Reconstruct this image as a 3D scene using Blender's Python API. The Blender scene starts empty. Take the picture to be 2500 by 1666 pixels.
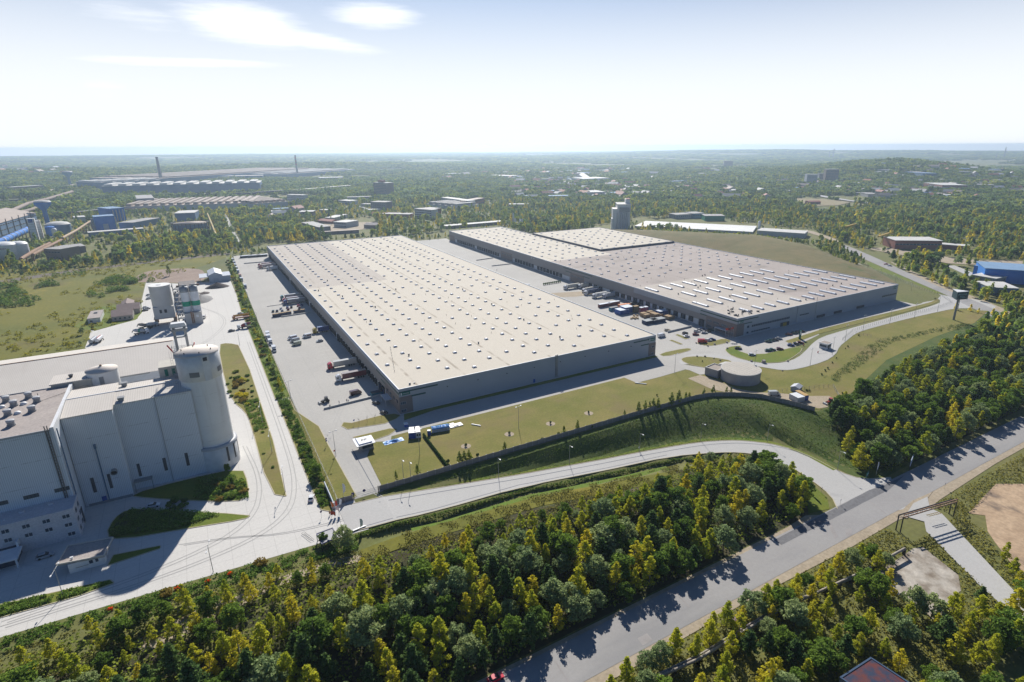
import bpy, bmesh, math, random
import numpy as np
from mathutils import Vector, Matrix
SC = bpy.context.scene
COL = SC.collection
RAD = math.radians
# ------------------------------------------------------------------ camera (world: X and Y run along the warehouse walls, Z up)
FPX, PITCH, ROLL, CX, CY, CAMH = 1419.59, RAD(18.282), RAD(-.248), 1330.6, 826.08, 118.0
YAW = RAD(30.96)
def _basis():
    f = np.array([0, math.cos(PITCH), -math.sin(PITCH)]); u = np.array([0, math.sin(PITCH), math.cos(PITCH)]); x = np.array([1., 0, 0])
    r_, u_ = x*math.cos(ROLL)+u*math.sin(ROLL), -x*math.sin(ROLL)+u*math.cos(ROLL)
    c, s = math.cos(YAW), math.sin(YAW)
    R = np.array([[c, s, 0], [-s, c, 0], [0, 0, 1]])
    return R@r_, R@u_, R@f
XX, UU, FF = _basis()
cam = bpy.data.objects.new('camera', bpy.data.cameras.new('camera')); COL.objects.link(cam)
M = Matrix.Identity(4)
for i in range(3):
    M[i][0], M[i][1], M[i][2] = XX[i], UU[i], -FF[i]
M[2][3] = CAMH
cam.matrix_world = M
cam.data.sensor_width = 36; cam.data.lens = 36*FPX/2500
cam.data.shift_x = -(CX-1250)/2500; cam.data.shift_y = -(833-CY)/2500
cam.data.clip_start = 1; cam.data.clip_end = 60000
SC.camera = cam
# ------------------------------------------------------------------ light and sky
SUN_AZ, SUN_EL = RAD(23.5), RAD(35.5)
SC.view_settings.view_transform = 'Standard'; SC.view_settings.look = 'None'; SC.view_settings.gamma = 1
SC.view_settings.exposure = 0.36
W = bpy.data.worlds.new('World'); SC.world = W; W.use_nodes = True
def nd(nt, t, **kw):
    n = nt.nodes.new(t)
    for k, v in kw.items():
        if k.startswith('i_'):
            n.inputs[int(k[2:])].default_value = v
        else: setattr(n, k, v)
    return n
def world():
    nt = W.node_tree; nt.nodes.clear(); lk = nt.links.new
    sky = nd(nt, 'ShaderNodeTexSky', sky_type='NISHITA', sun_disc=False, sun_elevation=SUN_EL, sun_rotation=SUN_AZ, altitude=300)
    sky.air_density = 1.0; sky.dust_density = .6; sky.ozone_density = 2.5
    tn = nd(nt, 'ShaderNodeHueSaturation'); tn.inputs['Saturation'].default_value = .9; lk(sky.outputs[0], tn.inputs['Color']); tm = nd(nt, 'ShaderNodeVectorMath', operation='MULTIPLY'); lk(tn.outputs[0], tm.inputs[0]); tm.inputs[1].default_value = (.42, .72, 1.1)
    # thin cirrus: wisps on a high plane, laid over the sky by view direction
    tc = nd(nt, 'ShaderNodeTexCoord'); sp = nd(nt, 'ShaderNodeSeparateXYZ'); lk(tc.outputs['Generated'], sp.inputs[0])
    az = nd(nt, 'ShaderNodeMath', operation='ARCTAN2'); lk(sp.outputs[0], az.inputs[0]); lk(sp.outputs[1], az.inputs[1])
    cmb = nd(nt, 'ShaderNodeCombineXYZ'); lk(az.outputs[0], cmb.inputs[0]); lk(sp.outputs[2], cmb.inputs[1])
    def blob(a, z, ra, rz, tilt):
        mp = nd(nt, 'ShaderNodeMapping', vector_type='TEXTURE'); mp.inputs[1].default_value = (a, z, 0); mp.inputs[2].default_value = (0, 0, tilt); mp.inputs[3].default_value = (ra, rz, 1)
        lk(cmb.outputs[0], mp.inputs[0])
        ln = nd(nt, 'ShaderNodeVectorMath', operation='LENGTH'); lk(mp.outputs[0], ln.inputs[0])
        mr = nd(nt, 'ShaderNodeMapRange', interpolation_type='SMOOTHSTEP', i_1=1., i_2=.15, i_3=0., i_4=1.); lk(ln.outputs['Value'], mr.inputs[0])
        return mr.outputs[0]
    ns = nd(nt, 'ShaderNodeTexNoise', i_2=9., i_3=10., i_4=.7); mp = nd(nt, 'ShaderNodeMapping'); mp.inputs[3].default_value = (.9, 9., 1); mp.inputs[2].default_value = (0, 0, -.08)
    lk(cmb.outputs[0], mp.inputs[0]); lk(mp.outputs[0], ns.inputs[0])
    acc = None
    for b in CLOUDS:
        o = blob(*b[:5]); m = nd(nt, 'ShaderNodeMath', operation='MULTIPLY', i_1=b[5]); lk(o, m.inputs[0])
        if acc is None: acc = m.outputs[0]
        else:
            mx = nd(nt, 'ShaderNodeMath', operation='MAXIMUM'); lk(acc, mx.inputs[0]); lk(m.outputs[0], mx.inputs[1]); acc = mx.outputs[0]
    # mask = smoothstep(noise - (1-acc))
    ad = nd(nt, 'ShaderNodeMath', operation='ADD'); lk(acc, ad.inputs[0]); lk(ns.outputs[0], ad.inputs[1])
    mr = nd(nt, 'ShaderNodeMapRange', interpolation_type='SMOOTHSTEP', i_1=.84, i_2=1.8, i_3=0., i_4=.9); lk(ad.outputs[0], mr.inputs[0])
    mix = nd(nt, 'ShaderNodeMix', data_type='RGBA'); lk(mr.outputs[0], mix.inputs[0]); 
    # bright summer haze low in the sky
    vf = nd(nt, 'ShaderNodeMapRange', interpolation_type='SMOOTHSTEP', i_1=.35, i_2=.05, i_3=0., i_4=.97); lk(sp.outputs[2], vf.inputs[0])
    dt = nd(nt, 'ShaderNodeVectorMath', operation='DOT_PRODUCT'); lk(tc.outputs['Generated'], dt.inputs[0]); dt.inputs[1].default_value = (math.sin(SUN_AZ), math.cos(SUN_AZ), 0); ds = nd(nt, 'ShaderNodeMapRange', interpolation_type='SMOOTHSTEP', i_1=-.3, i_2=.6, i_3=.1, i_4=1.); lk(dt.outputs['Value'], ds.inputs[0]); dm = nd(nt, 'ShaderNodeMath', operation='MULTIPLY'); lk(vf.outputs[0], dm.inputs[0]); lk(ds.outputs[0], dm.inputs[1]); vf = dm
    vm = nd(nt, 'ShaderNodeMix', data_type='RGBA'); lk(vf.outputs[0], vm.inputs[0]); lk(tm.outputs[0], vm.inputs[6]); vm.inputs[7].default_value = (15.6, 16.2, 16.9, 1); lk(vm.outputs[2], mix.inputs[6]); mix.inputs[7].default_value = (21, 21, 21.4, 1)
    bg = nd(nt, 'ShaderNodeBackground'); bg.inputs[1].default_value = 0.05
    out = nd(nt, 'ShaderNodeOutputWorld'); lk(mix.outputs[2], bg.inputs[0]); lk(bg.outputs[0], out.inputs[0])
def ray(px, py):
    return FF+XX*(px-CX)/FPX-UU*(py-CY)/FPX
def cl(px, py, rw, rh, tilt, s):   # a cloud patch by its place in the sky: azimuth, height, extents
    d = ray(px*1.0625, py*1.0625); d = d/np.linalg.norm(d); return (math.atan2(d[0], d[1]), d[2], rw, rh, tilt, s)
CLOUDS = [cl(860, 35, .12, .03, .0, 1.0), cl(560, 55, .17, .05, -.12, .95), cl(700, 90, .2, .022, -.12, .85), cl(330, 40, .13, .03, -.05, .6), cl(420, 143, .26, .012, .03, .75), cl(240, 205, .06, .03, 0, .5), cl(1000, 125, .05, .012, 0, .3), cl(1950, 92, .07, .014, -.1, .25)]
world()
sun = bpy.data.objects.new('sun', bpy.data.lights.new('sun', 'SUN')); COL.objects.link(sun)
sun.data.energy = 5.0; sun.data.angle = RAD(.5); sun.data.color = (1, .95, .87)
sd = Vector((math.sin(SUN_AZ)*math.cos(SUN_EL), math.cos(SUN_AZ)*math.cos(SUN_EL), math.sin(SUN_EL)))
sun.rotation_euler = sd.to_track_quat('Z', 'Y').to_euler(); sun.location = (0, 0, 300)
# ------------------------------------------------------------------ measuring: photo detail windows -> ground points
FR = {0: (0, 0, .9412), 1: (0, 380, 3.733), 2: (625, 360, 3.733), 3: (1250, 360, 3.733), 4: (1875, 360, 3.733), 5: (0, 780, 3.733), 6: (1550, 740, 4.612), 7: (2000, 600, 4.612), 8: (1050, 540, 3.62),
      9: (0, 1180, 3.2256), 10: (560, 600, 3.92), 11: (600, 900, 3.564), 12: (1900, 900, 3.92), 13: (1900, 1200, 3.365), 14: (1100, 1000, 3.92), 15: (600, 1250, 3.361), 16: (1200, 1300, 3.361),
      20: (340, 640, 7.84), 21: (0, 440, 7.84), 22: (860, 900, 7.84), 23: (1660, 700, 7.84), 24: (0, 1150, 6.273), 25: (1420, 660, 7.84), 26: (780, 1130, 7.465), 27: (2300, 660, 11.2)}
def g(k, x, y, z=0.):
    o = FR[k]; d = ray(o[0]+x/o[2], o[1]+y/o[2]); t = (z-CAMH)/d[2]; return (t*d[0], t*d[1])
def gs(k, pts, z=0.): return [g(k, x, y, z) for x, y in pts]
def hv(k, top, base, zb=0.):       # height of a point above its foot
    b = g(k, *base, zb); o = FR[k]; d = ray(o[0]+top[0]/o[2], o[1]+top[1]/o[2]); t = math.hypot(*b)/math.hypot(d[0], d[1]); return CAMH+t*d[2]-zb
def proj(P):
    P = np.asarray(P, float)-np.array([0, 0, CAMH]); w = P@FF
    return CX+FPX*(P@XX)/w, CY-FPX*(P@UU)/w, w
# ------------------------------------------------------------------ terrain
XF = [-900, 25, 42, 197, 211, 226, 233, 240, 330, 460, 3000]; YF = [165, 165, 186, 186, 182, 171, 152, 146, 168, 178, 178]
XT = [-900, 25, 42, 96, 132, 157, 178, 197, 209, 211, 216, 235, 3000]; YT = [165, 165, 184, 177.5, 173, 169.5, 165, 157.5, 146, 128, 110, 105, 105]
XZ = [-900, 42, 55, 95, 130, 157, 178, 200, 3000]; ZT = [0, 0, -1, -4, -6, -7, -7.5, -8, -8]
XS = [-900, 30, 33, 55, 90, 126, 157, 178, 186, 190, 194, 3000]; YS = [163, 163, 168, 166.5, 168.3, 164, 160.5, 153, 147, 140, 100, 100]
MOUND = [(440, 690, 8), (520, 590, 12), (577, 465, 16), (570, 405, 14.5), (535, 325, 8), (500, 262, 1.5)]
def sm(t): t = np.clip(t, 0, 1); return t*t*(3-2*t)
def vnoise(x, y, s, seed=0):
    x = np.asarray(x)/s+seed*17.3; y = np.asarray(y)/s-seed*9.1; xi = np.floor(x); yi = np.floor(y); fx = sm(x-xi); fy = sm(y-yi)
    def h(a, b): v = np.sin(a*127.1+b*311.7+seed*7.7)*43758.5453; return v-np.floor(v)
    return (h(xi, yi)*(1-fx)+h(xi+1, yi)*fx)*(1-fy)+(h(xi, yi+1)*(1-fx)+h(xi+1, yi+1)*fx)*fy
def hz(x, y):
    x = np.asarray(x, float); y = np.asarray(y, float)
    yf = np.interp(x, XF, YF)-1.2; yt = np.minimum(np.interp(x, XT, YT), yf-.5); zt = np.interp(x, XZ, ZT); ys = np.minimum(np.interp(x, XS, YS), yt-4)
    h = zt*sm((yf-y)/(yf-yt))
    dd = sm((ys-2.-y)/2.5)*(1-sm((ys-5.5-y)/3.5))*-1.7*sm((x-26)/6)*sm((190-x)/12)     # ditch along the road
    h = h+dd
    y2 = ys-12; h = np.where(y < y2, h+(-8-zt)*sm((y2-y)/np.maximum(y2-104, 4)), h)
    # grassed mound beyond the second warehouse
    best = np.zeros_like(h)
    for (a, b) in zip(MOUND[:-1], MOUND[1:]):
        ax, ay, az = a; bx, by, bz = b; L2 = (bx-ax)**2+(by-ay)**2
        t = np.clip(((x-ax)*(bx-ax)+(y-ay)*(by-ay))/L2, 0, 1)
        d = np.hypot(x-ax-t*(bx-ax), y-ay-t*(by-ay)); d = d*np.where((bx-ax)*(y-ay)-(by-ay)*(x-ax) > 0, 1.9, .72); zz = az+t*(bz-az)
        best = np.maximum(best, zz*(1-sm(d/78.)))
    h = h+best*sm((x-471)/14)*(y > 200)
    # far country
    r = np.hypot(x, y); f = sm((r-900)/2200)
    az_ = np.arctan2(x, y)
    hh = (vnoise(x, y, 1700, 1)*16+vnoise(x, y, 700, 2)*8-12)*f
    for (px, py, dist, zz, rw) in HILLS:
        d = ray(px*1.0625, py*1.0625); l = math.hypot(d[0], d[1]); hx, hy = d[0]/l*dist, d[1]/l*dist
        ca, sa = hx/dist, hy/dist; dr = (x-hx)*ca+(y-hy)*sa; dt = -(x-hx)*sa+(y-hy)*ca
        hh = hh+zz*np.exp(-(dr/(dist*.17))**2-(dt/rw)**2)*(.85+.3*vnoise(x, y, 260, 5))
    return np.where(r > 900, h+hh, h)
HILLS = [(2080, 380, 2700, 38, 330), (1930, 385, 2800, 24, 420), (560, 385, 3600, 22, 700), (900, 385, 3700, 18, 900), (60, 385, 3400, 20, 300), (1500, 365, 8500, 14, 2600), (2000, 352, 8800, 30, 2600), (1700, 352, 9000, 18, 1500), (200, 360, 9000, 18, 2500)]
# ------------------------------------------------------------------ materials
MATS = {}
def mat(name, col, rough=.8, col2=None, scale=.3, amt=.5, metal=0., obj=False, bump=0., detail=5., grain=None, rand=0., ga=1.):
    if name in MATS: return MATS[name]
    m = bpy.data.materials.new(name); m.use_nodes = True; nt = m.node_tree; nt.nodes.clear(); lk = nt.links.new
    out = nd(nt, 'ShaderNodeOutputMaterial'); b = nd(nt, 'ShaderNodeBsdfPrincipled'); lk(b.outputs[0], out.inputs[0])
    b.inputs['Roughness'].default_value = rough; b.inputs['Metallic'].default_value = metal; b.inputs['Base Color'].default_value = (*col, 1)
    b.inputs['Specular IOR Level'].default_value = .3
    c2 = col2 if col2 else tuple(c*.8 for c in col)
    if obj: co = nd(nt, 'ShaderNodeTexCoord').outputs['Object']
    else: co = nd(nt, 'ShaderNodeNewGeometry').outputs['Position']
    ns = nd(nt, 'ShaderNodeTexNoise', i_2=scale, i_3=detail, i_4=.6); lk(co, ns.inputs[0])
    mr = nd(nt, 'ShaderNodeMapRange', interpolation_type='SMOOTHSTEP', i_1=.5-amt*.5, i_2=.5+amt*.5); lk(ns.outputs[0], mr.inputs[0])
    mix = nd(nt, 'ShaderNodeMix', data_type='RGBA'); lk(mr.outputs[0], mix.inputs[0]); mix.inputs[6].default_value = (*col, 1); mix.inputs[7].default_value = (*c2, 1)
    c = mix.outputs[2]
    if grain:
        g2 = nd(nt, 'ShaderNodeTexNoise', i_2=grain, i_3=3.); lk(co, g2.inputs[0]); m2 = nd(nt, 'ShaderNodeMapRange', i_1=.25, i_2=.75, i_3=1-.2*ga, i_4=1+.15*ga); lk(g2.outputs[0], m2.inputs[0])
        v = nd(nt, 'ShaderNodeVectorMath', operation='SCALE'); lk(c, v.inputs[0]); lk(m2.outputs[0], v.inputs['Scale']); c = v.outputs[0]
    if rand:
        oi = nd(nt, 'ShaderNodeObjectInfo'); m3 = nd(nt, 'ShaderNodeMapRange', i_3=1-rand, i_4=1+rand); lk(oi.outputs['Random'], m3.inputs[0])
        v = nd(nt, 'ShaderNodeVectorMath', operation='SCALE'); lk(c, v.inputs[0]); lk(m3.outputs[0], v.inputs['Scale']); c = v.outputs[0]
    lk(c, b.inputs['Base Color'])
    if bump:
        bp = nd(nt, 'ShaderNodeBump'); bp.inputs[0].default_value = bump; lk(ns.outputs[0], bp.inputs['Height']); lk(bp.outputs[0], b.inputs['Normal'])
    MATS[name] = m; m['c'] = 1; return m
FOL = 1.9
def node_of(m, t): return [n for n in m.node_tree.nodes if n.bl_idname == t]
def overlay(m, fac_fn, col):
    """mix a second real colour of the thing in, by a mask built from position"""
    nt = m.node_tree; lk = nt.links.new; b = node_of(m, 'ShaderNodeBsdfPrincipled')[0]
    src = b.inputs['Base Color'].links[0].from_socket
    pos = nd(nt, 'ShaderNodeNewGeometry').outputs['Position']
    f = fac_fn(nt, pos)
    mix = nd(nt, 'ShaderNodeMix', data_type='RGBA'); lk(f, mix.inputs[0]); lk(src, mix.inputs[6]); mix.inputs[7].default_value = (*col, 1); lk(mix.outputs[2], b.inputs['Base Color'])
def lines_mask(axis, period, width, off=0., amt=1., breakup=None):
    def fn(nt, pos):
        lk = nt.links.new; sp = nd(nt, 'ShaderNodeSeparateXYZ'); lk(pos, sp.inputs[0])
        a = nd(nt, 'ShaderNodeMath', operation='SUBTRACT', i_1=off); lk(sp.outputs[axis], a.inputs[0])
        w = nd(nt, 'ShaderNodeMath', operation='PINGPONG', i_1=period/2); lk(a.outputs[0], w.inputs[0])
        mr = nd(nt, 'ShaderNodeMapRange', i_1=width, i_2=width*.4, i_3=0., i_4=amt); lk(w.outputs[0], mr.inputs[0])
        o = mr.outputs[0]
        if breakup:
            n = nd(nt, 'ShaderNodeTexNoise', i_2=breakup, i_3=4.); lk(pos, n.inputs[0]); m2 = nd(nt, 'ShaderNodeMapRange', i_1=.42, i_2=.62); lk(n.outputs[0], m2.inputs[0])
            mm = nd(nt, 'ShaderNodeMath', operation='MULTIPLY'); lk(o, mm.inputs[0]); lk(m2.outputs[0], mm.inputs[1]); o = mm.outputs[0]
        return o
    return fn
def noise_mask(scale, lo, hi, amt=1., stretch=None, detail=5.):
    def fn(nt, pos):
        lk = nt.links.new
        if stretch:
            mp = nd(nt, 'ShaderNodeMapping'); mp.inputs[3].default_value = stretch; lk(pos, mp.inputs[0]); pos = mp.outputs[0]
        n = nd(nt, 'ShaderNodeTexNoise', i_2=scale, i_3=detail, i_4=.6); lk(pos, n.inputs[0]); mr = nd(nt, 'ShaderNodeMapRange', interpolation_type='SMOOTHSTEP', i_1=lo, i_2=hi, i_3=0., i_4=amt); lk(n.outputs[0], mr.inputs[0]); return mr.outputs[0]
    return fn
def foliage(name, col, col2, trans=.3):
    if name in MATS: return MATS[name]
    col, col2, trans = tuple(c*FOL for c in col), tuple(c*FOL for c in col2), trans+.08
    m = bpy.data.materials.new(name); m.use_nodes = True; nt = m.node_tree; nt.nodes.clear(); lk = nt.links.new
    out = nd(nt, 'ShaderNodeOutputMaterial'); d = nd(nt, 'ShaderNodeBsdfDiffuse'); t = nd(nt, 'ShaderNodeBsdfTranslucent'); mx = nd(nt, 'ShaderNodeMixShader'); mx.inputs[0].default_value = trans
    oi = nd(nt, 'ShaderNodeObjectInfo'); pos = nd(nt, 'ShaderNodeNewGeometry').outputs['Position']
    n = nd(nt, 'ShaderNodeTexNoise', i_2=.55, i_3=4.); lk(pos, n.inputs[0])
    a = nd(nt, 'ShaderNodeMath', operation='MULTIPLY_ADD', i_1=.9, i_2=-.15); lk(n.outputs[0], a.inputs[0])
    b = nd(nt, 'ShaderNodeMath', operation='MULTIPLY_ADD', i_1=.55); lk(oi.outputs['Random'], b.inputs[0]); lk(a.outputs[0], b.inputs[2]); b.use_clamp = True
    mix = nd(nt, 'ShaderNodeMix', data_type='RGBA'); lk(b.outputs[0], mix.inputs[0]); mix.inputs[6].default_value = (*col, 1); mix.inputs[7].default_value = (*col2, 1)
    n2 = nd(nt, 'ShaderNodeTexNoise', i_2=2.6, i_3=2.); lk(pos, n2.inputs[0]); mr = nd(nt, 'ShaderNodeMapRange', i_1=.3, i_2=.7, i_3=.55, i_4=1.5); lk(n2.outputs[0], mr.inputs[0])
    v = nd(nt, 'ShaderNodeVectorMath', operation='SCALE'); lk(mix.outputs[2], v.inputs[0]); lk(mr.outputs[0], v.inputs['Scale'])
    lk(v.outputs[0], d.inputs[0]); lk(v.outputs[0], t.inputs[0]); lk(d.outputs[0], mx.inputs[1]); lk(t.outputs[0], mx.inputs[2]); lk(mx.outputs[0], out.inputs[0])
    MATS[name] = m; return m
P = lambda n, c, r=.5, **k: mat(n, c, r, tuple(x*.85 for x in c), k.pop('scale', .6), .6, **k)
m_white = P('white_paint', (.74, .75, .76)); m_black = P('rubber', (.02, .02, .022), .8); m_glass = mat('glass', (.03, .04, .05), .12); m_glass.node_tree.nodes['Principled BSDF'].inputs['Specular IOR Level'].default_value = .8
m_steel = mat('galvanised_steel', (.35, .36, .37), .5, metal=.5); m_dark = P('dark_metal', (.05, .05, .06)); m_grey = P('grey_paint', (.28, .29, .3)); m_red = P('red_paint', (.5, .03, .03)); m_blue = P('blue_paint', (.02, .09, .38)); m_green = P('green_paint', (.0, .16, .12))
m_trunk = mat('bark', (.09, .07, .05), .95, (.18, .16, .14), 2., obj=True)
m_birchbark = mat('birch_bark', (.42, .4, .36), .9, (.08, .07, .06), 3., obj=True)
# ------------------------------------------------------------------ builders
class MB:
    def __init__(s): s.v = []; s.f = []; s.mi = []; s.sm = []
    def add(s, vs, fs, mi=0, smooth=False):
        o = len(s.v); s.v += [tuple(v) for v in vs]; s.f += [tuple(i+o for i in f) for f in fs]; s.mi += [mi]*len(fs); s.sm += [smooth]*len(fs); return s
    def box(s, x0, x1, y0, y1, z0, z1, mi=0, bottom=True):
        vs = [(x0, y0, z0), (x1, y0, z0), (x1, y1, z0), (x0, y1, z0), (x0, y0, z1), (x1, y0, z1), (x1, y1, z1), (x0, y1, z1)]
        fs = [(4, 5, 6, 7), (0, 1, 5, 4), (1, 2, 6, 5), (2, 3, 7, 6), (3, 0, 4, 7)]+([(3, 2, 1, 0)] if bottom else [])
        return s.add(vs, fs, mi)
    def prism(s, poly, z0, z1, mi=0, cap=True, base=False):
        n = len(poly); ar = sum(poly[i][0]*poly[(i+1) % n][1]-poly[(i+1) % n][0]*poly[i][1] for i in range(n))
        if ar < 0: poly = poly[::-1]
        vs = [(x, y, z0) for x, y in poly]+[(x, y, z1) for x, y in poly]
        fs = [(i, (i+1) % n, (i+1) % n+n, i+n) for i in range(n)]+([tuple(range(n, 2*n))] if cap else [])+([tuple(range(n-1, -1, -1))] if base else [])
        return s.add(vs, fs, mi)
    def cyl(s, x, y, z0, z1, r0, r1=None, n=24, mi=0, cap=True):
        r1 = r0 if r1 is None else r1; vs = []
        for z, r in ((z0, r0), (z1, r1)): vs += [(x+r*math.cos(6.28318*i/n), y+r*math.sin(6.28318*i/n), z) for i in range(n)]
        s.add(vs, [(i, (i+1) % n, (i+1) % n+n, i+n) for i in range(n)], mi, True)
        if cap: s.add([vs[i+n] for i in range(n)], [tuple(range(n))], mi); s.add([vs[i] for i in range(n)], [tuple(range(n-1, -1, -1))], mi)
        return s
    def lathe(s, x, y, prof, n=32, mi=0):
        vs = [(x+r*math.cos(6.28318*i/n), y+r*math.sin(6.28318*i/n), z) for r, z in prof for i in range(n)]
        return s.add(vs, [(j*n+i, j*n+(i+1) % n, (j+1)*n+(i+1) % n, (j+1)*n+i) for j in range(len(prof)-1) for i in range(n)], mi, True)
    def tube(s, a, b, r, r1=None, n=8, mi=0, cap=True):
        a, b = Vector(a), Vector(b); d = (b-a); q = d.to_track_quat('Z', 'Y') if d.length > 1e-6 else Vector((0, 0, 1)).to_track_quat('Z', 'Y'); r1 = r if r1 is None else r1; vs = []
        for c, rr in ((a, r), (b, r1)): vs += [c+q@Vector((rr*math.cos(6.28318*i/n), rr*math.sin(6.28318*i/n), 0)) for i in range(n)]
        fs = [(i, (i+1) % n, (i+1) % n+n, i+n) for i in range(n)]
        s.add(vs, fs, mi, True)
        if cap: s.add(vs, [tuple(range(n, 2*n)), tuple(range(n-1, -1, -1))], mi)
        return s
    def bar(s, a, b, w, h=None, mi=0):
        return s.tube(a, b, w*.7, w*.7, 4, mi)
    def build(s, name, m, parent=None, loc=None, off=None, rz=0.):
        me = bpy.data.meshes.new(name); vs = s.v
        if rz:
            c, q = math.cos(rz), math.sin(rz); vs = [(x*c-y*q, x*q+y*c, z) for x, y, z in vs]
        if off: vs = [(x+off[0], y+off[1], z+off[2]) for x, y, z in vs]
        me.from_pydata(vs, [], s.f); me.validate()
        for mm in (m if isinstance(m, (list, tuple)) else [m]): me.materials.append(mm)
        if len(me.polygons) == len(s.f):
            me.polygons.foreach_set('material_index', s.mi); me.polygons.foreach_set('use_smooth', s.sm)
        o = bpy.data.objects.new(name, me); COL.objects.link(o)
        if parent: o.parent = parent
        if loc: o.location = loc
        return o
def tag(o, label=None, cat=None, group=None, kind=None):
    if label: o['label'] = label
    if cat: o['category'] = cat
    if group: o['group'] = group
    if kind: o['kind'] = kind
    return o
def thing(name, label, cat, loc=(0, 0, 0), rz=0., group=None):
    o = bpy.data.objects.new(name, None); COL.objects.link(o); o.location = loc; o.rotation_euler = (0, 0, rz); o.empty_display_size = .1
    return tag(o, label, cat, group)
def dup(root, loc, rz=0., label=None, group=None, scale=None):
    r = root.copy(); COL.objects.link(r); r.location = loc; r.rotation_euler = (0, 0, rz)
    if scale: r.scale = scale if isinstance(scale, tuple) else (scale,)*3
    if label: r['label'] = label
    if group: r['group'] = group
    for ch in KIDS.get(root.name) or KIDS.setdefault(root.name, list(root.children)):
        c = ch.copy(); COL.objects.link(c); c.parent = r
        for gg in KIDS.get(ch.name) or KIDS.setdefault(ch.name, list(ch.children)):
            d = gg.copy(); COL.objects.link(d); d.parent = c
    return r
KIDS = {}
def chaikin(p, n=2, closed=True):
    for _ in range(n):
        q = []
        m = len(p)
        for i in range(m if closed else m-1):
            a, b = p[i], p[(i+1) % m]; q += [(a[0]*.75+b[0]*.25, a[1]*.75+b[1]*.25), (a[0]*.25+b[0]*.75, a[1]*.25+b[1]*.75)]
        if not closed: q = [p[0]]+q+[p[-1]]
        p = q
    return p
def sheet(name, poly, m, z, th=.02, kind='structure'):
    o = MB().prism(list(poly), z-th, z).build(name, m); return tag(o, kind=kind)
def drape(name, poly, m, eps=.12, step=3., kind='structure'):
    bm = bmesh.new(); f = bm.faces.new([bm.verts.new((x, y, 0)) for x, y in poly])
    xs = [p[0] for p in poly]; ys = [p[1] for p in poly]
    for ax, lo, hi in ((0, min(xs), max(xs)), (1, min(ys), max(ys))):
        c = math.ceil(lo/step)*step
        while c < hi:
            co = (c, 0, 0) if ax == 0 else (0, c, 0); no = (1, 0, 0) if ax == 0 else (0, 1, 0)
            bmesh.ops.bisect_plane(bm, geom=bm.verts[:]+bm.edges[:]+bm.faces[:], plane_co=co, plane_no=no); c += step
    co = np.array([v.co[:] for v in bm.verts]); z = hz(co[:, 0], co[:, 1])+eps
    for v, zz in zip(bm.verts, z): v.co.z = zz
    bmesh.ops.triangulate(bm, faces=bm.faces[:]); bmesh.ops.recalc_face_normals(bm, faces=bm.faces[:])
    if sum(f.normal.z for f in bm.faces) < 0: bmesh.ops.reverse_faces(bm, faces=bm.faces[:])
    me = bpy.data.meshes.new(name); bm.to_mesh(me); bm.free(); me.materials.append(m); o = bpy.data.objects.new(name, me); COL.objects.link(o); return tag(o, kind=kind)
def inpoly(x, y, poly):
    x = np.asarray(x); y = np.asarray(y); c = np.zeros(x.shape, bool); n = len(poly)
    for i in range(n):
        (x0, y0), (x1, y1) = poly[i], poly[(i+1) % n]
        if y0 == y1: continue
        c ^= ((y0 > y) != (y1 > y)) & (x < (x1-x0)*(y-y0)/(y1-y0)+x0)
    return c
def quads_mesh(name, P, size, m, rng, up=.35, parent=None, flat=0.):
    """many small leaf-sized faces at points P"""
    n = len(P); a = rng.normal(size=(n, 3)); a[:, 2] = np.abs(a[:, 2])+up; a /= np.linalg.norm(a, axis=1)[:, None]
    t = rng.normal(size=(n, 3)); b = np.cross(a, t); b /= np.linalg.norm(b, axis=1)[:, None]; c = np.cross(a, b)
    s = (size*(.6+.8*rng.random(n)))[:, None] if np.ndim(size) == 0 else (size*(.6+.8*rng.random(n)))[:, None]
    V = np.stack([P-b*s*.5-c*s*.35, P+b*s*.5-c*s*.2, P+b*s*.3+c*s*.5, P-b*s*.4+c*s*.4], 1).reshape(-1, 3)
    me = bpy.data.meshes.new(name); me.vertices.add(4*n); me.vertices.foreach_set('co', V.ravel().astype(np.float32))
    me.loops.add(4*n); me.loops.foreach_set('vertex_index', np.arange(4*n, dtype=np.int32)); me.polygons.add(n); me.polygons.foreach_set('loop_start', np.arange(0, 4*n, 4, dtype=np.int32)); me.polygons.foreach_set('loop_total', np.full(n, 4, np.int32))
    me.update(); me.materials.append(m); o = bpy.data.objects.new(name, me)
    if parent is not False: COL.objects.link(o)
    if parent: o.parent = parent
    return o
def join_mesh(name, meshes):
    """one mesh out of several, each keeping its materials"""
    me = bpy.data.meshes.new(name); bm = bmesh.new(); k = 0
    for m in meshes:
        n0 = len(bm.faces); bm.from_mesh(m); bm.faces.ensure_lookup_table()
        for f in bm.faces[n0:]: f.material_index = k
        me.materials.append(m.materials[0]); k += 1
    bm.to_mesh(me); bm.free(); return me
# ------------------------------------------------------------------ materials of the ground
m_ground = mat('ground', (.12, .14, .035), .95, (.18, .165, .06), .012, .5, grain=.6)
overlay(m_ground, noise_mask(.0022, .5, .62, .6), (.07, .095, .025))
m_lawn = mat('lawn', (.14, .15, .022), .95, (.225, .19, .055), .05, .55, grain=1.2)
overlay(m_lawn, noise_mask(.018, .5, .72, .7), (.25, .2, .06))
overlay(m_lawn, noise_mask(.035, .52, .66, .6, detail=9.), (.19, .145, .06)); overlay(m_lawn, noise_mask(.3, .5, .75, .35, stretch=(.2, 1, 1)), (.1, .12, .02))
m_lawng = mat('green_lawn', (.09, .15, .012), .95, (.16, .175, .02), .07, .6, grain=1.4)
m_bank = mat('bank_grass', (.045, .09, .014), .95, (.10, .12, .025), .12, .6, grain=1.5, bump=.3)
overlay(m_bank, noise_mask(.05, .56, .7, .55), (.12, .11, .05))
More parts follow.
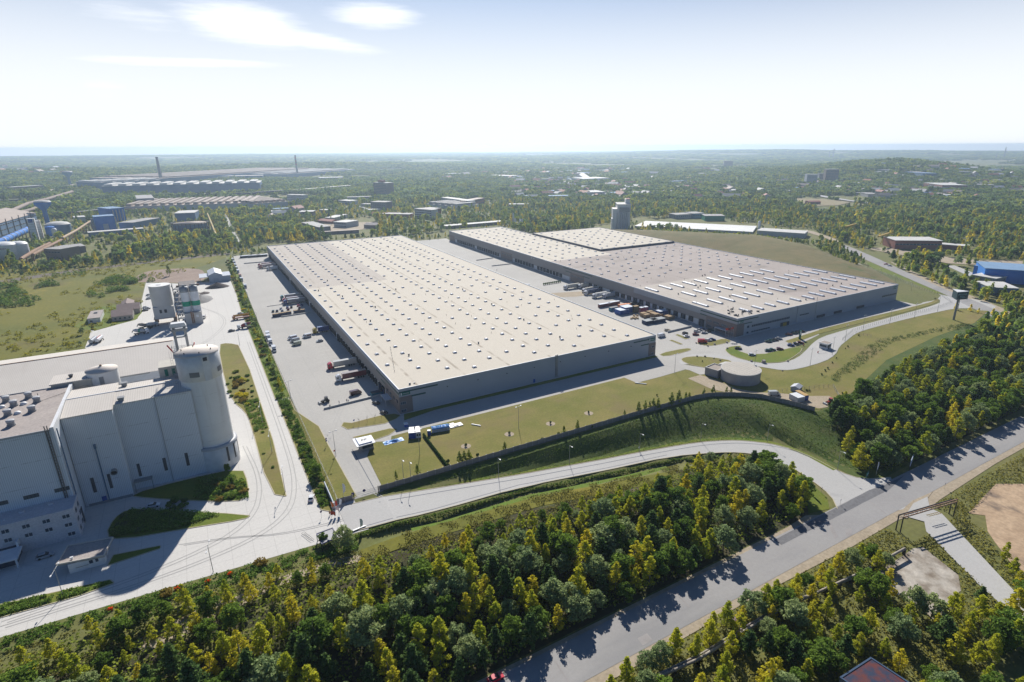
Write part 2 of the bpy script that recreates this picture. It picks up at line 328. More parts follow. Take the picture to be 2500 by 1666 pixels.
m_rough = mat('meadow', (.19, .17, .02), .95, (.11, .125, .015), .022, .6, grain=.5)
overlay(m_rough, noise_mask(.012, .56, .72, .8), (.12, .085, .05))
overlay(m_rough, noise_mask(.03, .6, .7, .7, detail=8.), (.28, .22, .03))
m_conc = mat('concrete_paving', (.61, .59, .555), .85, (.555, .54, .51), .03, .9, grain=1.2, ga=.35)
overlay(m_conc, lines_mask(0, 6.0, .09, amt=.4), (.3, .29, .27)); overlay(m_conc, lines_mask(1, 6.0, .09, amt=.4), (.3, .29, .27))
overlay(m_conc, noise_mask(.12, .58, .85, .35, stretch=(.12, 1, 1), detail=9.), (.36, .35, .33))
m_pave = mat('block_paving', (.455, .44, .41), .88, (.385, .37, .345), .025, .7, grain=.8, ga=.4)
overlay(m_pave, noise_mask(.07, .6, .85, .3, stretch=(1, .15, 1), detail=8.), (.32, .31, .29))
overlay(m_pave, lines_mask(0, 13.7, .25, 2.1, .35), (.33, .32, .3)); overlay(m_pave, lines_mask(1, 24., .2, 3., .25), (.33, .32, .3))
m_asph = mat('pale_asphalt', (.46, .45, .435), .85, (.41, .405, .39), .04, .9, grain=1.5, ga=.35)
m_road = mat('grey_asphalt', (.29, .28, .275), .85, (.33, .32, .31), .05, .6, grain=1.2, ga=.3)
overlay(m_road, noise_mask(.03, .52, .6, .55, stretch=(.15, 1, 1)), (.22, .22, .225))
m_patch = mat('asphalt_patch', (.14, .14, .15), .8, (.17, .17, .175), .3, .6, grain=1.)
m_repair = mat('asphalt_repair', (.34, .32, .31), .85)
m_sand = mat('sandy_verge', (.42, .35, .26), .95, (.34, .28, .2), .2, .7, grain=1.2)
m_dirt = mat('reddish_dirt', (.26, .19, .15), .95, (.33, .25, .2), .05, .6, grain=.5)
m_sandpit = mat('pale_sand', (.52, .38, .25), .95, (.36, .25, .16), .16, .6, grain=.8, bump=1., detail=9.)
overlay(m_sandpit, noise_mask(.05, .56, .64, .85, stretch=(1, .45, 1), detail=9.), (.17, .13, .1))
m_slab = mat('weathered_concrete', (.5, .46, .4), .95, (.2, .16, .12), .14, .35, grain=.7, detail=9.)
m_kerb = mat('kerb_concrete', (.52, .46, .32), .9)
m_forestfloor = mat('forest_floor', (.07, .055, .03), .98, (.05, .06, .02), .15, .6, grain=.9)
m_track = mat('trackbed', (.13, .11, .09), .95, (.18, .15, .12), .5, .6)
# ------------------------------------------------------------------ ground sheet
def axis(dense_lo, dense_hi, step, mid_hi, mid_step, lo, hi):
    a = list(np.arange(dense_lo, dense_hi+.1, step)); x = a[-1]
    while x < mid_hi: x += mid_step; a.append(x)
    s = mid_step
    while x < hi: s *= 1.09; s = min(s, 260); x += s; a.append(x)
    x = a[0]; s = step; pre = []
    while x > lo: s *= 1.25; s = min(s, 300); x -= s; pre.append(x)
    return np.array(pre[::-1]+a)
gx = axis(18, 327, 3., 720, 9., -5200, 13000); gy = axis(81, 207, 3., 720, 9., -400, 12500)
GX, GY = np.meshgrid(gx, gy, indexing='ij'); GZ = hz(GX, GY)
def grid_mesh(name, X, Y, Z, m):
    nx, ny = X.shape; v = np.stack([X, Y, Z], -1).reshape(-1, 3); i, j = np.meshgrid(np.arange(nx-1), np.arange(ny-1), indexing='ij'); a = (i*ny+j).ravel()
    q = np.stack([a, a+ny, a+ny+1, a+1], 1).astype(np.int32); n = len(q); me = bpy.data.meshes.new(name); me.vertices.add(len(v)); me.vertices.foreach_set('co', v.ravel().astype(np.float32)); me.loops.add(4*n); me.loops.foreach_set('vertex_index', q.ravel())
    me.polygons.add(n); me.polygons.foreach_set('loop_start', np.arange(0, 4*n, 4, dtype=np.int32)); me.polygons.foreach_set('loop_total', np.full(n, 4, np.int32)); me.polygons.foreach_set('use_smooth', np.ones(n, bool)); me.update(); me.materials.append(m)
    o = bpy.data.objects.new(name, me); COL.objects.link(o); return o
# the haze ends the plain: round off the far edge
gr = grid_mesh('ground', GX, GY, GZ, m_ground); tag(gr, kind='structure')
# ------------------------------------------------------------------ flat site: west factory apron, truck yard, lanes
E_ = []
sheet('concrete_apron', [(-75, 172), (-38, 170.5), (0, 168.6), (33, 166.9), (33, 186), (27, 187), (27, 294), (22.5, 294), (22.5, 612), (2, 614), (-18, 618), (-45, 640), (-45, 500), (-69, 480), (-69, 262), (-140, 262), (-140, 166)], m_conc, .03)
sheet('truck_yard', [(28, 186.4), (43.5, 186.4), (43.5, 187), (58.5, 226), (222, 226), (222, 243), (286, 243), (289, 243), (289, 722), (292, 745), (35, 751), (30, 571), (28, 437)], m_pave, .03)
# lanes right of the first hall and round the second
sheet('front_yard', [(204, 217), (222, 218), (222, 226), (258, 208), (272, 212), (306, 211), (340, 218), (350, 225), (401, 225), (439, 224), (462, 222), (490, 222), (505, 228), (512, 240), (511, 254), (500, 262), (480, 262), (473, 244), (289, 243), (222, 243), (185, 230), (185, 217)], m_pave, .05)
sheet('tank_path', [(221, 232), (233.5, 212), (235, 206), (227.5, 206.5), (222.5, 208), (222.5, 216), (214, 231)], m_pave, .07)
outer = [(222, 226), (233, 221), (248, 214), (256, 206), (261, 197), (266, 188.5), (275, 185.5), (298, 185.2), (314, 189), (330, 197), (343, 201), (364, 207.5), (385, 208.6), (430, 208), (464, 206), (484, 204.5), (500, 196), (512, 186)]
inner = [(530, 205), (521, 222), (521, 240), (530, 258), (545, 280), (583, 336), (610, 372), (601, 376), (575, 338), (536, 283), (516, 248), (510, 232), (498, 220), (480, 217.5), (454, 216.5), (407, 216.2), (361, 215.3), (336, 214), (320, 209), (306, 203), (290, 197.2), (277, 196), (266, 201), (261, 209), (258, 218), (252, 228), (240, 236)]
sheet('access_road', chaikin(outer+inner, 1), m_asph, .09)
far = [(498, 176), (523, 209), (541, 236), (581, 287), (622, 337), (650, 372), (690, 425), (683, 430), (640, 385), (615, 352), (585, 312), (555, 272), (525, 231), (505, 208), (489, 188), (480, 176)]
sheet('through_road', far, m_road, .11); 
sheet('sandy_shoulder', [(508, 176), (530, 204), (548, 232), (588, 284), (628, 333), (628, 335), (581, 287), (541, 236), (523, 209), (498, 176)], m_sand, .06)
# ------------------------------------------------------------------ lawns raised 12 cm behind their kerbs
def lawn(poly, m=m_lawn, z=.15, smooth=0, name='lawn', kerb=.3):
    p = chaikin(poly, smooth) if smooth else poly
    o = MB().prism(p, -.05, z).build(name, m); tag(o, kind='structure')
    if kerb:
        cx = sum(q[0] for q in p)/len(p); k = MB(); n = len(p); ar = sum(p[i][0]*p[(i+1) % n][1]-p[(i+1) % n][0]*p[i][1] for i in range(n))
        if ar < 0: p = p[::-1]
        for i in range(n):
            a, b = Vector(p[i]), Vector(p[(i+1) % n]); d = (b-a)
            if d.length < .05: continue
            nn = Vector((d.y, -d.x)).normalized()*kerb; a2, b2 = a+nn, b+nn
            k.add([(*a, z+.02), (*b, z+.02), (*b2, z+.02), (*a2, z+.02), (*a2, 0), (*b2, 0)], [(0, 3, 2, 1), (3, 4, 5, 2)])
        tag(k.build('kerb', m_kerb), kind='structure')
lawn([(2, 403), (7, 404), (14.3, 393), (14.3, 199.5), (8.2, 206), (8.2, 272), (7, 287), (3.5, 300), (1.5, 330)], m_lawn, smooth=1)
lawn([(21.7, 290), (27.2, 290), (27.2, 275), (33.5, 252), (33.5, 233), (34.2, 188), (32, 187.2), (27.3, 187), (25, 183), (22, 186), (21.7, 200)], m_lawn)
lawn([(21.3, 293), (27.8, 293), (28.3, 350), (29, 437), (31, 590), (33, 745), (28, 745), (24, 600), (21.4, 480)], m_lawng)
lawn([(-35, 231), (-20, 232.3), (1, 231), (2, 218), (1, 205.5), (-9, 210.5), (-30, 226)], m_lawng, smooth=1)
lawn([(-40, 208), (-38.5, 217), (-35, 221), (-28, 216), (1, 195.3), (-1, 193.8), (-17, 198), (-36, 202.5)], m_lawng, smooth=1)
lawn([(-38, 190), (-25, 191), (-25, 192.3), (-37, 194.5)], m_lawng)
lawn([(-75, 188), (-37, 182), (-36, 180), (-44, 179), (-75, 181)], m_lawng)
# lawn south of the first hall, up to the fence
lawn([(43.8, 187.6), (204, 187.6), (213, 184), (228, 172), (234, 153), (238, 146.5), (260, 148), (330, 168), (400, 176), (455, 178), (498, 188), (490, 196), (484, 203.5), (464, 205.5), (430, 207.5), (385, 208), (364, 207), (343, 200.5), (330, 196.3), (314, 188.3), (298, 184.6), (275, 184.8), (265, 188), (260, 197), (255, 206), (247, 213), (236, 213), (228.5, 206), (222, 207.5), (222, 216.5), (186, 216.5), (185, 226), (98, 225.8), (60, 226), (58.5, 221), (50, 225), (45, 214)], m_lawn, .13, kerb=0)
lawn([(44, 242.5), (59.5, 239.5), (65.5, 241.5), (68, 244), (66, 247), (60, 248.3), (47, 247.5), (44, 250), (42.5, 247)], m_lawn)
lawn([(44.2, 233.5), (60, 233.2), (62.5, 231), (58, 227.8), (50.5, 226.3)], m_lawn)
lawn([(70, 244.3), (222, 244.3), (222, 241.2), (84, 241.2), (68, 238)], m_lawng, kerb=0)
lawn([(225.5, 239.4), (226, 245), (247, 244), (249, 240.5), (241, 239)], m_lawn, smooth=1)
lawn([(228.7, 222), (229.5, 230), (234.5, 232.5), (242, 230), (249, 223), (254, 213.5), (248, 212), (233.5, 212.6)], m_lawn, smooth=1)
lawn([(259, 257), (260.2, 267), (262, 267), (262, 257)], m_lawn); lawn([(249, 251), (249, 260.5), (250.8, 260.5), (250.8, 251)], m_lawn)
lawn([(259, 248.5), (263, 245), (272, 244.6), (281, 245), (281.5, 238.3), (271, 238), (261, 239.5)], m_lawn, smooth=1)
lawn([(264, 228), (268, 231), (274, 231.5), (280, 228.5), (270, 227), (271, 212), (307.5, 210.3), (306, 205), (285, 198.2), (277, 197), (266, 202), (262, 209), (260, 219)], m_lawng, smooth=1)
lawn([(308, 215), (340, 219), (379, 219), (433, 218.5), (476, 219), (493, 221), (503, 225), (508, 234), (506, 228), (500, 225.5), (488, 223.8), (440, 223.6), (350, 224.2), (310, 221)], m_lawn, kerb=0)
lawn([(474, 262), (500, 264), (514, 256), (513, 262), (540, 300), (520, 300), (472, 262)], m_lawn, kerb=0)
lawn([(476, 248), (480, 256), (490, 252), (503, 252), (507, 246), (497, 241)], m_lawn, smooth=1)
lawn([(525, 232.5), (555, 274), (583, 311), (606, 343), (600, 345), (575, 320), (548, 282), (532, 256), (522, 238)], m_lawng, kerb=0)
sheet('sand_lot', [(249, 408), (285, 396), (285, 386), (262, 386), (249, 392)], m_sand, .07)
# site track and store place by the water tank
drape('dirt_track', [(213, 207.3), (222, 207.3), (224, 200), (224, 184), (230, 175), (239, 168), (246, 160), (256, 154), (254, 147), (247, 145.5), (239, 147.5), (234, 157), (229, 167), (220, 177), (213, 190)], m_sand, .2)
# west: meadow, dirt field, railway strip
mead = [(-69.5, 262.5), (-69.5, 480), (-45.5, 500), (-46, 640), (2, 700), (28, 745), (30, 800), (-200, 860), (-420, 800), (-420, 262.5)]
sheet('meadow', mead, m_rough, .02)
sheet('dirt_field', chaikin([(-58, 650), (-50, 700), (-30, 706), (0, 690), (4, 655), (1, 616), (-18, 620), (-44, 642)], 2), m_dirt, .05)
sheet('footpath', [(-69.5, 440), (-68, 440), (-68, 470), (-70.5, 500), (-72, 500), (-70, 470)], m_conc, .06)
lawn([(-69, 482), (-46, 498), (-43, 520), (-45, 556), (-72, 556), (-82, 500)], m_lawng, .06, kerb=0)
rl = gs(1, [(0, 1170), (700, 1060), (1300, 990), (2100, 900), (2100, 885), (1300, 972), (700, 1035), (0, 1140)])
sheet('railway_bed', rl, m_track, .07)
# ------------------------------------------------------------------ lower roads on the falling ground
bank = [(44, 186), (100, 186), (197, 185.4), (210, 182), (225, 171), (232, 153), (236, 146), (250, 146.5), (262, 150), (262, 104.5), (212, 104), (209, 107), (212, 128), (208.6, 146), (197, 156), (178, 163.6), (157, 168.2), (132, 171.8), (96, 176.3), (55, 183), (44, 184)]
drape('embankment', bank, m_bank, .06)
Nn = [(27, 184.5), (40, 183), (55, 181), (96, 175.5), (132, 171), (157, 167.4), (178, 162.9), (190, 158), (197, 153.5), (204.5, 146), (208.3, 138), (209.5, 128), (208.5, 116), (211, 108), (222, 102.8)]
Ss = [(206, 88), (180, 95), (184.5, 101), (190, 107), (193.2, 118), (195, 129), (191.5, 142), (186, 147.5), (177, 152.5), (157, 159.8), (126, 163.4), (90, 167.6), (55, 166), (33, 167.5), (27, 168.5)]
curve = [Nn[0]]+chaikin(Nn, 1, False)+chaikin(Ss, 1, False)
drape('curved_road', curve, m_asph, .13)
drape('main_road', [(-60, 90), (330, 88.5), (330, 101), (222, 101.8), (175, 102), (-60, 102)], m_road, .15)
drape('road_shoulder', [(-60, 86.8), (60, 86.2), (120, 86.9), (170, 85.6), (196, 85.8), (212, 83.6), (222, 84.6), (270, 86.2), (330, 86), (330, 88.7), (-60, 90.2)], m_sand, .11)
drape('road_shoulder', [(-60, 101.8), (176, 101.8), (171, 104.5), (160, 103.4), (-60, 103.2)], m_sand, .11)
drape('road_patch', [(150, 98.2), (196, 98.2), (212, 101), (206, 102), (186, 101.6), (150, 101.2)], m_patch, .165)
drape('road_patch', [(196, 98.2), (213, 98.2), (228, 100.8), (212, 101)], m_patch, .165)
for q in ([(168, 91), (170, 91), (176, 99), (174.6, 99.2)], [(172, 89.5), (175, 89.2), (178, 91.5), (175.5, 92)], [(84, 90.4), (87.5, 90.4), (87.8, 93), (84.4, 93)], [(104, 94), (104.5, 94), (105.5, 101), (105, 101)], [(61, 91), (61.4, 91), (61.8, 98), (61.4, 98)], [(196, 90), (196.5, 90), (199, 97), (198.5, 97)]):
    drape('road_patch', q, m_repair, .17)
# kerb lines and painted edge along the curved road
def ribbon(name, pts, w, m, eps, kind='structure', h=0.):
    k = MB(); n = len(pts)
    P2 = []
    for i in range(n-1):
        a, b = Vector(pts[i]), Vector(pts[i+1]); s = max(1, int((b-a).length/2.))
        P2 += [a.lerp(b, j/s) for j in range(s)]
    P2.append(Vector(pts[-1])); L_, R_ = [], []
    for i, p in enumerate(P2):
        d = (P2[min(i+1, len(P2)-1)]-P2[max(i-1, 0)]).normalized(); q = Vector((-d.y, d.x))*w/2; L_.append(p+q); R_.append(p-q)
    z = hz([p.x for p in P2], [p.y for p in P2])+eps
    for i in range(len(P2)-1):
        a, b, c, d = L_[i], L_[i+1], R_[i+1], R_[i]
        if h: k.add([(*a, z[i]-.3), (*b, z[i+1]-.3), (*c, z[i+1]-.3), (*d, z[i]-.3), (*a, z[i]+h), (*b, z[i+1]+h), (*c, z[i+1]+h), (*d, z[i]+h)], [(7, 6, 5, 4), (0, 1, 5, 4), (2, 3, 7, 6)])
        else: k.add([(*a, z[i]), (*b, z[i+1]), (*c, z[i+1]), (*d, z[i])], [(3, 2, 1, 0)])
    return tag(k.build(name, m), kind=kind)
off = lambda p, d: [(x, y-d) for x, y in p]
ribbon('road_joint', off(chaikin(Nn[1:12], 1, False), 3.), .35, mat('dark_joint', (.16, .17, .2), .9), .15)
ribbon('kerb', chaikin(Nn, 1, False), .3, m_kerb, .14, h=.08)
ribbon('kerb', [(p[0], p[1]) for p in chaikin(Ss[2:], 1, False)], .3, m_kerb, .14, h=.08)
ribbon('road_joint', [(33, 168.9), (55, 167.6), (90, 169.1), (126, 164.9), (157, 161.3)], .25, MATS['dark_joint'], .15)
ribbon('road_joint', [(36, 187.5), (41.5, 187.5)], .3, MATS['dark_joint'], .05)
ribbon('road_joint', [(41, 188), (41.3, 223)], .3, MATS['dark_joint'], .06)
ribbon('grass_verge', off(Nn[2:13], -1.8), 2.4, m_lawng, .14)
ribbon('ditch_grass', [(45, 159.5), (55, 159), (90, 160.4), (126, 156.5), (150, 153)], 3.2, mat('ditch_grass', (.11, .2, .015), .95, (.15, .19, .03), .3, .6, grain=1.5), .12)
ribbon('ditch_bank', [(28, 155), (55, 155.5), (90, 156.3), (126, 151.5), (150, 147)], 6, m_rough, .1)
# ground under the woods
drape('slope_grass', [(239, 147), (260, 148.5), (330, 168.5), (400, 176.5), (455, 178.5), (498, 188.5), (486, 178), (461, 168), (424, 160), (384, 160), (348, 157), (313, 152), (282, 146), (258, 142), (243, 138)], m_bank, .1)
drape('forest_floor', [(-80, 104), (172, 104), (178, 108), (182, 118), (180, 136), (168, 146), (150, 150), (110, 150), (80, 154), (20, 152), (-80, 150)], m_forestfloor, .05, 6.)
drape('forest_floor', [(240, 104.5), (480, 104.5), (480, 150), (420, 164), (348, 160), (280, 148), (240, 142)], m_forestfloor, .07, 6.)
drape('curve_tip', [(173, 104.5), (182, 102.5), (188, 107.5), (191.3, 118), (192.8, 129), (190, 141), (184.5, 146.5), (182.5, 136), (184, 120), (178, 109)], m_lawng, .1)
m_mound = mat('dry_slope', (.2, .16, .07), .95, (.13, .125, .045), .05, .6, grain=.8); overlay(m_mound, noise_mask(.3, .5, .75, .4, stretch=(1, .15, 1)), (.11, .1, .04))
drape('mound', [(474, 266), (474, 500), (470, 640), (430, 700), (470, 720), (540, 640), (600, 560), (630, 480), (622, 410), (600, 360), (560, 310), (520, 266)], m_mound, .15, 9.)
m_line = mat('road_paint', (.62, .62, .6), .8)
def lines(P_, L_, rz, n, dx, dy, w=.14, z=.075):
    k = MB(); c, s = math.cos(rz), math.sin(rz)
    for i in range(n):
        x, y = P_[0]+dx*i, P_[1]+dy*i; a, b = (x+c*L_, y+s*L_), (x-s*w, y+c*w); k.add([(x, y, z), (*a, z), (a[0]-s*w, a[1]+c*w, z), (*b, z)], [(0, 1, 2, 3)])
    tag(k.build('parking_lines', m_line), kind='structure')
lines((259, 262), 5, 0, 9, 0, -1.6); lines((274.5, 228.5), 5, 1.57, 12, 2.7, -1.2); lines((276, 207), -5, 1.57, 11, 2.7, -.2); lines((52.5, 286), 14, 0, 60, 0, 6.35, .16, .04); lines((272, 290), 12, 0, 26, 0, 7.6, .16, .065); lines((-62, 205.5), 3, -.9, 14, .55, -.42, .2, .04); lines((286, 232), 5, 1.57, 10, 2.7, -.3)
drape('sandy_path', gs(0, [(300, 1480), (380, 1440), (470, 1395), (560, 1365), (650, 1325), (760, 1290), (830, 1275), (835, 1290), (740, 1312), (650, 1345), (560, 1390), (480, 1430), (400, 1475), (330, 1500)]), m_sand, .2)
drape('bare_soil', gs(14, [(1640, 800), (1780, 760), (1900, 800), (1880, 880), (1760, 930), (1660, 890)], -6), mat('brown_soil', (.16, .12, .1), .95), .2)
m_tyre = mat('tyre_mark', (.43, .42, .40), .85, (.37, .36, .345), .4, .6)
for q in ([(-60, 176), (-20, 176), (8, 184), (17, 205), (18, 260), (18, 400)], [(-60, 178), (-24, 180), (0, 190), (6, 215), (3, 250)], [(40, 176), (10, 178), (-6, 186), (-20, 190)], [(44, 178), (38, 190), (38, 216), (33, 240), (32, 330), (36, 640)], [(33, 236), (44, 262), (60, 300)], [(34, 300), (44, 330), (62, 340)], [(70, 233), (150, 233), (220, 230), (250, 236), (258, 226)], [(-30, 380), (0, 420), (12, 470), (-8, 520)]):
    for d_ in (0, 1.9): ribbon('tyre_marks', [(x+d_*.7, y-d_*.6) for x, y in chaikin(q, 3, False)], .32, m_tyre, .065)
# south-east: old slab, side road, sand pit
SE = -8
side = gs(13, [(1040, 205), (1110, 100), (1225, 45), (1245, 140), (1340, 180), (1900, 780), (2019, 900), (2019, 1100), (1640, 760), (1215, 330), (1200, 250)], SE+.1)
drape('side_road', side, m_asph, .21)
drape('old_slab', gs(13, [(860, 640), (1110, 470), (1190, 460), (1480, 690), (1500, 820), (1400, 900), (1420, 1060), (1270, 1050), (1080, 890), (700, 730)], SE), m_slab, .1)
drape('sand_pit', gs(13, [(1560, 180), (1730, 0), (1790, -60), (2100, -60), (2100, 760), (1980, 680), (1780, 420), (1720, 330), (1700, 200)], SE), m_sandpit, .1)
drape('sandy_bend', gs(13, [(1270, 5), (1100, 80), (960, 210), (1060, 225), (1120, 120), (1225, 60)], SE), m_sand, .19)
# ------------------------------------------------------------------ the two warehouses
def wallmat(name, c, vary=.06):
    m = mat(name, c, .6, tuple(x*.9 for x in c), .05, .6)
    overlay(m, lines_mask(0, 1.0, .05, amt=.25), tuple(x*.6 for x in c)); overlay(m, lines_mask(1, 1.0, .05, amt=.25), tuple(x*.6 for x in c)); return m
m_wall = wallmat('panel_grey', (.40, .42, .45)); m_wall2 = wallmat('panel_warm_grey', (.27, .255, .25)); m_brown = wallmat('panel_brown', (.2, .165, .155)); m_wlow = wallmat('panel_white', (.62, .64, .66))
m_roof = mat('roof_membrane', (.60, .55, .465), .9, (.57, .52, .435), .03, .9, grain=1., ga=.25)
overlay(m_roof, lines_mask(0, 24.4, .9, 4.6, .75, .12), (.3, .25, .19)); overlay(m_roof, noise_mask(.09, .66, .85, .35, detail=9.), (.4, .35, .29)); overlay(m_roof, lines_mask(0, 12.2, .12, 4.6, .3), (.42, .37, .3))
m_roof2 = mat('roof_membrane_grey', (.50, .455, .40), .9, (.45, .405, .355), .035, .8, grain=1., ga=.3)
overlay(m_roof2, lines_mask(0, 24.4, 1.1, 4.6, .6, .1), (.3, .26, .21)); overlay(m_roof2, noise_mask(.07, .55, .75, .6, stretch=(.35, 1, 1), detail=8.), (.33, .29, .25))
m_roof3 = mat('roof_membrane_brown', (.42, .365, .335), .9, (.355, .31, .28), .03, .7, grain=.8, ga=.4)
overlay(m_roof3, noise_mask(.06, .52, .72, .7, stretch=(.4, 1, 1), detail=9.), (.235, .205, .18)); overlay(m_roof3, lines_mask(0, 24.4, 1.1, 4.6, .5, .1), (.2, .17, .14))
m_flash = P('parapet_cap', (.5, .55, .62)); m_flashb = P('parapet_cap_blue', (.16, .27, .5)); m_sky = P('acrylic_dome', (.80, .82, .86), .35); m_frame = P('dome_frame', (.42, .43, .45)); m_dock = P('dock_door', (.05, .065, .1)); m_stripe = P('stripe_green', (.012, .075, .07)); m_sign = P('sign_green', (.0, .13, .1)); m_win = mat('window_glass', (.05, .07, .1), .15); m_plinth = P('plinth', (.55, .56, .58), .8)
def skylight(parent, x, y, z, s=1.0, name='skylight', data=[None, None]):
    if data[0] is None:
        a = MB().box(-.95, .95, -.95, .95, 0, .45); data[0] = a.build('curb', m_frame); a2 = MB(); a2.add([(-.9, -.9, .45), (.9, -.9, .45), (.9, .9, .45), (-.9, .9, .45), (-.5, -.5, .8), (.5, -.5, .8), (.5, .5, .8), (-.5, .5, .8)], [(4, 5, 6, 7), (0, 1, 5, 4), (1, 2, 6, 5), (2, 3, 7, 6), (3, 0, 4, 7)]); b = a2.build('dome', m_sky)
        me = join_mesh('skylight', [data[0].data, b.data]); bpy.data.objects.remove(data[0]); bpy.data.objects.remove(b); data[0] = me
    o = bpy.data.objects.new(name, data[0]); COL.objects.link(o); o.parent = parent; o.location = (x, y, z); o.scale = (s, s, s); return o
def skylights(root, pts, z, ncap=100):
    pts = sorted(pts, key=lambda p: p[0]**2+p[1]**2)
    for p in pts[:ncap]: skylight(root, *p, z)
    k = MB()
    for x, y in pts[ncap:]:
        k.add([(x-.95, y-.95, z), (x+.95, y-.95, z), (x+.95, y+.95, z), (x-.95, y+.95, z), (x-.95, y-.95, z+.45), (x+.95, y-.95, z+.45), (x+.95, y+.95, z+.45), (x-.95, y+.95, z+.45)], [(0, 1, 5, 4), (1, 2, 6, 5), (2, 3, 7, 6), (3, 0, 4, 7)], 1)
        k.add([(x-.95, y-.95, z+.45), (x+.95, y-.95, z+.45), (x+.95, y+.95, z+.45), (x-.95, y+.95, z+.45), (x-.5, y-.5, z+.8), (x+.5, y-.5, z+.8), (x+.5, y+.5, z+.8), (x-.5, y+.5, z+.8)], [(4, 5, 6, 7), (0, 1, 5, 4), (1, 2, 6, 5), (2, 3, 7, 6), (3, 0, 4, 7)], 0)
    if pts[ncap:]: tag(k.build('skylight', [m_sky, m_frame], root), kind='stuff')
def walls(root, poly, z0, z1, m): MB().prism(poly, z0, z1, cap=False).build('wall', m, root)
def parapet(root, poly, z, m, w=.35, h=.18):
    k = MB(); n = len(poly); ar = sum(poly[i][0]*poly[(i+1) % n][1]-poly[(i+1) % n][0]*poly[i][1] for i in range(n))
    if ar < 0: poly = poly[::-1]
    for i in range(n):
        a, b = Vector(poly[i]), Vector(poly[(i+1) % n]); d = (b-a).normalized(); nn = Vector((d.y, -d.x)); a1, b1 = a-d*.06+nn*.06, b+d*.06+nn*.06; a2, b2 = a+nn*-w+d*w, b+nn*-w-d*w
        k.add([(*a1, z-h), (*b1, z-h), (*b1, z+.05), (*a1, z+.05), (*a2, z+.05), (*b2, z+.05), (*a2, z-.45), (*b2, z-.45)], [(0, 1, 2, 3), (3, 2, 5, 4), (4, 5, 7, 6)])
    k.build('parapet', m, root)
def docks(root, face, vals, z0, z1, w, blue=m_dock, cat='dock_door'):
    """dock doors with their black shelters on a wall; face = ('x', X, -1) or ('y', Y, -1)"""
    for v in vals:
        k = MB(); f = MB()
        if face[0] == 'x':
            X = face[1]; s = face[2]; a, b = sorted((X, X+s*.12)); k.box(a, b, v-w/2, v+w/2, z0, z1); a2, b2 = sorted((X, X+s*.7))
            f.box(a2, b2, v-w/2-.35, v-w/2, z0+.2, z1+.35); f.box(a2, b2, v+w/2, v+w/2+.35, z0+.2, z1+.35); f.box(a2, b2, v-w/2-.35, v+w/2+.35, z1+.35, z1+.75)
        else:
            Y = face[1]; k.box(v-w/2, v+w/2, Y-.12, Y, z0, z1); f.box(v-w/2-.35, v-w/2, Y-.7, Y, z0+.2, z1+.35); f.box(v+w/2, v+w/2+.35, Y-.7, Y, z0+.2, z1+.35); f.box(v-w/2-.35, v+w/2+.35, Y-.7, Y, z1+.35, z1+.75)
        o = k.build('dock_door', blue, root); f.build('dock_shelter', m_black, o)
def text(parent, s, loc, rot, size, m, name='lettering', ext=.03):
    c = bpy.data.curves.new(name, 'FONT'); c.body = s; c.size = size; c.extrude = ext; c.align_x = 'CENTER'; c.align_y = 'CENTER'; c.materials.append(m)
    o = bpy.data.objects.new(name, c); COL.objects.link(o); o.location = loc; o.rotation_euler = rot; o.parent = parent; return o
m_text = P('letter_white', (.8, .8, .8))
def sign(root, x, y, z, w, h, face, m=m_sign, s='PROLOGIS'):
    if face == 'y':
        o = MB().box(x-w/2, x+w/2, y-.15, y, z-h/2, z+h/2).build('sign', m, root); MB().box(x-w/2+.15, x-w/2+h*.45, y-.2, y-.15, z-h*.4, z+h*.4).build('emblem', m_text, o); text(o, s, (x+h*.22, y-.19, z), (RAD(90), 0, 0), h*.42, m_text)
    else:
        o = MB().box(x-.15, x, y-w/2, y+w/2, z-h/2, z+h/2).build('sign', m, root); MB().box(x-.2, x-.15, y+w/2-h*.45, y+w/2-.15, z-h*.4, z+h*.4).build('emblem', m_text, o); text(o, s, (x-.19, y-h*.22, z), (RAD(90), 0, RAD(-90)), h*.42, m_text)
def hood(root, pts, z):      # dark roof fans
    for x, y in pts:
        k = MB().cyl(0, 0, 0, .7, .35, .35, 10).cyl(0, 0, .7, 1.05, .55, .45, 10); k.build('roof_fan', m_dark, root, (x, y, z))
def roofvent(root, pts, z, h=.9):
    for x, y in pts: MB().cyl(0, 0, 0, h, .09, .09, 6).cyl(0, 0, h-.1, h+.1, .2, .12, 6).build('vent_pipe', m_dark, root, (x, y, z))
H1 = 12.7
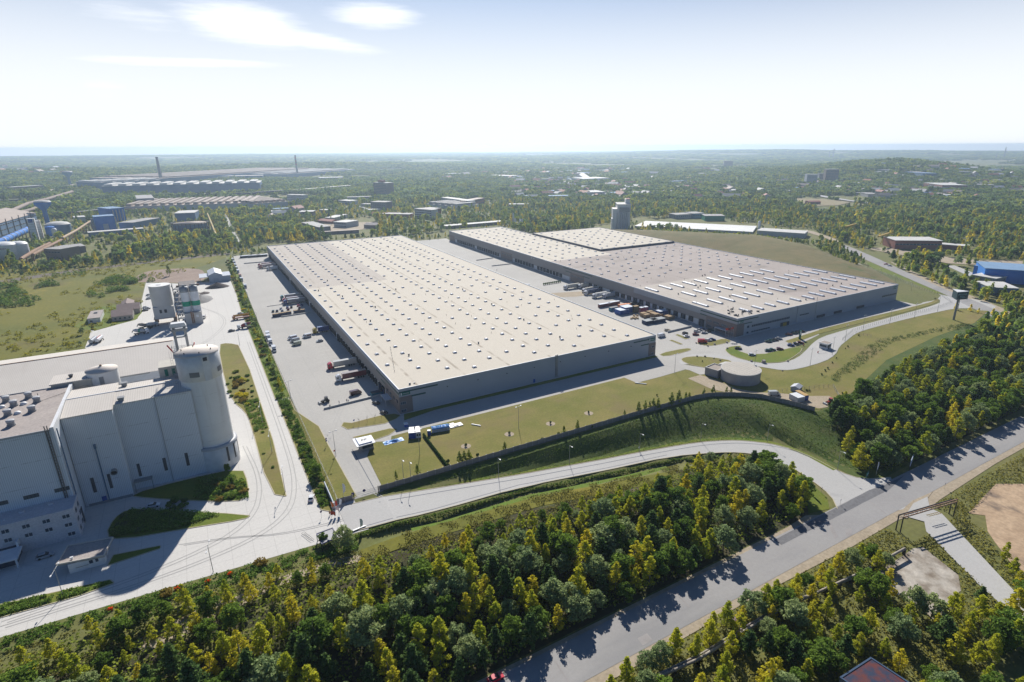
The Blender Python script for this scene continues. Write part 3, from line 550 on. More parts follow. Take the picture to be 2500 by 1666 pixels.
def warehouse_one():
    r = thing('warehouse', 'long beige-roofed warehouse nearer the camera, with trucks docked along its shaded west wall', 'warehouse', (0, 0, 0), 0, 'big grey distribution warehouses')
    X0, X1, Y0, Y1 = 68.5, 222.6, 244.5, 721.5; poly = [(X0, Y0), (X1, Y0), (X1, Y1), (X0, Y1)]
    walls(r, poly, 0, H1-.2, m_wall)
    sheet_ = lambda p, m, z: MB().prism(p, z-.02, z).build('roof', m, r)
    zr = H1-.4
    MB().prism([(X0+.3, Y0+.3), (X1-.3, Y0+.3), (X1-.3, Y1-.3), (133, Y1-.3), (133, 478), (X0+.3, 478)], zr-.02, zr).build('roof', m_roof, r)
    MB().prism([(X0+.3, 478), (133, 478), (133, Y1-.3), (X0+.3, Y1-.3)], zr-.02, zr).build('roof', m_roof2, r)
    parapet(r, poly, H1, m_flash); MB().box(X0-.1, X0-.065, Y0, Y1, H1-.75, H1-.1).build('edge_trim', m_flashb, r)
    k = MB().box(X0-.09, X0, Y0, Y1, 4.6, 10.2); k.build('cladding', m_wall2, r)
    k = MB().box(X0-.12, X0, 267, Y1, 1.2, 4.6); k.build('cladding', m_wlow, r)
    MB().box(X0-.25, X1+.25, Y0-.25, Y0, 0, .45).build('plinth', m_plinth, r)
    # office corner
    MB().box(X0-.14, 74.6, Y0-.14, Y0, .45, 8.7).build('cladding', m_brown, r); MB().box(X0-.14, X0, Y0, 266.6, .45, 8.7).build('cladding', m_brown, r)
    MB().box(217.4, X1+.1, Y0-.14, Y0, .45, 8.2).build('cladding', m_brown, r)
    for a in ((X0, 87.3, 10.7, 11.3), (74.3, 81.1, 7.9, 8.6), (206, 220, 10.5, 11.1), (211.5, 217.5, 7.7, 8.3)): MB().box(a[0], a[1], Y0-.18, Y0, a[2], a[3]).build('stripe', m_stripe, r)
    for a in ((Y0, 281, 10.0, 10.6), (266, 274, 7.4, 8.)): MB().box(X0-.2, X0, a[0], a[1], a[2], a[3]).build('stripe', m_stripe, r)
    sign(r, 71.4, Y0-.2, 10.2, 4.6, 1.5, 'y'); sign(r, 219.6, Y0-.2, 10.4, 4.6, 1.6, 'y')
    def win(a, b, z0, z1, n, Y=Y0-.14):
        o = MB().box(a-.1, b+.1, Y-.06, Y, z0-.1, z1+.1).build('window', m_frame, r)
        p = MB(); w = (b-a)/n
        for i in range(n): p.box(a+i*w+.06, a+(i+1)*w-.06, Y-.08, Y-.05, z0, z1)
        p.build('pane', m_win, o)
    win(68.9, 71.4, 5.0, 6.2, 3); win(68.9, 71.4, 1.2, 2.4, 3); win(219.6, 221.5, 5.2, 6.4, 2); win(219.6, 221.5, .9, 2.2, 2)
    for y in (247.5, 252.5, 258, 263): MB().box(X0-.25, X0-.1, y-1.2, y+1.2, 5., 6.3).build('window', m_win, r)
    MB().box(X0-3.4, X0, 256.5, 264.5, 3.2, 3.5).box(X0-3.3, X0-3.1, 256.7, 256.9, 0, 3.2).box(X0-3.3, X0-3.1, 264.1, 264.3, 0, 3.2).build('canopy', m_plinth, r)
    ys = []
    y = 283.
    while y < 712:
        if not (366 < y < 372 or 462 < y < 486 or 560 < y < 566): ys.append(y)
        y += 6.35
    docks(r, ('x', X0-.12, -1), ys, 1.2, 4.0, 2.9, m_dock)
    for y in (275.5, 270.0): docks(r, ('x', X0-.12, -1), [y], .05, 4.2, 3.1, m_blue)
    docks(r, ('x', X0-.12, -1), [369, 474, 480], .05, 4.2, 3.2, m_wlow)
    # docks on the far east side and wall lamps
    pts = []
    for k_ in range(13):
        x = 73.6+12.2*k_
        if x > X1-3: break
        st = 19. if k_ == 0 else 25.3 if k_ in (5, 9) else 12.65; y = 253+{0: 26, 1: 14, 2: 6, 3: 0, 4: 8, 5: 12, 6: 3, 7: 9, 8: 1, 9: 14, 10: 6, 11: 0, 12: 7}[k_]
        while y < Y1-6: pts.append((x, y)); y += st
    skylights(r, pts, zr)
    hood(r, [g(10, *p, 12.5) for p in ((853, 432), (1083, 487), (1350, 722), (1397, 590), (1593, 420), (1178, 188), (1335, 292), (938, 337), (1523, 14), (1677, 88), (1587, 45), (1718, 1050))]+[g(8, *p, 12.5) for p in ((288, 605), (545, 735), (828, 872), (1147, 1028), (428, 1078), (135, 530))]+[g(2, *p, 12.5) for p in ((1063, 845), (1131, 875), (1205, 910), (1268, 940), (1355, 980), (1467, 1030))], zr)
    rng = random.Random(4)
    roofvent(r, [(rng.uniform(76, 216), rng.uniform(260, 700)) for _ in range(46)]+[(74+i*1.1, 268+i*4.5) for i in range(9)], zr)
    MB().tube((0, 0, 0), (0, 0, 1.6), .07).box(-.3, .3, -.3, .3, 0, .5).build('antenna', m_steel, r, (77.5, 249, zr)); MB().box(-.4, .4, -.3, .3, 0, .9).build('air_unit', m_grey, r, (75.2, 248.6, zr))
    MB().box(153, 153.5, Y0-.35, Y0, 1, H1+.9).box(153.9, 154.4, Y0-.35, Y0, 1, H1+.9).build('roof_ladder', m_steel, r)
    for x in (140, 172, 196): MB().box(x-.6, x+.6, Y0-.08, Y0, .45, 2.5).build('door', m_blue if x == 140 else m_frame, r)
    for i, x in enumerate(range(92, 215, 16)): MB().box(x-.25, x+.25, Y0-.45, Y0, 8.9, 9.2).build('wall_lamp', m_dark, r)
    return r
def warehouse_two():
    r = thing('warehouse', 'farther warehouse with a patchwork brown roof, long strip rooflights and a brown office corner', 'warehouse', (0, 0, 0), 0, 'big grey distribution warehouses')
    X0, X1, Y0, Y1 = 289., 473., 242.5, 726.; H = 12.7; zr = H-.4
    poly = [(X0, Y0), (X1, Y0), (X1, 494), (366, 640), (366, Y1), (X0, Y1)]; poly = [(X0, Y0), (X1, Y0), (X1, 640), (366, 640), (366, Y1), (X0, Y1)]
    walls(r, poly, 0, H-.2, m_wall); parapet(r, poly, H, m_flash)
    MB().prism([(X0+.3, 474), (365, 474), (365, Y1-.3), (X0+.3, Y1-.3)], zr-.02, zr).build('roof', m_roof, r)
    MB().prism([(X0+.3, 346), (372, 346), (372, Y0+.3), (X1-.3, Y0+.3), (X1-.3, 495), (365, 495), (365, 474), (X0+.3, 474)], zr-.02, zr).build('roof', m_roof3, r)
    MB().prism([(X0+.3, Y0+.3), (372, Y0+.3), (372, 346), (X0+.3, 346)], zr-.02, zr).build('roof', m_roof2, r)
    p2 = [(365, 494), (469, 494), (469, 638), (365, 638)]
    MB().prism(p2, zr, H+1.6, cap=False).build('raised_wall', P('panel_navy', (.07, .085, .12)), r); MB().prism([(365.3, 494.3), (468.7, 494.3), (468.7, 637.7), (365.3, 637.7)], H+1.3, H+1.35).build('roof', m_roof, r); parapet(r, p2, H+1.7, P('cap_dark', (.12, .13, .17)))
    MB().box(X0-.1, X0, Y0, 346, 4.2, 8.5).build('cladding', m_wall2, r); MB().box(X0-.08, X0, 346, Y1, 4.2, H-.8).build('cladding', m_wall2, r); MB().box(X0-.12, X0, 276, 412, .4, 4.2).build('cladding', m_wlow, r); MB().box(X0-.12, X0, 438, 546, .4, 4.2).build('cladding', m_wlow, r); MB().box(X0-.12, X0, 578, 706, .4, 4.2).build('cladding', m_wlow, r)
    MB().box(X0-.25, X1+.1, Y0-.25, Y0, 0, .4).build('plinth', m_plinth, r)
    # office corners
    MB().box(X0-.16, 296, Y0-.16, Y0, .4, 8.8).build('cladding', m_brown, r); MB().box(X0-.16, X0, Y0, 268.5, .4, 8.8).build('cladding', m_brown, r)
    MB().box(X0-.16, X0, 414, 436, .2, 8.6).build('cladding', m_brown, r); MB().box(X0-.16, X0, 549, 576, .2, 8.4).build('cladding', m_brown, r); MB().box(X0-.16, X0, 708, Y1, .2, 8.).build('cladding', m_brown, r)
    for a in ((X0, 309, 10.6, 11.2), (296, 303.3, 8.0, 8.6)): MB().box(a[0], a[1], Y0-.2, Y0, a[2], a[3]).build('stripe', m_stripe, r)
    for a in ((Y0, 274.3, 10.5, 11.2), (268.5, 274.4, 8.2, 8.8), (402, 448, 10.8, 11.4), (434, 444, 8.2, 8.7), (406, 416, 8.2, 8.7)): MB().box(X0-.2, X0, a[0], a[1], a[2], a[3]).build('stripe', m_stripe, r)
    sign(r, 292.6, Y0-.2, 10.0, 4.2, 1.5, 'y'); sign(r, X0-.1, 503, 10.8, 9, 1.8, 'x', P('sign_grey', (.25, .25, .25)), 'PROLOGIS'); sign(r, 468, Y0-.2, 10.6, 4.6, 1.7, 'y')
    def win(face, a, b, z0, z1, n, c=m_win, inset=.2):
        w = (b-a)/n; o = MB(); p = MB()
        for i in range(n):
            if face == 'y': p.box(a+i*w+.12, a+(i+1)*w-.12, Y0-inset-.03, Y0-inset+.02, z0+.06, z1-.06)
            else: p.box(X0-inset-.03, X0-inset+.02, a+i*w+.12, a+(i+1)*w-.12, z0+.06, z1-.06)
        if face == 'y': o.box(a, b, Y0-inset, Y0, z0, z1)
        else: o.box(X0-inset, X0, a, b, z0, z1)
        f = o.build('window', m_frame, r); p.build('pane', c, f)
    win('y', 303.2, 341.5, 4.8, 6.3, 22); win('y', 303.3, 321.7, 1.1, 2.1, 8); win('y', 298.6, 301, 4.8, 6.5, 1); win('y', 298.7, 300.8, 1, 2.3, 1); win('y', 352, 362, 5.0, 6., 6); win('y', 452, 472, 4.8, 6.1, 8)
    for a, b in ((244.5, 247.5), (249.5, 255), (257, 262), (263.5, 267.5)): win('x', a, b, 4.9, 6.4, 5); win('x', a, b, 1.2, 2.8, 4)
    for a in (415.5, 420.5, 425.5, 430.5): win('x', a, a+3.6, 5.2, 6.5, 4)
    for a in (551, 557, 563, 569): win('x', a, a+4, 5.2, 6.5, 4)
    MB().box(X0-3.2, X0, 248, 258, 3.3, 3.6).box(X0-3.1, X0-2.9, 248.2, 248.4, 0, 3.3).box(X0-3.1, X0-2.9, 257.6, 257.8, 0, 3.3).build('canopy', m_plinth, r)
    MB().box(332.6, 341.5, Y0-.3, Y0, .2, 3.0).build('loading_gate', m_dark, r); MB().box(335, 338.8, Y0-.34, Y0-.3, .3, 2.7).build('yellow_door', P('yellow_paint', (.5, .33, .03)), r)
    docks(r, ('x', X0-.12, -1), [272.3], .05, 4, 3.3)
    docks(r, ('x', X0-.12, -1), [282.5+7.6*i for i in range(17) if i not in (13,)], .9, 3.8, 3.3)
    docks(r, ('x', X0-.12, -1), [452+5.9*i for i in range(16) if i != 8], .9, 3.8, 2.9); docks(r, ('x', X0-.12, -1), [582+6.*i for i in range(20) if i != 10], .9, 3.8, 2.9)
    for x, y0_, y1_ in ((349, 0, H+1), ): MB().box(x, x+.4, Y0-.5, Y0, .3, H).build('downpipe', m_frame, r)
    MB().cyl(366, Y0-2.5, 0, 17, .18, .12, 8).build('mast', m_steel, r)
    for x in (372, 392, 420): MB().box(x, x+9, Y0-.5, Y0, .4, 2.2).build('louvre', m_dark, r)
    # rooflights: domes on the brown and far parts, vaulted strips on the near part
    pts = [];
    for i in range(15):
        x = 297+12.4*i
        st = 12.65 if i % 2 else 25.3
        y = 368 if i % 2 else 374
        if x > 372: y = 356
        while y < (634 if x > 362 else 716):
            if x < X1-4: pts.append((x, y, zr if not (365 < x < 469 and y > 494) else H+1.35))
            y += st
    pp = sorted([p for p in pts if p[2] == zr], key=lambda p: p[0]**2+p[1]**2); skylights(r, [(p[0], p[1]) for p in pp], zr, 70); sk = [(p[0], p[1]) for p in pts if p[2] != zr and p[0] > 368]; skylights(r, sk, H+1.35, 30)
    n = 0
    def strip(x, y0, y1, gaps):
        k = MB(); L_ = y1-y0; w = 1.1; prof = [(-w, 0), (-w, .4), (-w*.8, .8), (-w*.4, 1.05), (0, 1.1), (w*.4, 1.05), (w*.8, .8), (w, .4), (w, 0)]
        cuts = [0]+gaps+[L_]
        for a, b in zip(cuts[:-1], cuts[1:]):
            a += .12; b -= .12; vs = [(px, a, pz) for px, pz in prof]+[(px, b, pz) for px, pz in prof]; m_ = len(prof); k.add(vs, [(i+1, i, i+m_, i+1+m_) for i in range(m_-1)]+[tuple(range(m_)), tuple(range(2*m_-1, m_-1, -1))])
        o = k.build('strip_rooflight', m_sky, r, (x, y0, zr)); MB().box(-w-.2, w+.2, -.2, L_+.2, 0, .42).build('upstand', m_frame, o)
    for i, x in enumerate((295.5, 309.5, 321.8, 335, 348, 362.3, 375.8, 389, 402, 415, 428, 441, 454, 466)):
        strip(x, 325.5, 339.5, [3] if i % 2 else [8, 11]) if x < 440 else None
        if i: strip(x, 300.3, 314, [9, 11.5] if i % 2 else [2.5])
        strip(x, 274.5, 288.2, [2.2, 5] if i % 2 == 0 else [10]) 
        if x > 300: strip(x, 249.5+(i % 2), 258.5 if x < 380 else 262.5, [3, 5.5] if x < 380 else [3])
    rng = random.Random(7)
    for i in range(26):
        x, y = 293+rng.random()*22, 246+rng.random()*17; k = MB().box(-.5, .5, -.5, .5, 0, .7) if i % 2 else MB().cyl(0, 0, 0, 1.1, .25, .35, 8); k.build('air_unit' if i % 2 else 'vent_pipe', m_dark, r, (x, y, zr))
    hood(r, [g(3, *p, 12.5) for p in ((1515, 1338), (1695, 1280), (1735, 1172), (1758, 1165), (1985, 1360), (1715, 1265), (782, 770), (773, 818), (818, 865), (1105, 835), (508, 797), (493, 902))]+[g(4, *p, 12.5) for p in ((590, 1262), (668, 1245), (495, 1210), (345, 1390))], zr)
    roofvent(r, [(rng.uniform(295, 465), rng.uniform(250, 480)) for _ in range(60)]+[(468.5, 260+i*9) for i in range(14)], zr, 1.2)
    return r
WH1 = warehouse_one(); WH2 = warehouse_two()
# ------------------------------------------------------------------ factory in the west
m_clad = mat('ribbed_cladding', (.70, .73, .76), .55, (.64, .67, .70), .06, .6)
overlay(m_clad, lines_mask(0, .5, .1, amt=.5), (.3, .31, .33)); overlay(m_clad, lines_mask(2, 8.3, .16, .1, .6, .5), (.3, .3, .31)); overlay(m_clad, noise_mask(.25, .58, .8, .4, stretch=(1, 1, .08), detail=8.), (.35, .33, .3))
m_clady = mat('ribbed_cladding_side', (.7, .73, .76), .55); overlay(m_clady, lines_mask(1, .5, .1, amt=.5), (.3, .31, .33))
m_silo = mat('silo_shell', (.76, .76, .74), .6, (.68, .67, .65), .12, .6)
overlay(m_silo, lines_mask(2, 6.2, .07, .2, .6, .4), (.3, .27, .24)); overlay(m_silo, noise_mask(.35, .55, .8, .5, stretch=(1, 1, .08), detail=8.), (.42, .38, .33))
m_roofs = mat('ribbed_roof', (.62, .58, .53), .7, (.56, .52, .47), .08, .6); overlay(m_roofs, lines_mask(0, .7, .14, amt=.45), (.4, .37, .33)); overlay(m_roofs, noise_mask(.12, .58, .8, .5, stretch=(1, .15, 1), detail=8.), (.45, .4, .35))
m_felt = mat('felt_roof', (.43, .38, .35), .95, (.36, .32, .3), .12, .6, grain=1.5); overlay(m_felt, noise_mask(.15, .6, .8, .5, detail=8.), (.55, .52, .48))
m_feltd = mat('dark_felt_roof', (.2, .17, .165), .95, (.15, .13, .13), .2, .6, grain=1.5)
m_render = mat('pale_render', (.62, .6, .62), .85, (.56, .54, .56), .4, .6, grain=2.)
m_rust = mat('rusty_steel', (.24, .12, .07), .9, (.4, .3, .22), .8, .6)
def louvre_y(r, a, b, z0, z1, Y, name='louvre', m=m_dark):
    k = MB().box(a, b, Y-.08, Y, z0, z1); o = k.build(name, m, r); s = MB(); n = max(3, int((z1-z0)/.35))
    for i in range(n): s.box(a+.05, b-.05, Y-.13, Y-.08, z0+(i+.2)*(z1-z0)/n, z0+(i+.6)*(z1-z0)/n)
    s.build('slat', P('slat_grey', (.16, .16, .17)), o)
def hall():
    r = thing('production_hall', 'tall windowless white-clad production hall beside the big silo', 'factory hall')
    MB().box(-33.6, -10.3, 234, 252, 0, 34).build('wall', m_clad, r)
    MB().add([(-33.9, 233.6, 34.0), (-10.2, 233.6, 34.0), (-10.2, 244.3, 35.0), (-33.9, 244.3, 35.0), (-10.2, 253, 34.3), (-33.9, 253, 34.3), (-33.9, 233.6, 33.8), (-10.2, 233.6, 33.8), (-10.2, 253, 33.8), (-33.9, 253, 33.8)], [(0, 1, 2, 3), (3, 2, 4, 5), (6, 7, 1, 0), (8, 9, 5, 4), (7, 8, 4, 2, 1), (9, 6, 0, 3, 5)]).build('roof', m_roofs, r)
    MB().box(-47.4, -33.6, 230, 256, 0, 33.6).build('wall', m_clad, r)
    MB().add([(-47.4, 229.7, 33.9), (-33.4, 229.7, 33.9), (-33.4, 244.3, 35.1), (-47.4, 244.3, 35.1), (-33.4, 256.5, 34.2), (-47.4, 256.5, 34.2), (-47.4, 229.7, 33.5), (-33.4, 229.7, 33.5), (-33.4, 256.5, 33.5), (-47.4, 256.5, 33.5)], [(0, 1, 2, 3), (3, 2, 4, 5), (6, 7, 1, 0), (8, 9, 5, 4), (7, 8, 4, 2, 1)]).build('roof', m_roofs, r)
    MB().box(-47.4, -10.4, 244.1, 244.6, 35.05, 35.25).build('ridge_cap', m_white, r)
    for a, b, z0, z1 in ((-31.3, -30.4, 4.9, 10), (-23.4, -22.4, 4.8, 10), (-16.4, -15.4, 4.7, 10)): louvre_y(r, a, b, z0, z1, 234)
    for a, b, z0, z1 in ((-44.3, -43.3, 4.8, 10.5), (-39.6, -38.7, 4.9, 10.5)): louvre_y(r, a, b, z0, z1, 230)
    MB().box(-21.7, -21.4, 233.7, 234, 0, 33.8).build('downpipe', m_frame, r); MB().box(-46.4, -33.8, 229.8, 230, .0, .9).build('plinth', m_grey, r)
    MB().tube((-40.6, 229.7, 1), (-40.6, 229.7, 21), .16).box(-40.9, -40.3, 229.4, 230, 21, 22.5).build('standpipe', P('pipe_slate', (.1, .17, .27)), r)
    k = MB().tube((-37.3, 230.2, 11.3), (-37.3, 228.8, 10.9), .95, .95, 16, cap=False); k.build('outlet', m_steel, r); MB().tube((-37.3, 229.9, 11.2), (-37.3, 229.2, 11.0), .8, .8, 16).build('outlet_throat', m_black, r)
    MB().box(-33, -27.5, 231.4, 234, 3.9, 4.2).box(-33, -32.8, 231.5, 231.7, 0, 3.9).box(-27.7, -27.5, 231.5, 231.7, 0, 3.9).build('canopy', m_grey, r)
    MB().box(-42.6, -41.2, 229.9, 230, 0, 2.6).build('door', m_blue, r)
    for x, y in ((-31.2, 236.2), (-14.3, 249), (-31, 250)):
        MB().box(-.8, .8, -.8, .8, 0, .8).box(-1, 1, -1, 1, .8, 1.25).build('roof_fan', m_grey, r, (x, y, 34.2+(.6 if y > 240 else 0)))
    # conveyor house and round bin between the halls
    MB().box(-54, -42, 262, 272, 28, 35.5).build('roof_house', P('cream_paint', (.55, .52, .45)), r); MB().box(-54.4, -41.6, 261.6, 272.4, 35.5, 35.9).build('roof', m_roofs, r)
    MB().cyl(-48.5, 267, 35.9, 37, .5, .8, 10).build('roof_fan', m_dark, r)
    MB().box(-20, -10.6, 253, 262, 30, 38.4).build('roof_house', MATS['cream_paint'], r)
    for x in (-18.2, -15.8): MB().box(x, x+1.1, 252.9, 253, 34.6, 37.4).build('louvre', m_green, r)
    MB().box(-40, -19, 254, 262, 24, 30.5).build('conveyor_trough', m_dark, r)
    for x in range(-39, -19, 2): MB().box(x, x+.2, 254, 262, 30.5, 31.2).build('cross_beam', m_steel, r)
    MB().box(-40, -11, 253.2, 253.5, 31.5, 31.7).box(-40, -11, 261.9, 262.2, 31.5, 31.7).build('railing', m_steel, r)
    return r
def silo():
    x, y = -6.3, 240.4
    r = thing('silo', 'tallest round off-white silo with a shallow cone roof at the end of the production hall', 'silo', (x, y, 0))
    MB().lathe(0, 0, [(6.85, 9), (6.85, 36.8)], 48).build('shell', m_silo, r)
    MB().lathe(0, 0, [(6.85, 36.8), (7.15, 36.9), (7.15, 46.4), (6.7, 46.6)], 48).build('head_band', mat('silo_head', (.68, .69, .7), .5), r)
    MB().lathe(0, 0, [(7.3, 46.3), (7.3, 46.7), (0.05, 47.5)], 48).build('cone_roof', mat('silo_roof', (.68, .62, .56), .8, (.6, .54, .48), .5, .6), r)
    MB().lathe(0, 0, [(7.75, 0), (7.75, 9.4), (6.8, 9.6)], 48).build('base_ring', mat('silo_base', (.7, .7, .68), .7), r)
    MB().lathe(0, 0, [(7.95, 9.), (7.95, 10.0), (6.8, 10.1)], 48).build('walkway', m_frame, r)
    def arc(a0, a1, rr, z0, z1, t, m, nm):
        k = MB(); n = 12; vs = []
        for i in range(n+1):
            a = RAD(a0+(a1-a0)*i/n); vs += [((rr+t)*math.cos(a), (rr+t)*math.sin(a), z0), ((rr+t)*math.cos(a), (rr+t)*math.sin(a), z1)]
        k.add(vs, [(2*i, 2*i+2, 2*i+3, 2*i+1) for i in range(n)], smooth=True); k.build(nm, m, r)
    arc(-118, -92, 7.15, 38.7, 40.6, .05, P('louvre_grey', (.2, .2, .2)), 'louvre'); arc(-38, -12, 7.15, 38.7, 40.6, .05, MATS['louvre_grey'], 'louvre')
    arc(-80, -60, 7.15, 36.8, 46.2, .12, MATS['silo_head'], 'panel'); arc(-77, -66, 7.15, 44.4, 45.8, .3, m_dark, 'hatch')
    for a in (-64, -40, -14): arc(a, a+6, 7.75, 2.8, 8.8, .04, m_dark, 'window')
    arc(-78, -62, 7.75, 0, 2.6, .06, m_white, 'door')
    rng = random.Random(3)
    for i in range(6):
        a = RAD(i*60-20); MB().cyl(5*math.cos(a), 5*math.sin(a), 47, 47.5, .18, .18, 6).build('roof_nozzle', m_dark, r)
    k = MB()
    for i in range(40):
        a0, a1 = RAD(150+i*1.5), RAD(151.5+i*1.5)
    for i in range(16): a = RAD(140+i*6); k.tube((7.2*math.cos(a), 7.2*math.sin(a), 46.7), (7.2*math.cos(a), 7.2*math.sin(a), 47.8), .04, n=4)
    for zz in (47.2, 47.8):
        for i in range(15): a, b = RAD(140+i*6), RAD(146+i*6); k.tube((7.2*math.cos(a), 7.2*math.sin(a), zz), (7.2*math.cos(b), 7.2*math.sin(b), zz), .04, n=4)
    k.build('handrail', m_steel, r)
    k = MB(); x0 = -8.2
    for zz in range(0, 46, 1): k.box(x0-.3, x0+.3, 1.0, 1.08, zz, zz+.06)
    k.box(x0-.35, x0-.3, 1, 1.08, 0, 47.6).box(x0+.3, x0+.35, 1, 1.08, 0, 47.6); k.build('ladder', m_steel, r)
    # bucket elevator head behind the silo
    e = thing('bucket_elevator', 'grey steel bucket elevator head with twin legs rising behind the big silo', 'elevator', (-10.8, 253, -6.5))
    MB().box(-2.4, 2.4, -2, 2, 34, 48.5).build('machine_house', m_grey, e)
    for sx in (-1.7, 1.9): MB().box(sx-.45, sx+.45, .2, 1.1, 30, 60.5).build('leg', m_steel, e)
    MB().box(-2.6, 2.8, -.4, 1.8, 58.2, 59.).box(-2.2, 2.4, -.2, 1.6, 55.5, 56).build('cross_head', m_steel, e)
    vs = [(-2.9, -1, 60), (2.7, -1, 60), (2.7, 2, 60), (-2.9, 2, 60), (-2.2, -.9, 61.4), (2.2, -.9, 61.4), (2.2, 1.9, 61.4), (-2.2, 1.9, 61.4)]; MB().add(vs, [(4, 5, 6, 7), (0, 1, 5, 4), (1, 2, 6, 5), (2, 3, 7, 6), (3, 0, 4, 7), (3, 2, 1, 0)]).build('hood', m_white, e)
    k = MB()
    for z in (48.6, 52.): 
        for a, b in (((-3.4, -3), (3.4, -3)), ((3.4, -3), (3.4, 3)), ((-3.4, -3), (-3.4, 3))): k.tube((*a, z+1.1), (*b, z+1.1), .06, n=4).tube((*a, z+.6), (*b, z+.6), .06, n=4)
        for p in ((-3.4, -3), (0, -3), (3.4, -3), (3.4, 0), (-3.4, 0)): k.tube((*p, z), (*p, z+1.1), .06, n=4)
    k.build('railing', m_steel, e); MB().box(-3.5, 3.5, -3.1, 3, 48.45, 48.6).build('platform', m_dark, e)
    MB().tube((-3, -1, 50), (-4.6, -3, 54), .25).tube((3.2, -1, 50), (4.2, -2, 53.5), .2).build('boom', m_red, e)
def shed():
    r = thing('clinker_shed', 'big grey-roofed shed full of round vents, left of the production hall', 'factory hall')
    X0, X1, Y0, Y1, H = -112, -47.6, 220, 262, 34.4
    MB().box(X0, X1, Y0, Y1, 0, H-.1).build('wall', m_clad, r); MB().prism([(X0+.2, Y0+.2), (X1-.9, Y0+.2), (X1-.9, Y1-.2), (X0+.2, Y1-.2)], H, H+.03).build('roof', m_felt, r)
    MB().box(X1-.9, X1+.02, Y0-.02, Y1, 33, 35.2).build('parapet', m_white, r); MB().box(X0, X1-.9, Y0-.1, Y0+.2, H-.4, H+.25).box(X0, X1-.9, Y1-.2, Y1+.05, H-.4, H+.35).build('eaves_trim', m_frame, r)
    for x, y in [g(5, px, py, 34.4) for px, py in ((60, 750), (130, 790), (265, 715), (340, 755), (295, 840), (75, 875), (105, 970))]:
        o = MB().cyl(0, 0, 0, .5, 1.15, 1.15, 16).cyl(0, 0, .5, 1.9, .95, 1.05, 16).build('roof_vent', m_grey, r, (x, y, H)); MB().lathe(0, 0, [(1.1, 1.5), (1.16, 1.7), (1.12, 1.95), (.9, 2.1), (0, 2.1)], 16).build('cowl', m_frame, o)
    for px, py in ((215, 770), (160, 855), (15, 800)):
        x, y = g(5, px, py, 34.6); MB().lathe(0, 0, [(1., 0), (1., .35), (.7, .75), (0, .9)], 16).build('dome_vent', m_white, r, (x, y, H))
    for z0 in (12.9,):
        for a in (-51.8, -59.5, -67, -75, -83):
            o = MB().box(a, a+3.8, Y0-.08, Y0, z0, z0+1.3).build('window', m_dark, r); k = MB()
            for i in range(4): k.box(a+.1+i*.93, a+.85+i*.93, Y0-.1, Y0-.08, z0+.1, z0+1.2)
            k.build('pane', mat('dusty_glass', (.09, .11, .12), .3), o)
    k = MB().box(-49.75, -49.55, Y0-.5, Y0, 10.2, 36.1).box(-49.1, -48.9, Y0-.5, Y0, 10.2, 36.1)
    for z in range(11, 36): k.box(-49.6, -49.1, Y0-.4, Y0-.3, z, z+.1)
    k.build('caged_ladder', P('ladder_brown', (.17, .15, .14)), r); MB().tube((-47.2, 221.5, 10), (-47.2, 221.5, 34), .18).build('downpipe', MATS['pipe_slate'], r)
    MB().tube((-56, 248, H+.3), (-44, 258, H+.3), .06).tube((-56, 252, H), (-56, 252, H+2.2), .1).build('cable_mast', m_dark, r)
    MB().box(-86, -80, 240, 246, H, H+.5).build('hatch', m_felt, r)
def office():
    r = thing('office_block', 'three-storey pale office block with paired windows in the shade at the foot of the factory', 'office building')
    X0, X1, Y0, Y1, H = -92, -46.7, 211, 220, 10.5
    MB().box(X0, X1, Y0, Y1, 0, H-.1).build('wall', m_render, r); MB().box(X0+.4, X1-.45, Y0+.4, Y1, H-.35, H-.3).build('roof', m_feltd, r)
    MB().box(X0, X1+.05, Y0-.05, Y0+.4, H-.3, H+.1).box(X1-.45, X1+.05, Y0+.4, Y1, H-.3, H+.1).build('parapet', m_render, r)
    def win(x, z, w=1.9, h=1.35, lit=False):
        o = MB().box(x, x+w, Y0-.08, Y0, z, z+h).build('window', m_white, r); MB().box(x+.07, x+w/2-.06, Y0-.1, Y0-.08, z+.08, z+h-.08).box(x+w/2+.06, x+w-.07, Y0-.1, Y0-.08, z+.08, z+h-.08).build('pane', m_win, o); MB().box(x-.1, x+w+.1, Y0-.22, Y0, z-.12, z).build('sill', m_white, o)
    for i in range(9):
        x = -49.8-4.85*i; win(x, 7.75); win(x, 4.65)
        if i not in (1, 2): win(x+.1, 1.3) if i == 0 or i > 3 else win(x-1, 1.2)
    for y in (213, 217): 
        for z in (7.7, 4.6, 1.3):
            MB().box(X1, X1+.08, y, y+1.6, z, z+1.3).build('window', m_win, r)
    MB().box(X1, X1+.1, 219.2, 220.8, 0, 5.6).build('gate', m_dark, r)
    for x, y in ((-60, 216.5), (-72.5, 214.8), (-53, 217.5)): MB().box(-.6, .6, -.5, .5, 0, .9).build('chimney', m_render, r, (x, y, H-.3))
    for x in (-64.5, -63.8): MB().lathe(0, 0, [(.3, 0), (.3, .3), (0, .45)], 10).build('roof_nozzle', m_white, r, (x, 214.6, H-.3))
    MB().box(-66, -60.2, 202.2, 209, 3.0, 3.4).build('porch_roof', m_white, r); MB().box(-61, -60.6, 202.6, 203.1, 0, 3.0).box(-66, -65.6, 202.6, 203.1, 0, 3.0).build('porch_post', m_white, r); MB().box(-66, -61.2, 204.5, 211, .1, 3.0).build('porch_glazing', m_win, r)
    MB().box(-61.5, -61, 209, 211, 3.4, 5.2).build('porch_screen', m_white, r)
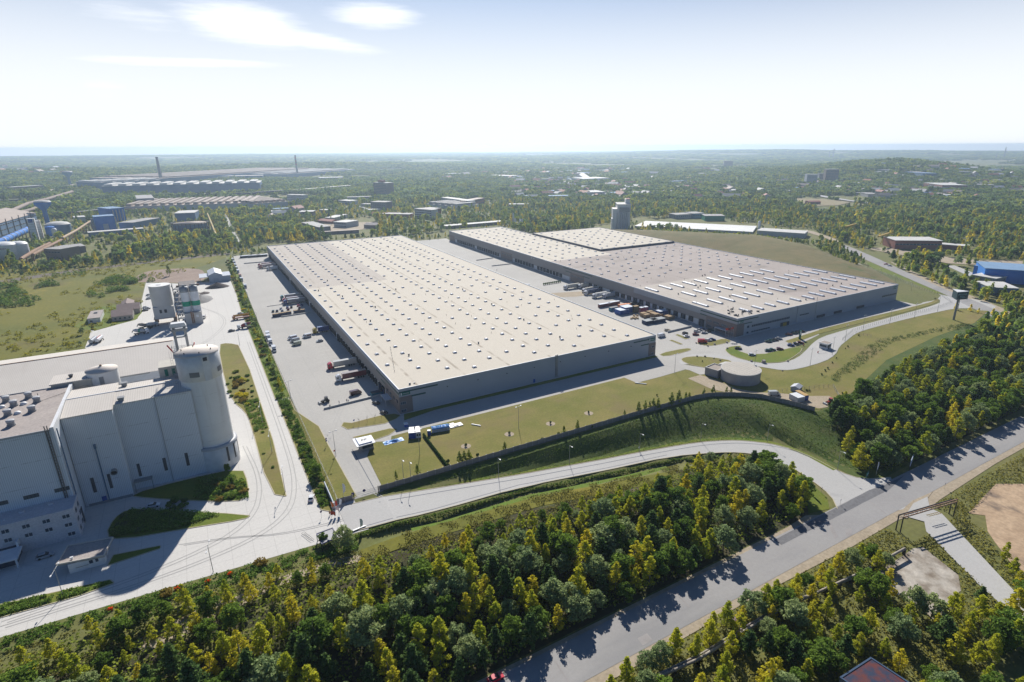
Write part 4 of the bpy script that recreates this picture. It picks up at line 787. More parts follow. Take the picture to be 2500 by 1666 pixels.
def gatehouse():
    r = thing('gatehouse', 'single-storey white gatehouse with an overhanging flat roof on the factory forecourt', 'gatehouse')
    A = [g(24, *p, 3.7) for p in ((850, 1440), (1030, 1140), (1735, 1012), (1595, 1295))]
    MB().prism(A, 3.15, 3.45).build('roof', m_felt, r)
    n = 4; cx = sum(a[0] for a in A)/4; cy = sum(a[1] for a in A)/4; B = [(cx+(a[0]-cx)*.955, cy+(a[1]-cy)*.94) for a in A]; k = MB()
    for i in range(4):
        a, b, c, d = A[i], A[(i+1) % 4], B[(i+1) % 4], B[i]; k.add([(*a, 3.1), (*b, 3.1), (*a, 3.85), (*b, 3.85), (*c, 3.85), (*d, 3.85), (*c, 3.46), (*d, 3.46)], [(0, 2, 3, 1), (2, 5, 4, 3), (5, 7, 6, 4)])
    k.build('fascia', P('fascia_cream', (.6, .56, .5)), r)
    x0, x1, y0, y1 = -47.2, -38.6, 191.2, 198.6
    MB().box(x0, x1, y0, y1, 0, 3.12).build('wall', m_white, r)
    for a, b in ((-42.3, -41.4), (-40.8, -40.1)): o = MB().box(a-.08, b+.08, y0-.07, y0, 1.5, 2.75).build('window', m_white, r); MB().box(a, b, y0-.09, y0-.06, 1.58, 2.67).build('pane', m_win, o)
    MB().box(x1, x1+.06, 194, 195.2, 0, 2.3).build('door', m_frame, r); MB().box(-45.6, -42.6, y0-.06, y0, 1.4, 1.5).build('cable_tray', m_dark, r)
    k = MB().box(-.25, .25, -.25, .25, 0, .5).box(-.4, .4, -.3, .3, .5, .8); k.build('air_unit', m_white, r, (-46.3, 193.2, 3.45))
def gable(r, x0, x1, y0, y1, he, hr, wall, roof, yr=None, over=.3, axis='x'):
    if axis == 'y':
        k = MB(); xr = (x0+x1)/2; k.add([(x0, y0, 0), (x1, y0, 0), (x1, y0, he), (xr, y0, hr), (x0, y0, he), (x0, y1, 0), (x1, y1, 0), (x1, y1, he), (xr, y1, hr), (x0, y1, he)], [(0, 1, 2, 3, 4), (6, 5, 9, 8, 7), (1, 6, 7, 2), (5, 0, 4, 9)]); w = k.build('wall', wall, r)
        k = MB()
        for a, za, b, zb in ((x0-over, he-.1, xr, hr), (xr, hr, x1+over, he-.1)): k.add([(a, y0-over, za), (b, y0-over, zb), (b, y1+over, zb), (a, y1+over, za), (a, y0-over, za+.18), (b, y0-over, zb+.18), (b, y1+over, zb+.18), (a, y1+over, za+.18)], [(0, 3, 2, 1), (4, 5, 6, 7), (0, 1, 5, 4), (2, 3, 7, 6), (1, 2, 6, 5), (3, 0, 4, 7)])
        return w, k.build('roof', roof, r)
    yr = (y0+y1)/2 if yr is None else yr; k = MB()
    k.add([(x0, y0, 0), (x0, y1, 0), (x0, y1, he), (x0, yr, hr), (x0, y0, he), (x1, y0, 0), (x1, y1, 0), (x1, y1, he), (x1, yr, hr), (x1, y0, he)], [(4, 3, 2, 1, 0), (5, 6, 7, 8, 9), (0, 5, 9, 4), (6, 1, 2, 7)]); w = k.build('wall', wall, r)
    k = MB()
    for a, za, b, zb in ((y0-over, he-.1, yr, hr), (yr, hr, y1+over, he-.1)): k.add([(x0-over, a, za), (x1+over, a, za), (x1+over, b, zb), (x0-over, b, zb), (x0-over, a, za+.18), (x1+over, a, za+.18), (x1+over, b, zb+.18), (x0-over, b, zb+.18)], [(0, 3, 2, 1), (4, 5, 6, 7), (0, 1, 5, 4), (2, 3, 7, 6), (1, 2, 6, 5), (3, 0, 4, 7)])
    return w, k.build('roof', roof, r)
hall(); silo(); shed(); office(); gatehouse()
r = thing('storage_shed', 'very long low-pitched beige gable shed running behind the production hall', 'storage shed'); gable(r, -230, -19.5, 333, 393, 12, 17, m_clad, m_roofs, 366); MB().box(-230, -19.5, 365.7, 366.3, 17.2, 17.4).build('ridge_cap', m_rust, r); MB().box(-90, -30, 332.6, 333, 11.4, 12.0).build('gutter', m_steel, r)
r = thing('round_bin', 'small white round bin with a cone lid behind the production hall roof', 'silo', (-38.8, 266, 0)); MB().lathe(0, 0, [(5, 0), (5, 37.5)], 32).build('shell', m_silo, r); MB().lathe(0, 0, [(5.2, 37.3), (5.2, 37.6), (0, 38.9)], 32).build('lid', MATS['silo_roof'], r); MB().cyl(0, 0, 38.7, 39.4, .5, .3, 8).build('cap', m_rust, r); MB().box(-.7, .7, -5.1, -4.9, 33, 36).build('louvre', m_grey, r)
# ------------------------------------------------------------------ concrete mixing plant
def mixing():
    x, y = g(20, 430, 1180)
    r = thing('concrete_silo', 'fat grey cylindrical silo on a square base of the concrete mixing plant', 'silo', (-26.5, 478, 0))
    MB().cyl(0, 0, 12.8, 27.2, 6.4, 6.4, 36).build('shell', mat('silo_grey', (.55, .54, .52), .7, (.48, .47, .45), .2, .6), r); MB().cyl(0, 0, 27.2, 27.5, 6.7, 6.7, 36).cyl(0, 0, 27.5, 27.8, 2, 1.6, 12).build('lid', m_silo, r)
    MB().box(-6.2, 6.2, -6, 6, 4.6, 12.8).build('base_house', MATS['silo_grey'], r)
    for sx, sy in ((-1, -1), (1, -1), (-1, 1), (1, 1)): MB().box(sx*5.6-.9, sx*5.6+.9, sy*5.-.9, sy*5.+.9, 0, 4.6).build('leg', m_rust, r)
    for a, b in ((-2.6, -1.2), (.2, 1.8)): MB().box(a, b, -6.1, -6, 8.6, 11).build('window', m_dark, r)
    MB().box(-6.9, 6.9, -6.3, 6.3, 4.4, 4.7).build('floor_slab', m_rust, r)
    w = thing('stair_tower', 'dark steel stair tower between the silos of the mixing plant', 'stair tower', (-16.8, 473, 0)); k = MB()
    for sx in (-2., 2.):
        for sy in (-2., 2.): k.box(sx-.15, sx+.15, sy-.15, sy+.15, 0, 28)
    k.build('frame', m_dark, w); k = MB()
    for i in range(9): k.box(-2.2, 2.2, -2.2, 2.2, i*3, i*3+.15); k.tube((-2, -2.1, i*3), (2, -2.1, i*3+3), .14, n=4).tube((-2.1, 2, i*3), (-2.1, -2, i*3+3), .14, n=4)
    k.build('landing', P('steel_dark_grey', (.13, .13, .14)), w)
    k = MB(); rng = random.Random(5)
    for i in range(26): a = (rng.uniform(-2.3, 2.3), rng.uniform(-2.5, 0), rng.uniform(2, 28)); k.box(a[0]-.4, a[0]+.4, a[1]-.4, a[1]+.4, a[2]-.5, a[2]+.7)
    k.build('pipework', m_steel, w)
    for i, (xx, gr) in enumerate(((-12.2, 'left'), (-6.6, 'right'))):
        s = thing('cement_silo', ('slim cement silo with a green band, nearer the dark stair tower' if i == 0 else 'slim cement silo with a green band, on the yard side of its twin'), 'silo', (xx, 468, 0))
        MB().lathe(0, 0, [(2.7, 22.5), (2.7, 26), (0, 26.6)], 24).build('top_drum', m_steel, s); MB().lathe(0, 0, [(2.7, 8.4), (2.7, 12.6)], 24).build('lower_shell', m_white, s); MB().lathe(0, 0, [(2.72, 12.6), (2.72, 16)], 24).build('green_band', P('band_green', (0., .3, .17)), s); MB().lathe(0, 0, [(2.7, 16), (2.7, 22.5)], 24).build('upper_shell', m_white, s)
        MB().cyl(0, 0, 26.4, 27.6, .8, .8, 10).box(-2, 2, -.1, .1, 26.6, 27.4).build('filter', m_grey, s)
    s = thing('mixer_house', 'pale grey mixer house standing under the two slim cement silos', 'plant building', (-9.4, 466, 0)); MB().box(-5.2, 5.2, -3.5, 4.5, 0, 8.2).build('wall', MATS['silo_grey'], s); MB().box(-5.5, 5.5, -3.8, 4.8, 8.2, 8.5).build('roof', m_grey, s); MB().box(-1.5, -.7, -4.2, -3.5, 1, 9.5).box(-.4, .3, -4.1, -3.5, 1, 9).build('duct', m_rust, s); MB().box(1.6, 3.2, -3.7, -3.5, 5, 6.6).build('hatch', m_white, s)
    s = thing('aggregate_bins', 'dark row of open concrete aggregate bays beside the mixing plant', 'storage bays', (-9, 549, 0)); k = MB()
    k.box(-8, -7.4, -38, 38, 0, 5).box(1.6, 2.2, -38, 38, 0, 5)
    k.build('long_wall', mat('old_concrete', (.2, .18, .16), .95, (.28, .25, .22), .3, .6), s)
    for i in range(6): MB().box(-7.4, 1.6, -38+i*15.1, -37.5+i*15.1, 0, 6).build('divider', MATS['old_concrete'], s)
    k = MB(); rng = np.random.default_rng(4)
    for i in range(5): k.lathe(-3, -30.5+i*15.1, [(5.5, .1), (3.5, 2.2), (1, 3.9), (0, 4.1)], 14)
    k.build('aggregate', mat('aggregate', (.2, .18, .155), .98, (.3, .27, .23), .5, .6), s)
    MB().box(-8.2, 2.4, -38.3, -38, 3, 8).box(-9, 3, -38, 38, 7.6, 7.8).build('gantry_roof', mat('gantry_grey', (.22, .2, .19), .9), s) 
    def heap(nm, lab, cx, cy, rx, ry, h, m):
        n = 28; vs = []; fs = []; rg = np.random.default_rng(int(cx*7+cy) % 999)
        for j in range(7):
            f = j/6
            for i in range(n):
                a = 6.28318*i/n; q = (1-f)*(1+.12*rg.random()); vs.append((rx*q*math.cos(a), ry*q*math.sin(a), h*(f**.9)*(1+.1*rg.random())-.2*(j == 0)))
        fs = [(j*n+i, j*n+(i+1) % n, (j+1)*n+(i+1) % n, (j+1)*n+i) for j in range(6) for i in range(n)]
        o = MB().add(vs, fs, 0, True).build(nm, m, None, (cx, cy, .05)); tag(o, lab, 'heap')
    heap('gravel_heap', 'large dark brown gravel heap in front of the pale gabled shed', 10.5, 583, 9.5, 6, 4.2, mat('dark_gravel', (.1, .085, .08), .98, (.15, .12, .11), 1., .6)); heap('gravel_heap', 'wide grey gravel heap spilling out beside the aggregate bays', *g(20, 1190, 720), 8, 14, 4, mat('grey_gravel', (.33, .32, .31), .98)); heap('gravel_heap', 'small brownish gravel heap behind the grey one', *g(20, 1250, 600), 4, 5, 1.4, MATS['dark_gravel']); heap('gravel_heap', 'small flat grey heap against the aggregate bays', *g(20, 1120, 605), 3, 4, 1.3, MATS['grey_gravel'])
    o = MB().box(-9, 9, -.4, .4, 0, 1.6).build('retaining_wall', m_rust, None, (*g(20, 930, 465), 0), rz=-.02); tag(o, 'long low rust-brown retaining wall behind the aggregate bays', 'wall')
    s = thing('gabled_shed', 'pale blue-grey gabled metal shed with lower wings beside the hedge', 'shed', (0, 0, 0)); gm = P('shed_blue_grey', (.4, .46, .53)); gable(s, 5.5, 16.5, 607, 634, 6.6, 9., gm, P('shed_roof', (.5, .54, .6)), axis='y'); 
    MB().box(16.5, 23, 607.5, 627, 0, 5).build('side_wing', gm, s); MB().box(16.5, 23.3, 607.2, 627.4, 5, 5.3).build('wing_roof', MATS['shed_roof'], s); MB().box(-2, 5.3, 608, 628, 5, 5.3).build('open_roof', MATS['shed_roof'], s); MB().box(-1.8, -1.5, 608.2, 608.5, 0, 5).box(-1.8, -1.5, 627, 627.3, 0, 5).build('post', m_grey, s); MB().box(9, 13, 606.85, 607, 0, 4).build('gate', P('gate_blue', (.33, .4, .48)), s)
    s = thing('bungalow', 'low building with a reddish-brown hipped metal roof beside the car park of the mixing plant', 'building', (0, 0, 0)); rb = mat('brown_roof', (.2, .15, .14), .8, (.25, .19, .18), .3, .6); wb = P('bungalow_wall', (.36, .33, .31)); gable(s, -60, -47.5, 501, 517, 3.4, 6.4, wb, rb); gable(s, -58, -44, 519, 535, 3.4, 6.4, wb, rb); gable(s, -57, -49, 534, 551, 3.2, 5.6, wb, rb, axis='y')
    for i in range(4): MB().box(-58.5+i*2.8, -57.3+i*2.8, 500.9, 501, 1.2, 2.4).build('window', m_win, s)
    s = thing('site_cabin', 'small white flat-roofed cabin in the grass beside the footpath', 'cabin', (-70.5, 516, 0)); MB().box(-3.6, 3.6, -12, 12, 0, 3.4).build('wall', m_white, s); MB().box(-3.9, 3.9, -12.3, 12.3, 3.4, 3.7).build('roof', m_felt, s); MB().box(-1, 1, 2, 4, 3.7, 4.5).build('air_unit', m_grey, s); MB().box(-2.5, -1, -12.05, -12, 1, 2.2).build('window', m_win, s)
mixing()
# ------------------------------------------------------------------ water tank, pump house, booths, pylon
def site_things():
    r = thing('water_tank', 'round grey panelled water tank with a flat roof beside the access road', 'water tank', (236, 192.3, 0)); mt = mat('tank_grey', (.32, .32, .34), .6); overlay(mt, noise_mask(1.2, .5, .7, .3, stretch=(1, 1, .05)), (.27, .27, .29))
    MB().cyl(0, 0, 0, 6.1, 10.1, 10.1, 64, cap=False).build('shell', mt, r); MB().cyl(0, 0, 5.85, 6.15, 10.3, 10.3, 64).build('rim', P('tank_rim', (.5, .49, .47)), r); MB().cyl(0, 0, 6.15, 6.2, 9.9, 9.9, 64).build('roof', mat('tank_roof', (.5, .46, .4), .85, (.44, .41, .36), .3, .6), r)
    k = MB()
    for i in range(-4, 5): w = math.sqrt(max(.1, 97-(i*2.2)**2)); k.box(i*2.2-.04, i*2.2+.04, -w, w, 6.2, 6.25)
    k.build('roof_seam', MATS['tank_rim'], r); MB().box(9, 9.8, -2, -1.2, 6.2, 6.8).build('hatch', m_white, r)
    r = thing('pump_house', 'square grey pump house with a parapet roof built against the round water tank', 'pump house'); P4 = gs(6, [(820, 800), (940, 760), (1040, 800), (1005, 860)]); P4 = [(224.5, 206.5), (233, 208.2), (234.2, 201), (226.2, 199)]
    MB().prism(P4, 0, 4.6, cap=False).build('wall', mt, r); MB().prism(P4, 4.2, 4.25).build('roof', mat('gravel_roof', (.38, .33, .29), .95), r); parapet(r, P4, 4.6, MATS['tank_rim'], .35)
    r = thing('pump_annex', 'narrow flat-roofed annex reaching behind the round water tank', 'annex'); MB().prism([(234.5, 206), (240, 206.5), (244, 203), (238, 200)], 0, 4.4, cap=False).build('wall', mt, r); MB().prism([(234.3, 206.3), (240.1, 206.8), (244.4, 203), (238, 199.7)], 4.4, 4.6).build('roof', P('pale_cap', (.55, .54, .5)), r)
    # guard booth at the west gate
    r = thing('guard_booth', 'glazed guard booth with a big white flat roof beside the west driveway', 'guard booth'); C = gs(22, [(0, 1350), (360, 1270), (445, 1410), (90, 1505)], 3.4)
    MB().prism(C, 3.1, 3.4).build('roof', m_white, r); cx = sum(c[0] for c in C)/4; cy = sum(c[1] for c in C)/4; D = [(cx+(c[0]-cx)*.72, cy+(c[1]-cy)*.8) for c in C]; MB().prism(D, 3.4, 3.75).build('roof_box', P('roof_box_blue', (.1, .2, .42)), r); MB().prism([(cx+(c[0]-cx)*.68, cy+(c[1]-cy)*.74) for c in C], 3.7, 3.8).build('roof_top', m_white, r)
    Bq = [(cx+(c[0]-cx)*.62+.8, cy+(c[1]-cy)*.7) for c in C]; MB().prism(Bq, 0, 1.2).prism(Bq, 2.6, 3.1).build('wall', m_steel, r); MB().prism([(cx+.8+(b[0]-cx-.8)*.97, cy+(b[1]-cy)*.97) for b in Bq], 1.2, 2.6).build('window', m_win, r)
    for i in range(4): MB().cyl(-.9+i*.6, .2*(i % 2), 3.8, 4.3, .16, .16, 8).build('vent_pipe', m_dark, r, (cx, cy, 0))
    # guard booth in the access road
    x, y = 319.5, 199.8; r = thing('guard_booth', 'small white cube guard booth on an island in the access road', 'guard booth', (x, y, .1), .1); MB().box(-2.5, 2.5, -2.5, 2.5, 0, 1.1).box(-2.5, 2.5, -2.5, 2.5, 2.6, 3.2).build('wall', m_white, r); MB().box(-2.4, 2.4, -2.4, 2.4, 1.1, 2.6).build('window', m_win, r)
    for sx in (-2.35, 2.35):
        for sy in (-2.35, 2.35): MB().box(sx-.14, sx+.14, sy-.14, sy+.14, 0, 3.2).build('corner_post', m_white, r)
    MB().box(-2.9, 2.9, -2.9, 2.9, 3.2, 3.55).build('roof', m_white, r); MB().box(-2.5, 2.5, -2.5, 2.5, 3.55, 3.6).build('roof_felt', MATS['gravel_roof'], r); MB().box(-.8, .6, -2.56, -2.5, 0, 2.5).build('door', m_dark, r)
    for i, (px, py, rz, lab) in enumerate(((1900, 485, 2.9, 'red and white barrier across the entry lane left of the access road booth'), (2060, 565, -.2, 'red and white barrier across the exit lane in front of the access road booth'))):
        x, y = g(6, px, py); b = thing('barrier', lab, 'barrier', (x, y, .1), rz); MB().box(-.2, .2, -.2, .2, 0, 1.1).build('post', m_red, b); MB().tube((0, 0, 1), (5.5, 0, 1.05), .06).build('boom', m_white, b)
    # advertising pylon
    x, y = g(7, 1512, 838); r = thing('advertising_pylon', 'tall grey pylon carrying a dark three-sided sign box above the grass bend', 'pylon', (x, y, 0), .55)
    MB().cyl(0, 0, 0, 19, .75, .6, 12).build('pole', m_grey, r); R_ = 5.4; T = [(R_*math.cos(RAD(a)), R_*math.sin(RAD(a))) for a in (-80, 40, 160)]
    MB().prism(T, 15.6, 20.9).build('sign_box', P('sign_dark', (.035, .07, .085)), r); MB().prism([(a*1.03, b*1.03) for a, b in T], 20.9, 21.3).build('sign_cap', m_white, r)
    for (a, b) in ((-80, 160), (-80, 40)):
        p, q = [np.array((R_*math.cos(RAD(t)), R_*math.sin(RAD(t)))) for t in (a, b)]; mid = (p+q)/2; nrm = mid/np.linalg.norm(mid); an = math.atan2(nrm[1], nrm[0])+math.pi/2; mid = mid+nrm*.06
        text(r, 'PROLOGIS', (mid[0], mid[1], 19.2), (RAD(90), 0, an), 1.5, P('letter_pale', (.3, .5, .5))); text(r, 'PARK', (mid[0], mid[1], 17.4), (RAD(90), 0, an), 1.6, MATS['letter_pale'])
    MB().cyl(R_*math.cos(RAD(-80))*.97, R_*math.sin(RAD(-80))*.97, 15.4, 21, .35, .35, 8).build('sign_edge', m_grey, r)
    for z in (8., 11.7): MB().box(-1.9, 1.9, -.95, -.75, z, z+3.2).build('panel', m_white, r)
    MB().box(-2.0, 2.0, -1.0, -.7, 11.3, 11.7).build('panel_band', m_green, r)
    x, y = g(6, 1855, 405); r = thing('totem_sign', 'green totem sign standing on the verge by the dark parked cars', 'sign', (x, y, 0), .1); MB().box(-1.1, 1.1, -.2, .2, 0, 5.6).build('panel', m_green, r); MB().box(-.7, .7, -.23, -.2, 3, 5).build('lettering', m_text, r)
site_things()
# ------------------------------------------------------------------ trees
RNG = np.random.default_rng(11)
f_birch = foliage('birch_leaves', (.17, .215, .022), (.33, .31, .028), .4); f_gold = foliage('golden_leaves', (.23, .24, .025), (.37, .31, .025), .4)
f_pine = foliage('pine_needles', (.035, .065, .022), (.07, .105, .028), .15); f_broad = foliage('broad_leaves', (.05, .09, .018), (.11, .16, .025), .32); f_willow = foliage('willow_leaves', (.10, .145, .065), (.19, .22, .09), .3); f_rust = foliage('rusty_leaves', (.13, .09, .025), (.18, .14, .03), .3); f_red = foliage('red_leaves', (.5, .06, .01), (.5, .12, .01), .4)
f_mix = foliage('mixed_leaves', (.06, .1, .02), (.17, .19, .028), .3); f_hedge = foliage('juniper_leaves', (.05, .1, .018), (.1, .15, .025), .22)
def clump_points(rng, clumps, per, squash=.75):
    out = []
    for (x, y, z, r) in clumps:
        n = max(4, int(per*r*r)); d = rng.normal(size=(n, 3)); d /= np.linalg.norm(d, axis=1)[:, None]; rad = r*(.55+.5*rng.random(n)**.6); p = d*rad[:, None]; p[:, 2] *= squash; out.append(p+[x, y, z])
    return np.concatenate(out)
def crown_clumps(kind, rng, H):
    c = []
    if kind == 'broad':
        R = H*.29
        for i in range(34):
            d = rng.normal(size=3); d /= np.linalg.norm(d); q = rng.random()**.4; c.append((d[0]*R*q, d[1]*R*q, H*.6+d[2]*H*.3*q, R*(.26+.16*rng.random())))
        for i in range(6): a = rng.random()*6.28; c.append((R*.75*math.cos(a), R*.75*math.sin(a), H*(.25+.15*rng.random()), R*.3))
    elif kind == 'birch':
        for i in range(58):
            t = rng.random()**.8; z = H*(.14+.86*t); R = H*.215*(1-t)**.8*(1 if t > .15 else .7)+.15; a = rng.random()*6.28; q = R*(.45+.7*rng.random()); c.append((q*math.cos(a), q*math.sin(a), z, H*(.055+.035*rng.random())*(1-.55*t)))
        c.append((0, 0, H, H*.045))
    elif kind == 'pine':
        n = 8
        for j in range(n):
            t = j/(n-1); z = H*(.3+.68*t); R = H*.27*(1-t*.85)
            for i in range(6):
                a = i*1.047+j*.5+rng.normal()*.3
                for q in (.35, .7, 1.): c.append((R*q*math.cos(a), R*q*math.sin(a), z+q*R*.18+rng.normal()*.12, H*(.062-.012*q)*(1-.3*t)))
        c.append((0, 0, H, H*.05))
    elif kind == 'willow':
        R = H*.3
        for i in range(46):
            a = rng.random()*6.28; q = R*rng.random()**.5; top = H*(.96-.45*(q/R)**2); z = top*(.3+.7*rng.random()**.55); c.append((q*math.cos(a), q*math.sin(a), z, H*(.06+.045*rng.random())))
    elif kind == 'bush':
        for i in range(14): a = rng.random()*6.28; q = H*.55*rng.random()**.5; c.append((q*math.cos(a), q*math.sin(a), H*(.25+.5*rng.random()*(1-q/H)), H*(.2+.12*rng.random())))
    return c
def trunk_mb(kind, rng, H):
    k = MB(); r0 = H*.013+.04; k.tube((0, 0, -.3), (H*.01, 0, H*.45), r0, r0*.6, 7).tube((H*.01, 0, H*.45), (0, H*.01, H*.93), r0*.6, r0*.15, 6)
    for i in range(7):
        z = H*(.25+.09*i); a = i*2.4; L_ = H*(.22-.018*i); k.tube((0, 0, z), (L_*math.cos(a), L_*math.sin(a), z+L_*(.75 if kind != 'pine' else .15)), r0*.4, r0*.1, 4)
    return k
TREE = {}   # kind -> list of (trunk mesh, crown mesh, joined mesh)
def make_kind(key, kind, m, bark, n, H, per, size):
    TREE[key] = []
    for i in range(n):
        rng = np.random.default_rng(hash_(key)+i); t = trunk_mb(kind, rng, H).build('trunk', bark); P_ = clump_points(rng, crown_clumps(kind, rng, H), per); o = quads_mesh('crown', P_, size, m, rng)
        j = join_mesh(key, [t.data, o.data]); TREE[key].append((t.data, o.data, j)); bpy.data.objects.remove(t); bpy.data.objects.remove(o)
def hash_(s): return sum(ord(c)*(i+3) for i, c in enumerate(s)) % 9973
make_kind('birch_tree', 'birch', f_birch, m_birchbark, 5, 8., 190, .27); make_kind('golden_birch', 'birch', f_gold, m_birchbark, 3, 8., 150, .27)
make_kind('pine_tree', 'pine', f_pine, m_trunk, 3, 8., 90, .36); make_kind('broadleaf_tree', 'broad', f_broad, m_trunk, 4, 8., 100, .36); make_kind('willow_tree', 'willow', f_willow, m_trunk, 3, 8., 110, .33); make_kind('rusty_tree', 'broad', f_rust, m_trunk, 1, 8., 60, .4); make_kind('green_tree', 'birch', f_mix, m_trunk, 3, 8., 120, .34)
make_kind('shrub', 'bush', f_mix, m_trunk, 3, 2., 260, .26); make_kind('golden_shrub', 'bush', f_gold, m_trunk, 2, 2., 200, .26); make_kind('rusty_shrub', 'bush', f_rust, m_trunk, 1, 2., 220, .26); make_kind('red_shrub', 'bush', f_red, m_trunk, 1, 2., 200, .26); make_kind('dark_shrub', 'bush', f_pine, m_trunk, 2, 2., 260, .26); make_kind('juniper', 'bush', f_hedge, m_trunk, 2, 2., 260, .26)
OBJN = {'golden_birch': 'birch_tree', 'rusty_tree': 'broadleaf_tree', 'green_tree': 'young_tree', 'golden_shrub': 'shrub', 'rusty_shrub': 'shrub', 'red_shrub': 'shrub', 'dark_shrub': 'shrub', 'juniper': 'shrub'}
CATN = {'birch_tree': 'birch', 'golden_birch': 'birch', 'pine_tree': 'pine tree', 'broadleaf_tree': 'broadleaf tree', 'rusty_tree': 'broadleaf tree', 'willow_tree': 'willow', 'green_tree': 'young tree'}
def plant(key, x, y, h, label, group=None, parts=False, z=None, wide=1., base=8.):
    v = TREE[key][int(RNG.integers(len(TREE[key])))]; nm = OBJN.get(key, key); z = float(hz(x, y)) if z is None else z; s = h/base; w = s*wide*(.88+.24*RNG.random()); rz = RNG.random()*6.28
    if parts:
        r = thing(nm, label, CATN.get(key, 'shrub'), (x, y, z), rz, group); r.scale = (w, w, s)
        for n, me in (('trunk', v[0]), ('crown', v[1])): o = bpy.data.objects.new(n, me); COL.objects.link(o); o.parent = r
    else:
        r = bpy.data.objects.new(nm, v[2]); COL.objects.link(r); r.location = (x, y, z); r.rotation_euler = (0, 0, rz); r.scale = (w, w, s); tag(r, label, CATN.get(key, 'shrub'), group)
    return r
KL = {'birch_tree': ('yellow-green feathery birch', 'light green slender birch', 'olive green birch'), 'golden_birch': ('golden yellow birch', 'bright yellow autumn birch', 'orange-yellow birch'), 'pine_tree': ('dark green pine', 'blackish green pine', 'deep green layered pine'),
      'broadleaf_tree': ('dark round-crowned broadleaf tree', 'mid-green dense broadleaf tree', 'deep green leafy tree'), 'willow_tree': ('grey-green willow', 'silvery drooping willow', 'pale grey-green willow'), 'rusty_tree': ('rust-brown broadleaf tree', 'brownish broadleaf tree', 'rusty autumn tree'), 'green_tree': ('green conical young tree', 'upright green young tree', 'small leafy young tree')}
def poisson(poly, sp, rng, tries=14000):
    xs = [p[0] for p in poly]; ys = [p[1] for p in poly]; x0, x1, y0, y1 = min(xs), max(xs), min(ys), max(ys); grid = {}; out = []
    C = rng.random((tries, 2))*[x1-x0, y1-y0]+[x0, y0]; ok = inpoly(C[:, 0], C[:, 1], poly)
    for (x, y) in C[ok]:
        i, j = int(x//sp), int(y//sp)
        if all((x-a)**2+(y-b)**2 > sp*sp for di in (-1, 0, 1) for dj in (-1, 0, 1) for (a, b) in grid.get((i+di, j+dj), ())): grid.setdefault((i, j), []).append((x, y)); out.append((x, y))
    return out
def size_word(h): return 'small' if h < 5.2 else 'tall' if h > 9.6 else 'mid-height'
def inview(x, y, z=4, mg=60):
    px, py, w = proj((x, y, z)); return w > 0 and -mg < px < 2500+mg and -200 < py < 1666+mg*1.6
WA = [(-75, 155), (-40, 162), (0, 160), (22, 154), (45, 148), (60, 147), (90, 148), (110, 145), (133, 148), (148, 146), (168, 150), (178, 146), (185, 136), (186, 122), (178, 110), (168, 105.5), (-75, 104.8)]
WB = [(243, 105), (480, 105), (485, 182), (461, 172), (424, 163), (384, 164), (348, 161), (313, 156), (282, 150), (258, 146), (240, 144), (222, 122), (214, 112), (226, 105)]
WC = [(60, 84), (86, 84), (120, 83.5), (150, 82.5), (168, 81), (176, 72), (160, 60), (175, 52), (200, 56), (216, 60), (240, 30), (60, 30)]
SLAB = gs(13, [(860, 640), (1110, 470), (1190, 460), (1480, 690), (1500, 820), (1400, 900), (1420, 1060), (1270, 1050), (1080, 890), (700, 730)], -8); SIDE = [(side[0][0]-2, side[0][1])]+side[1:]; PIT = gs(13, [(1540, 230), (1730, 0), (1790, -60), (2200, -60), (2200, 760), (1980, 680), (1760, 450), (1700, 330)], -8)
ROOFX = gs(13, [(430, 1560), (740, 1330), (1150, 1600), (900, 1900), (500, 1800)], -6)
TRACK = [(168, 135), (182, 135), (184, 144), (170, 145)]
cnt = {}
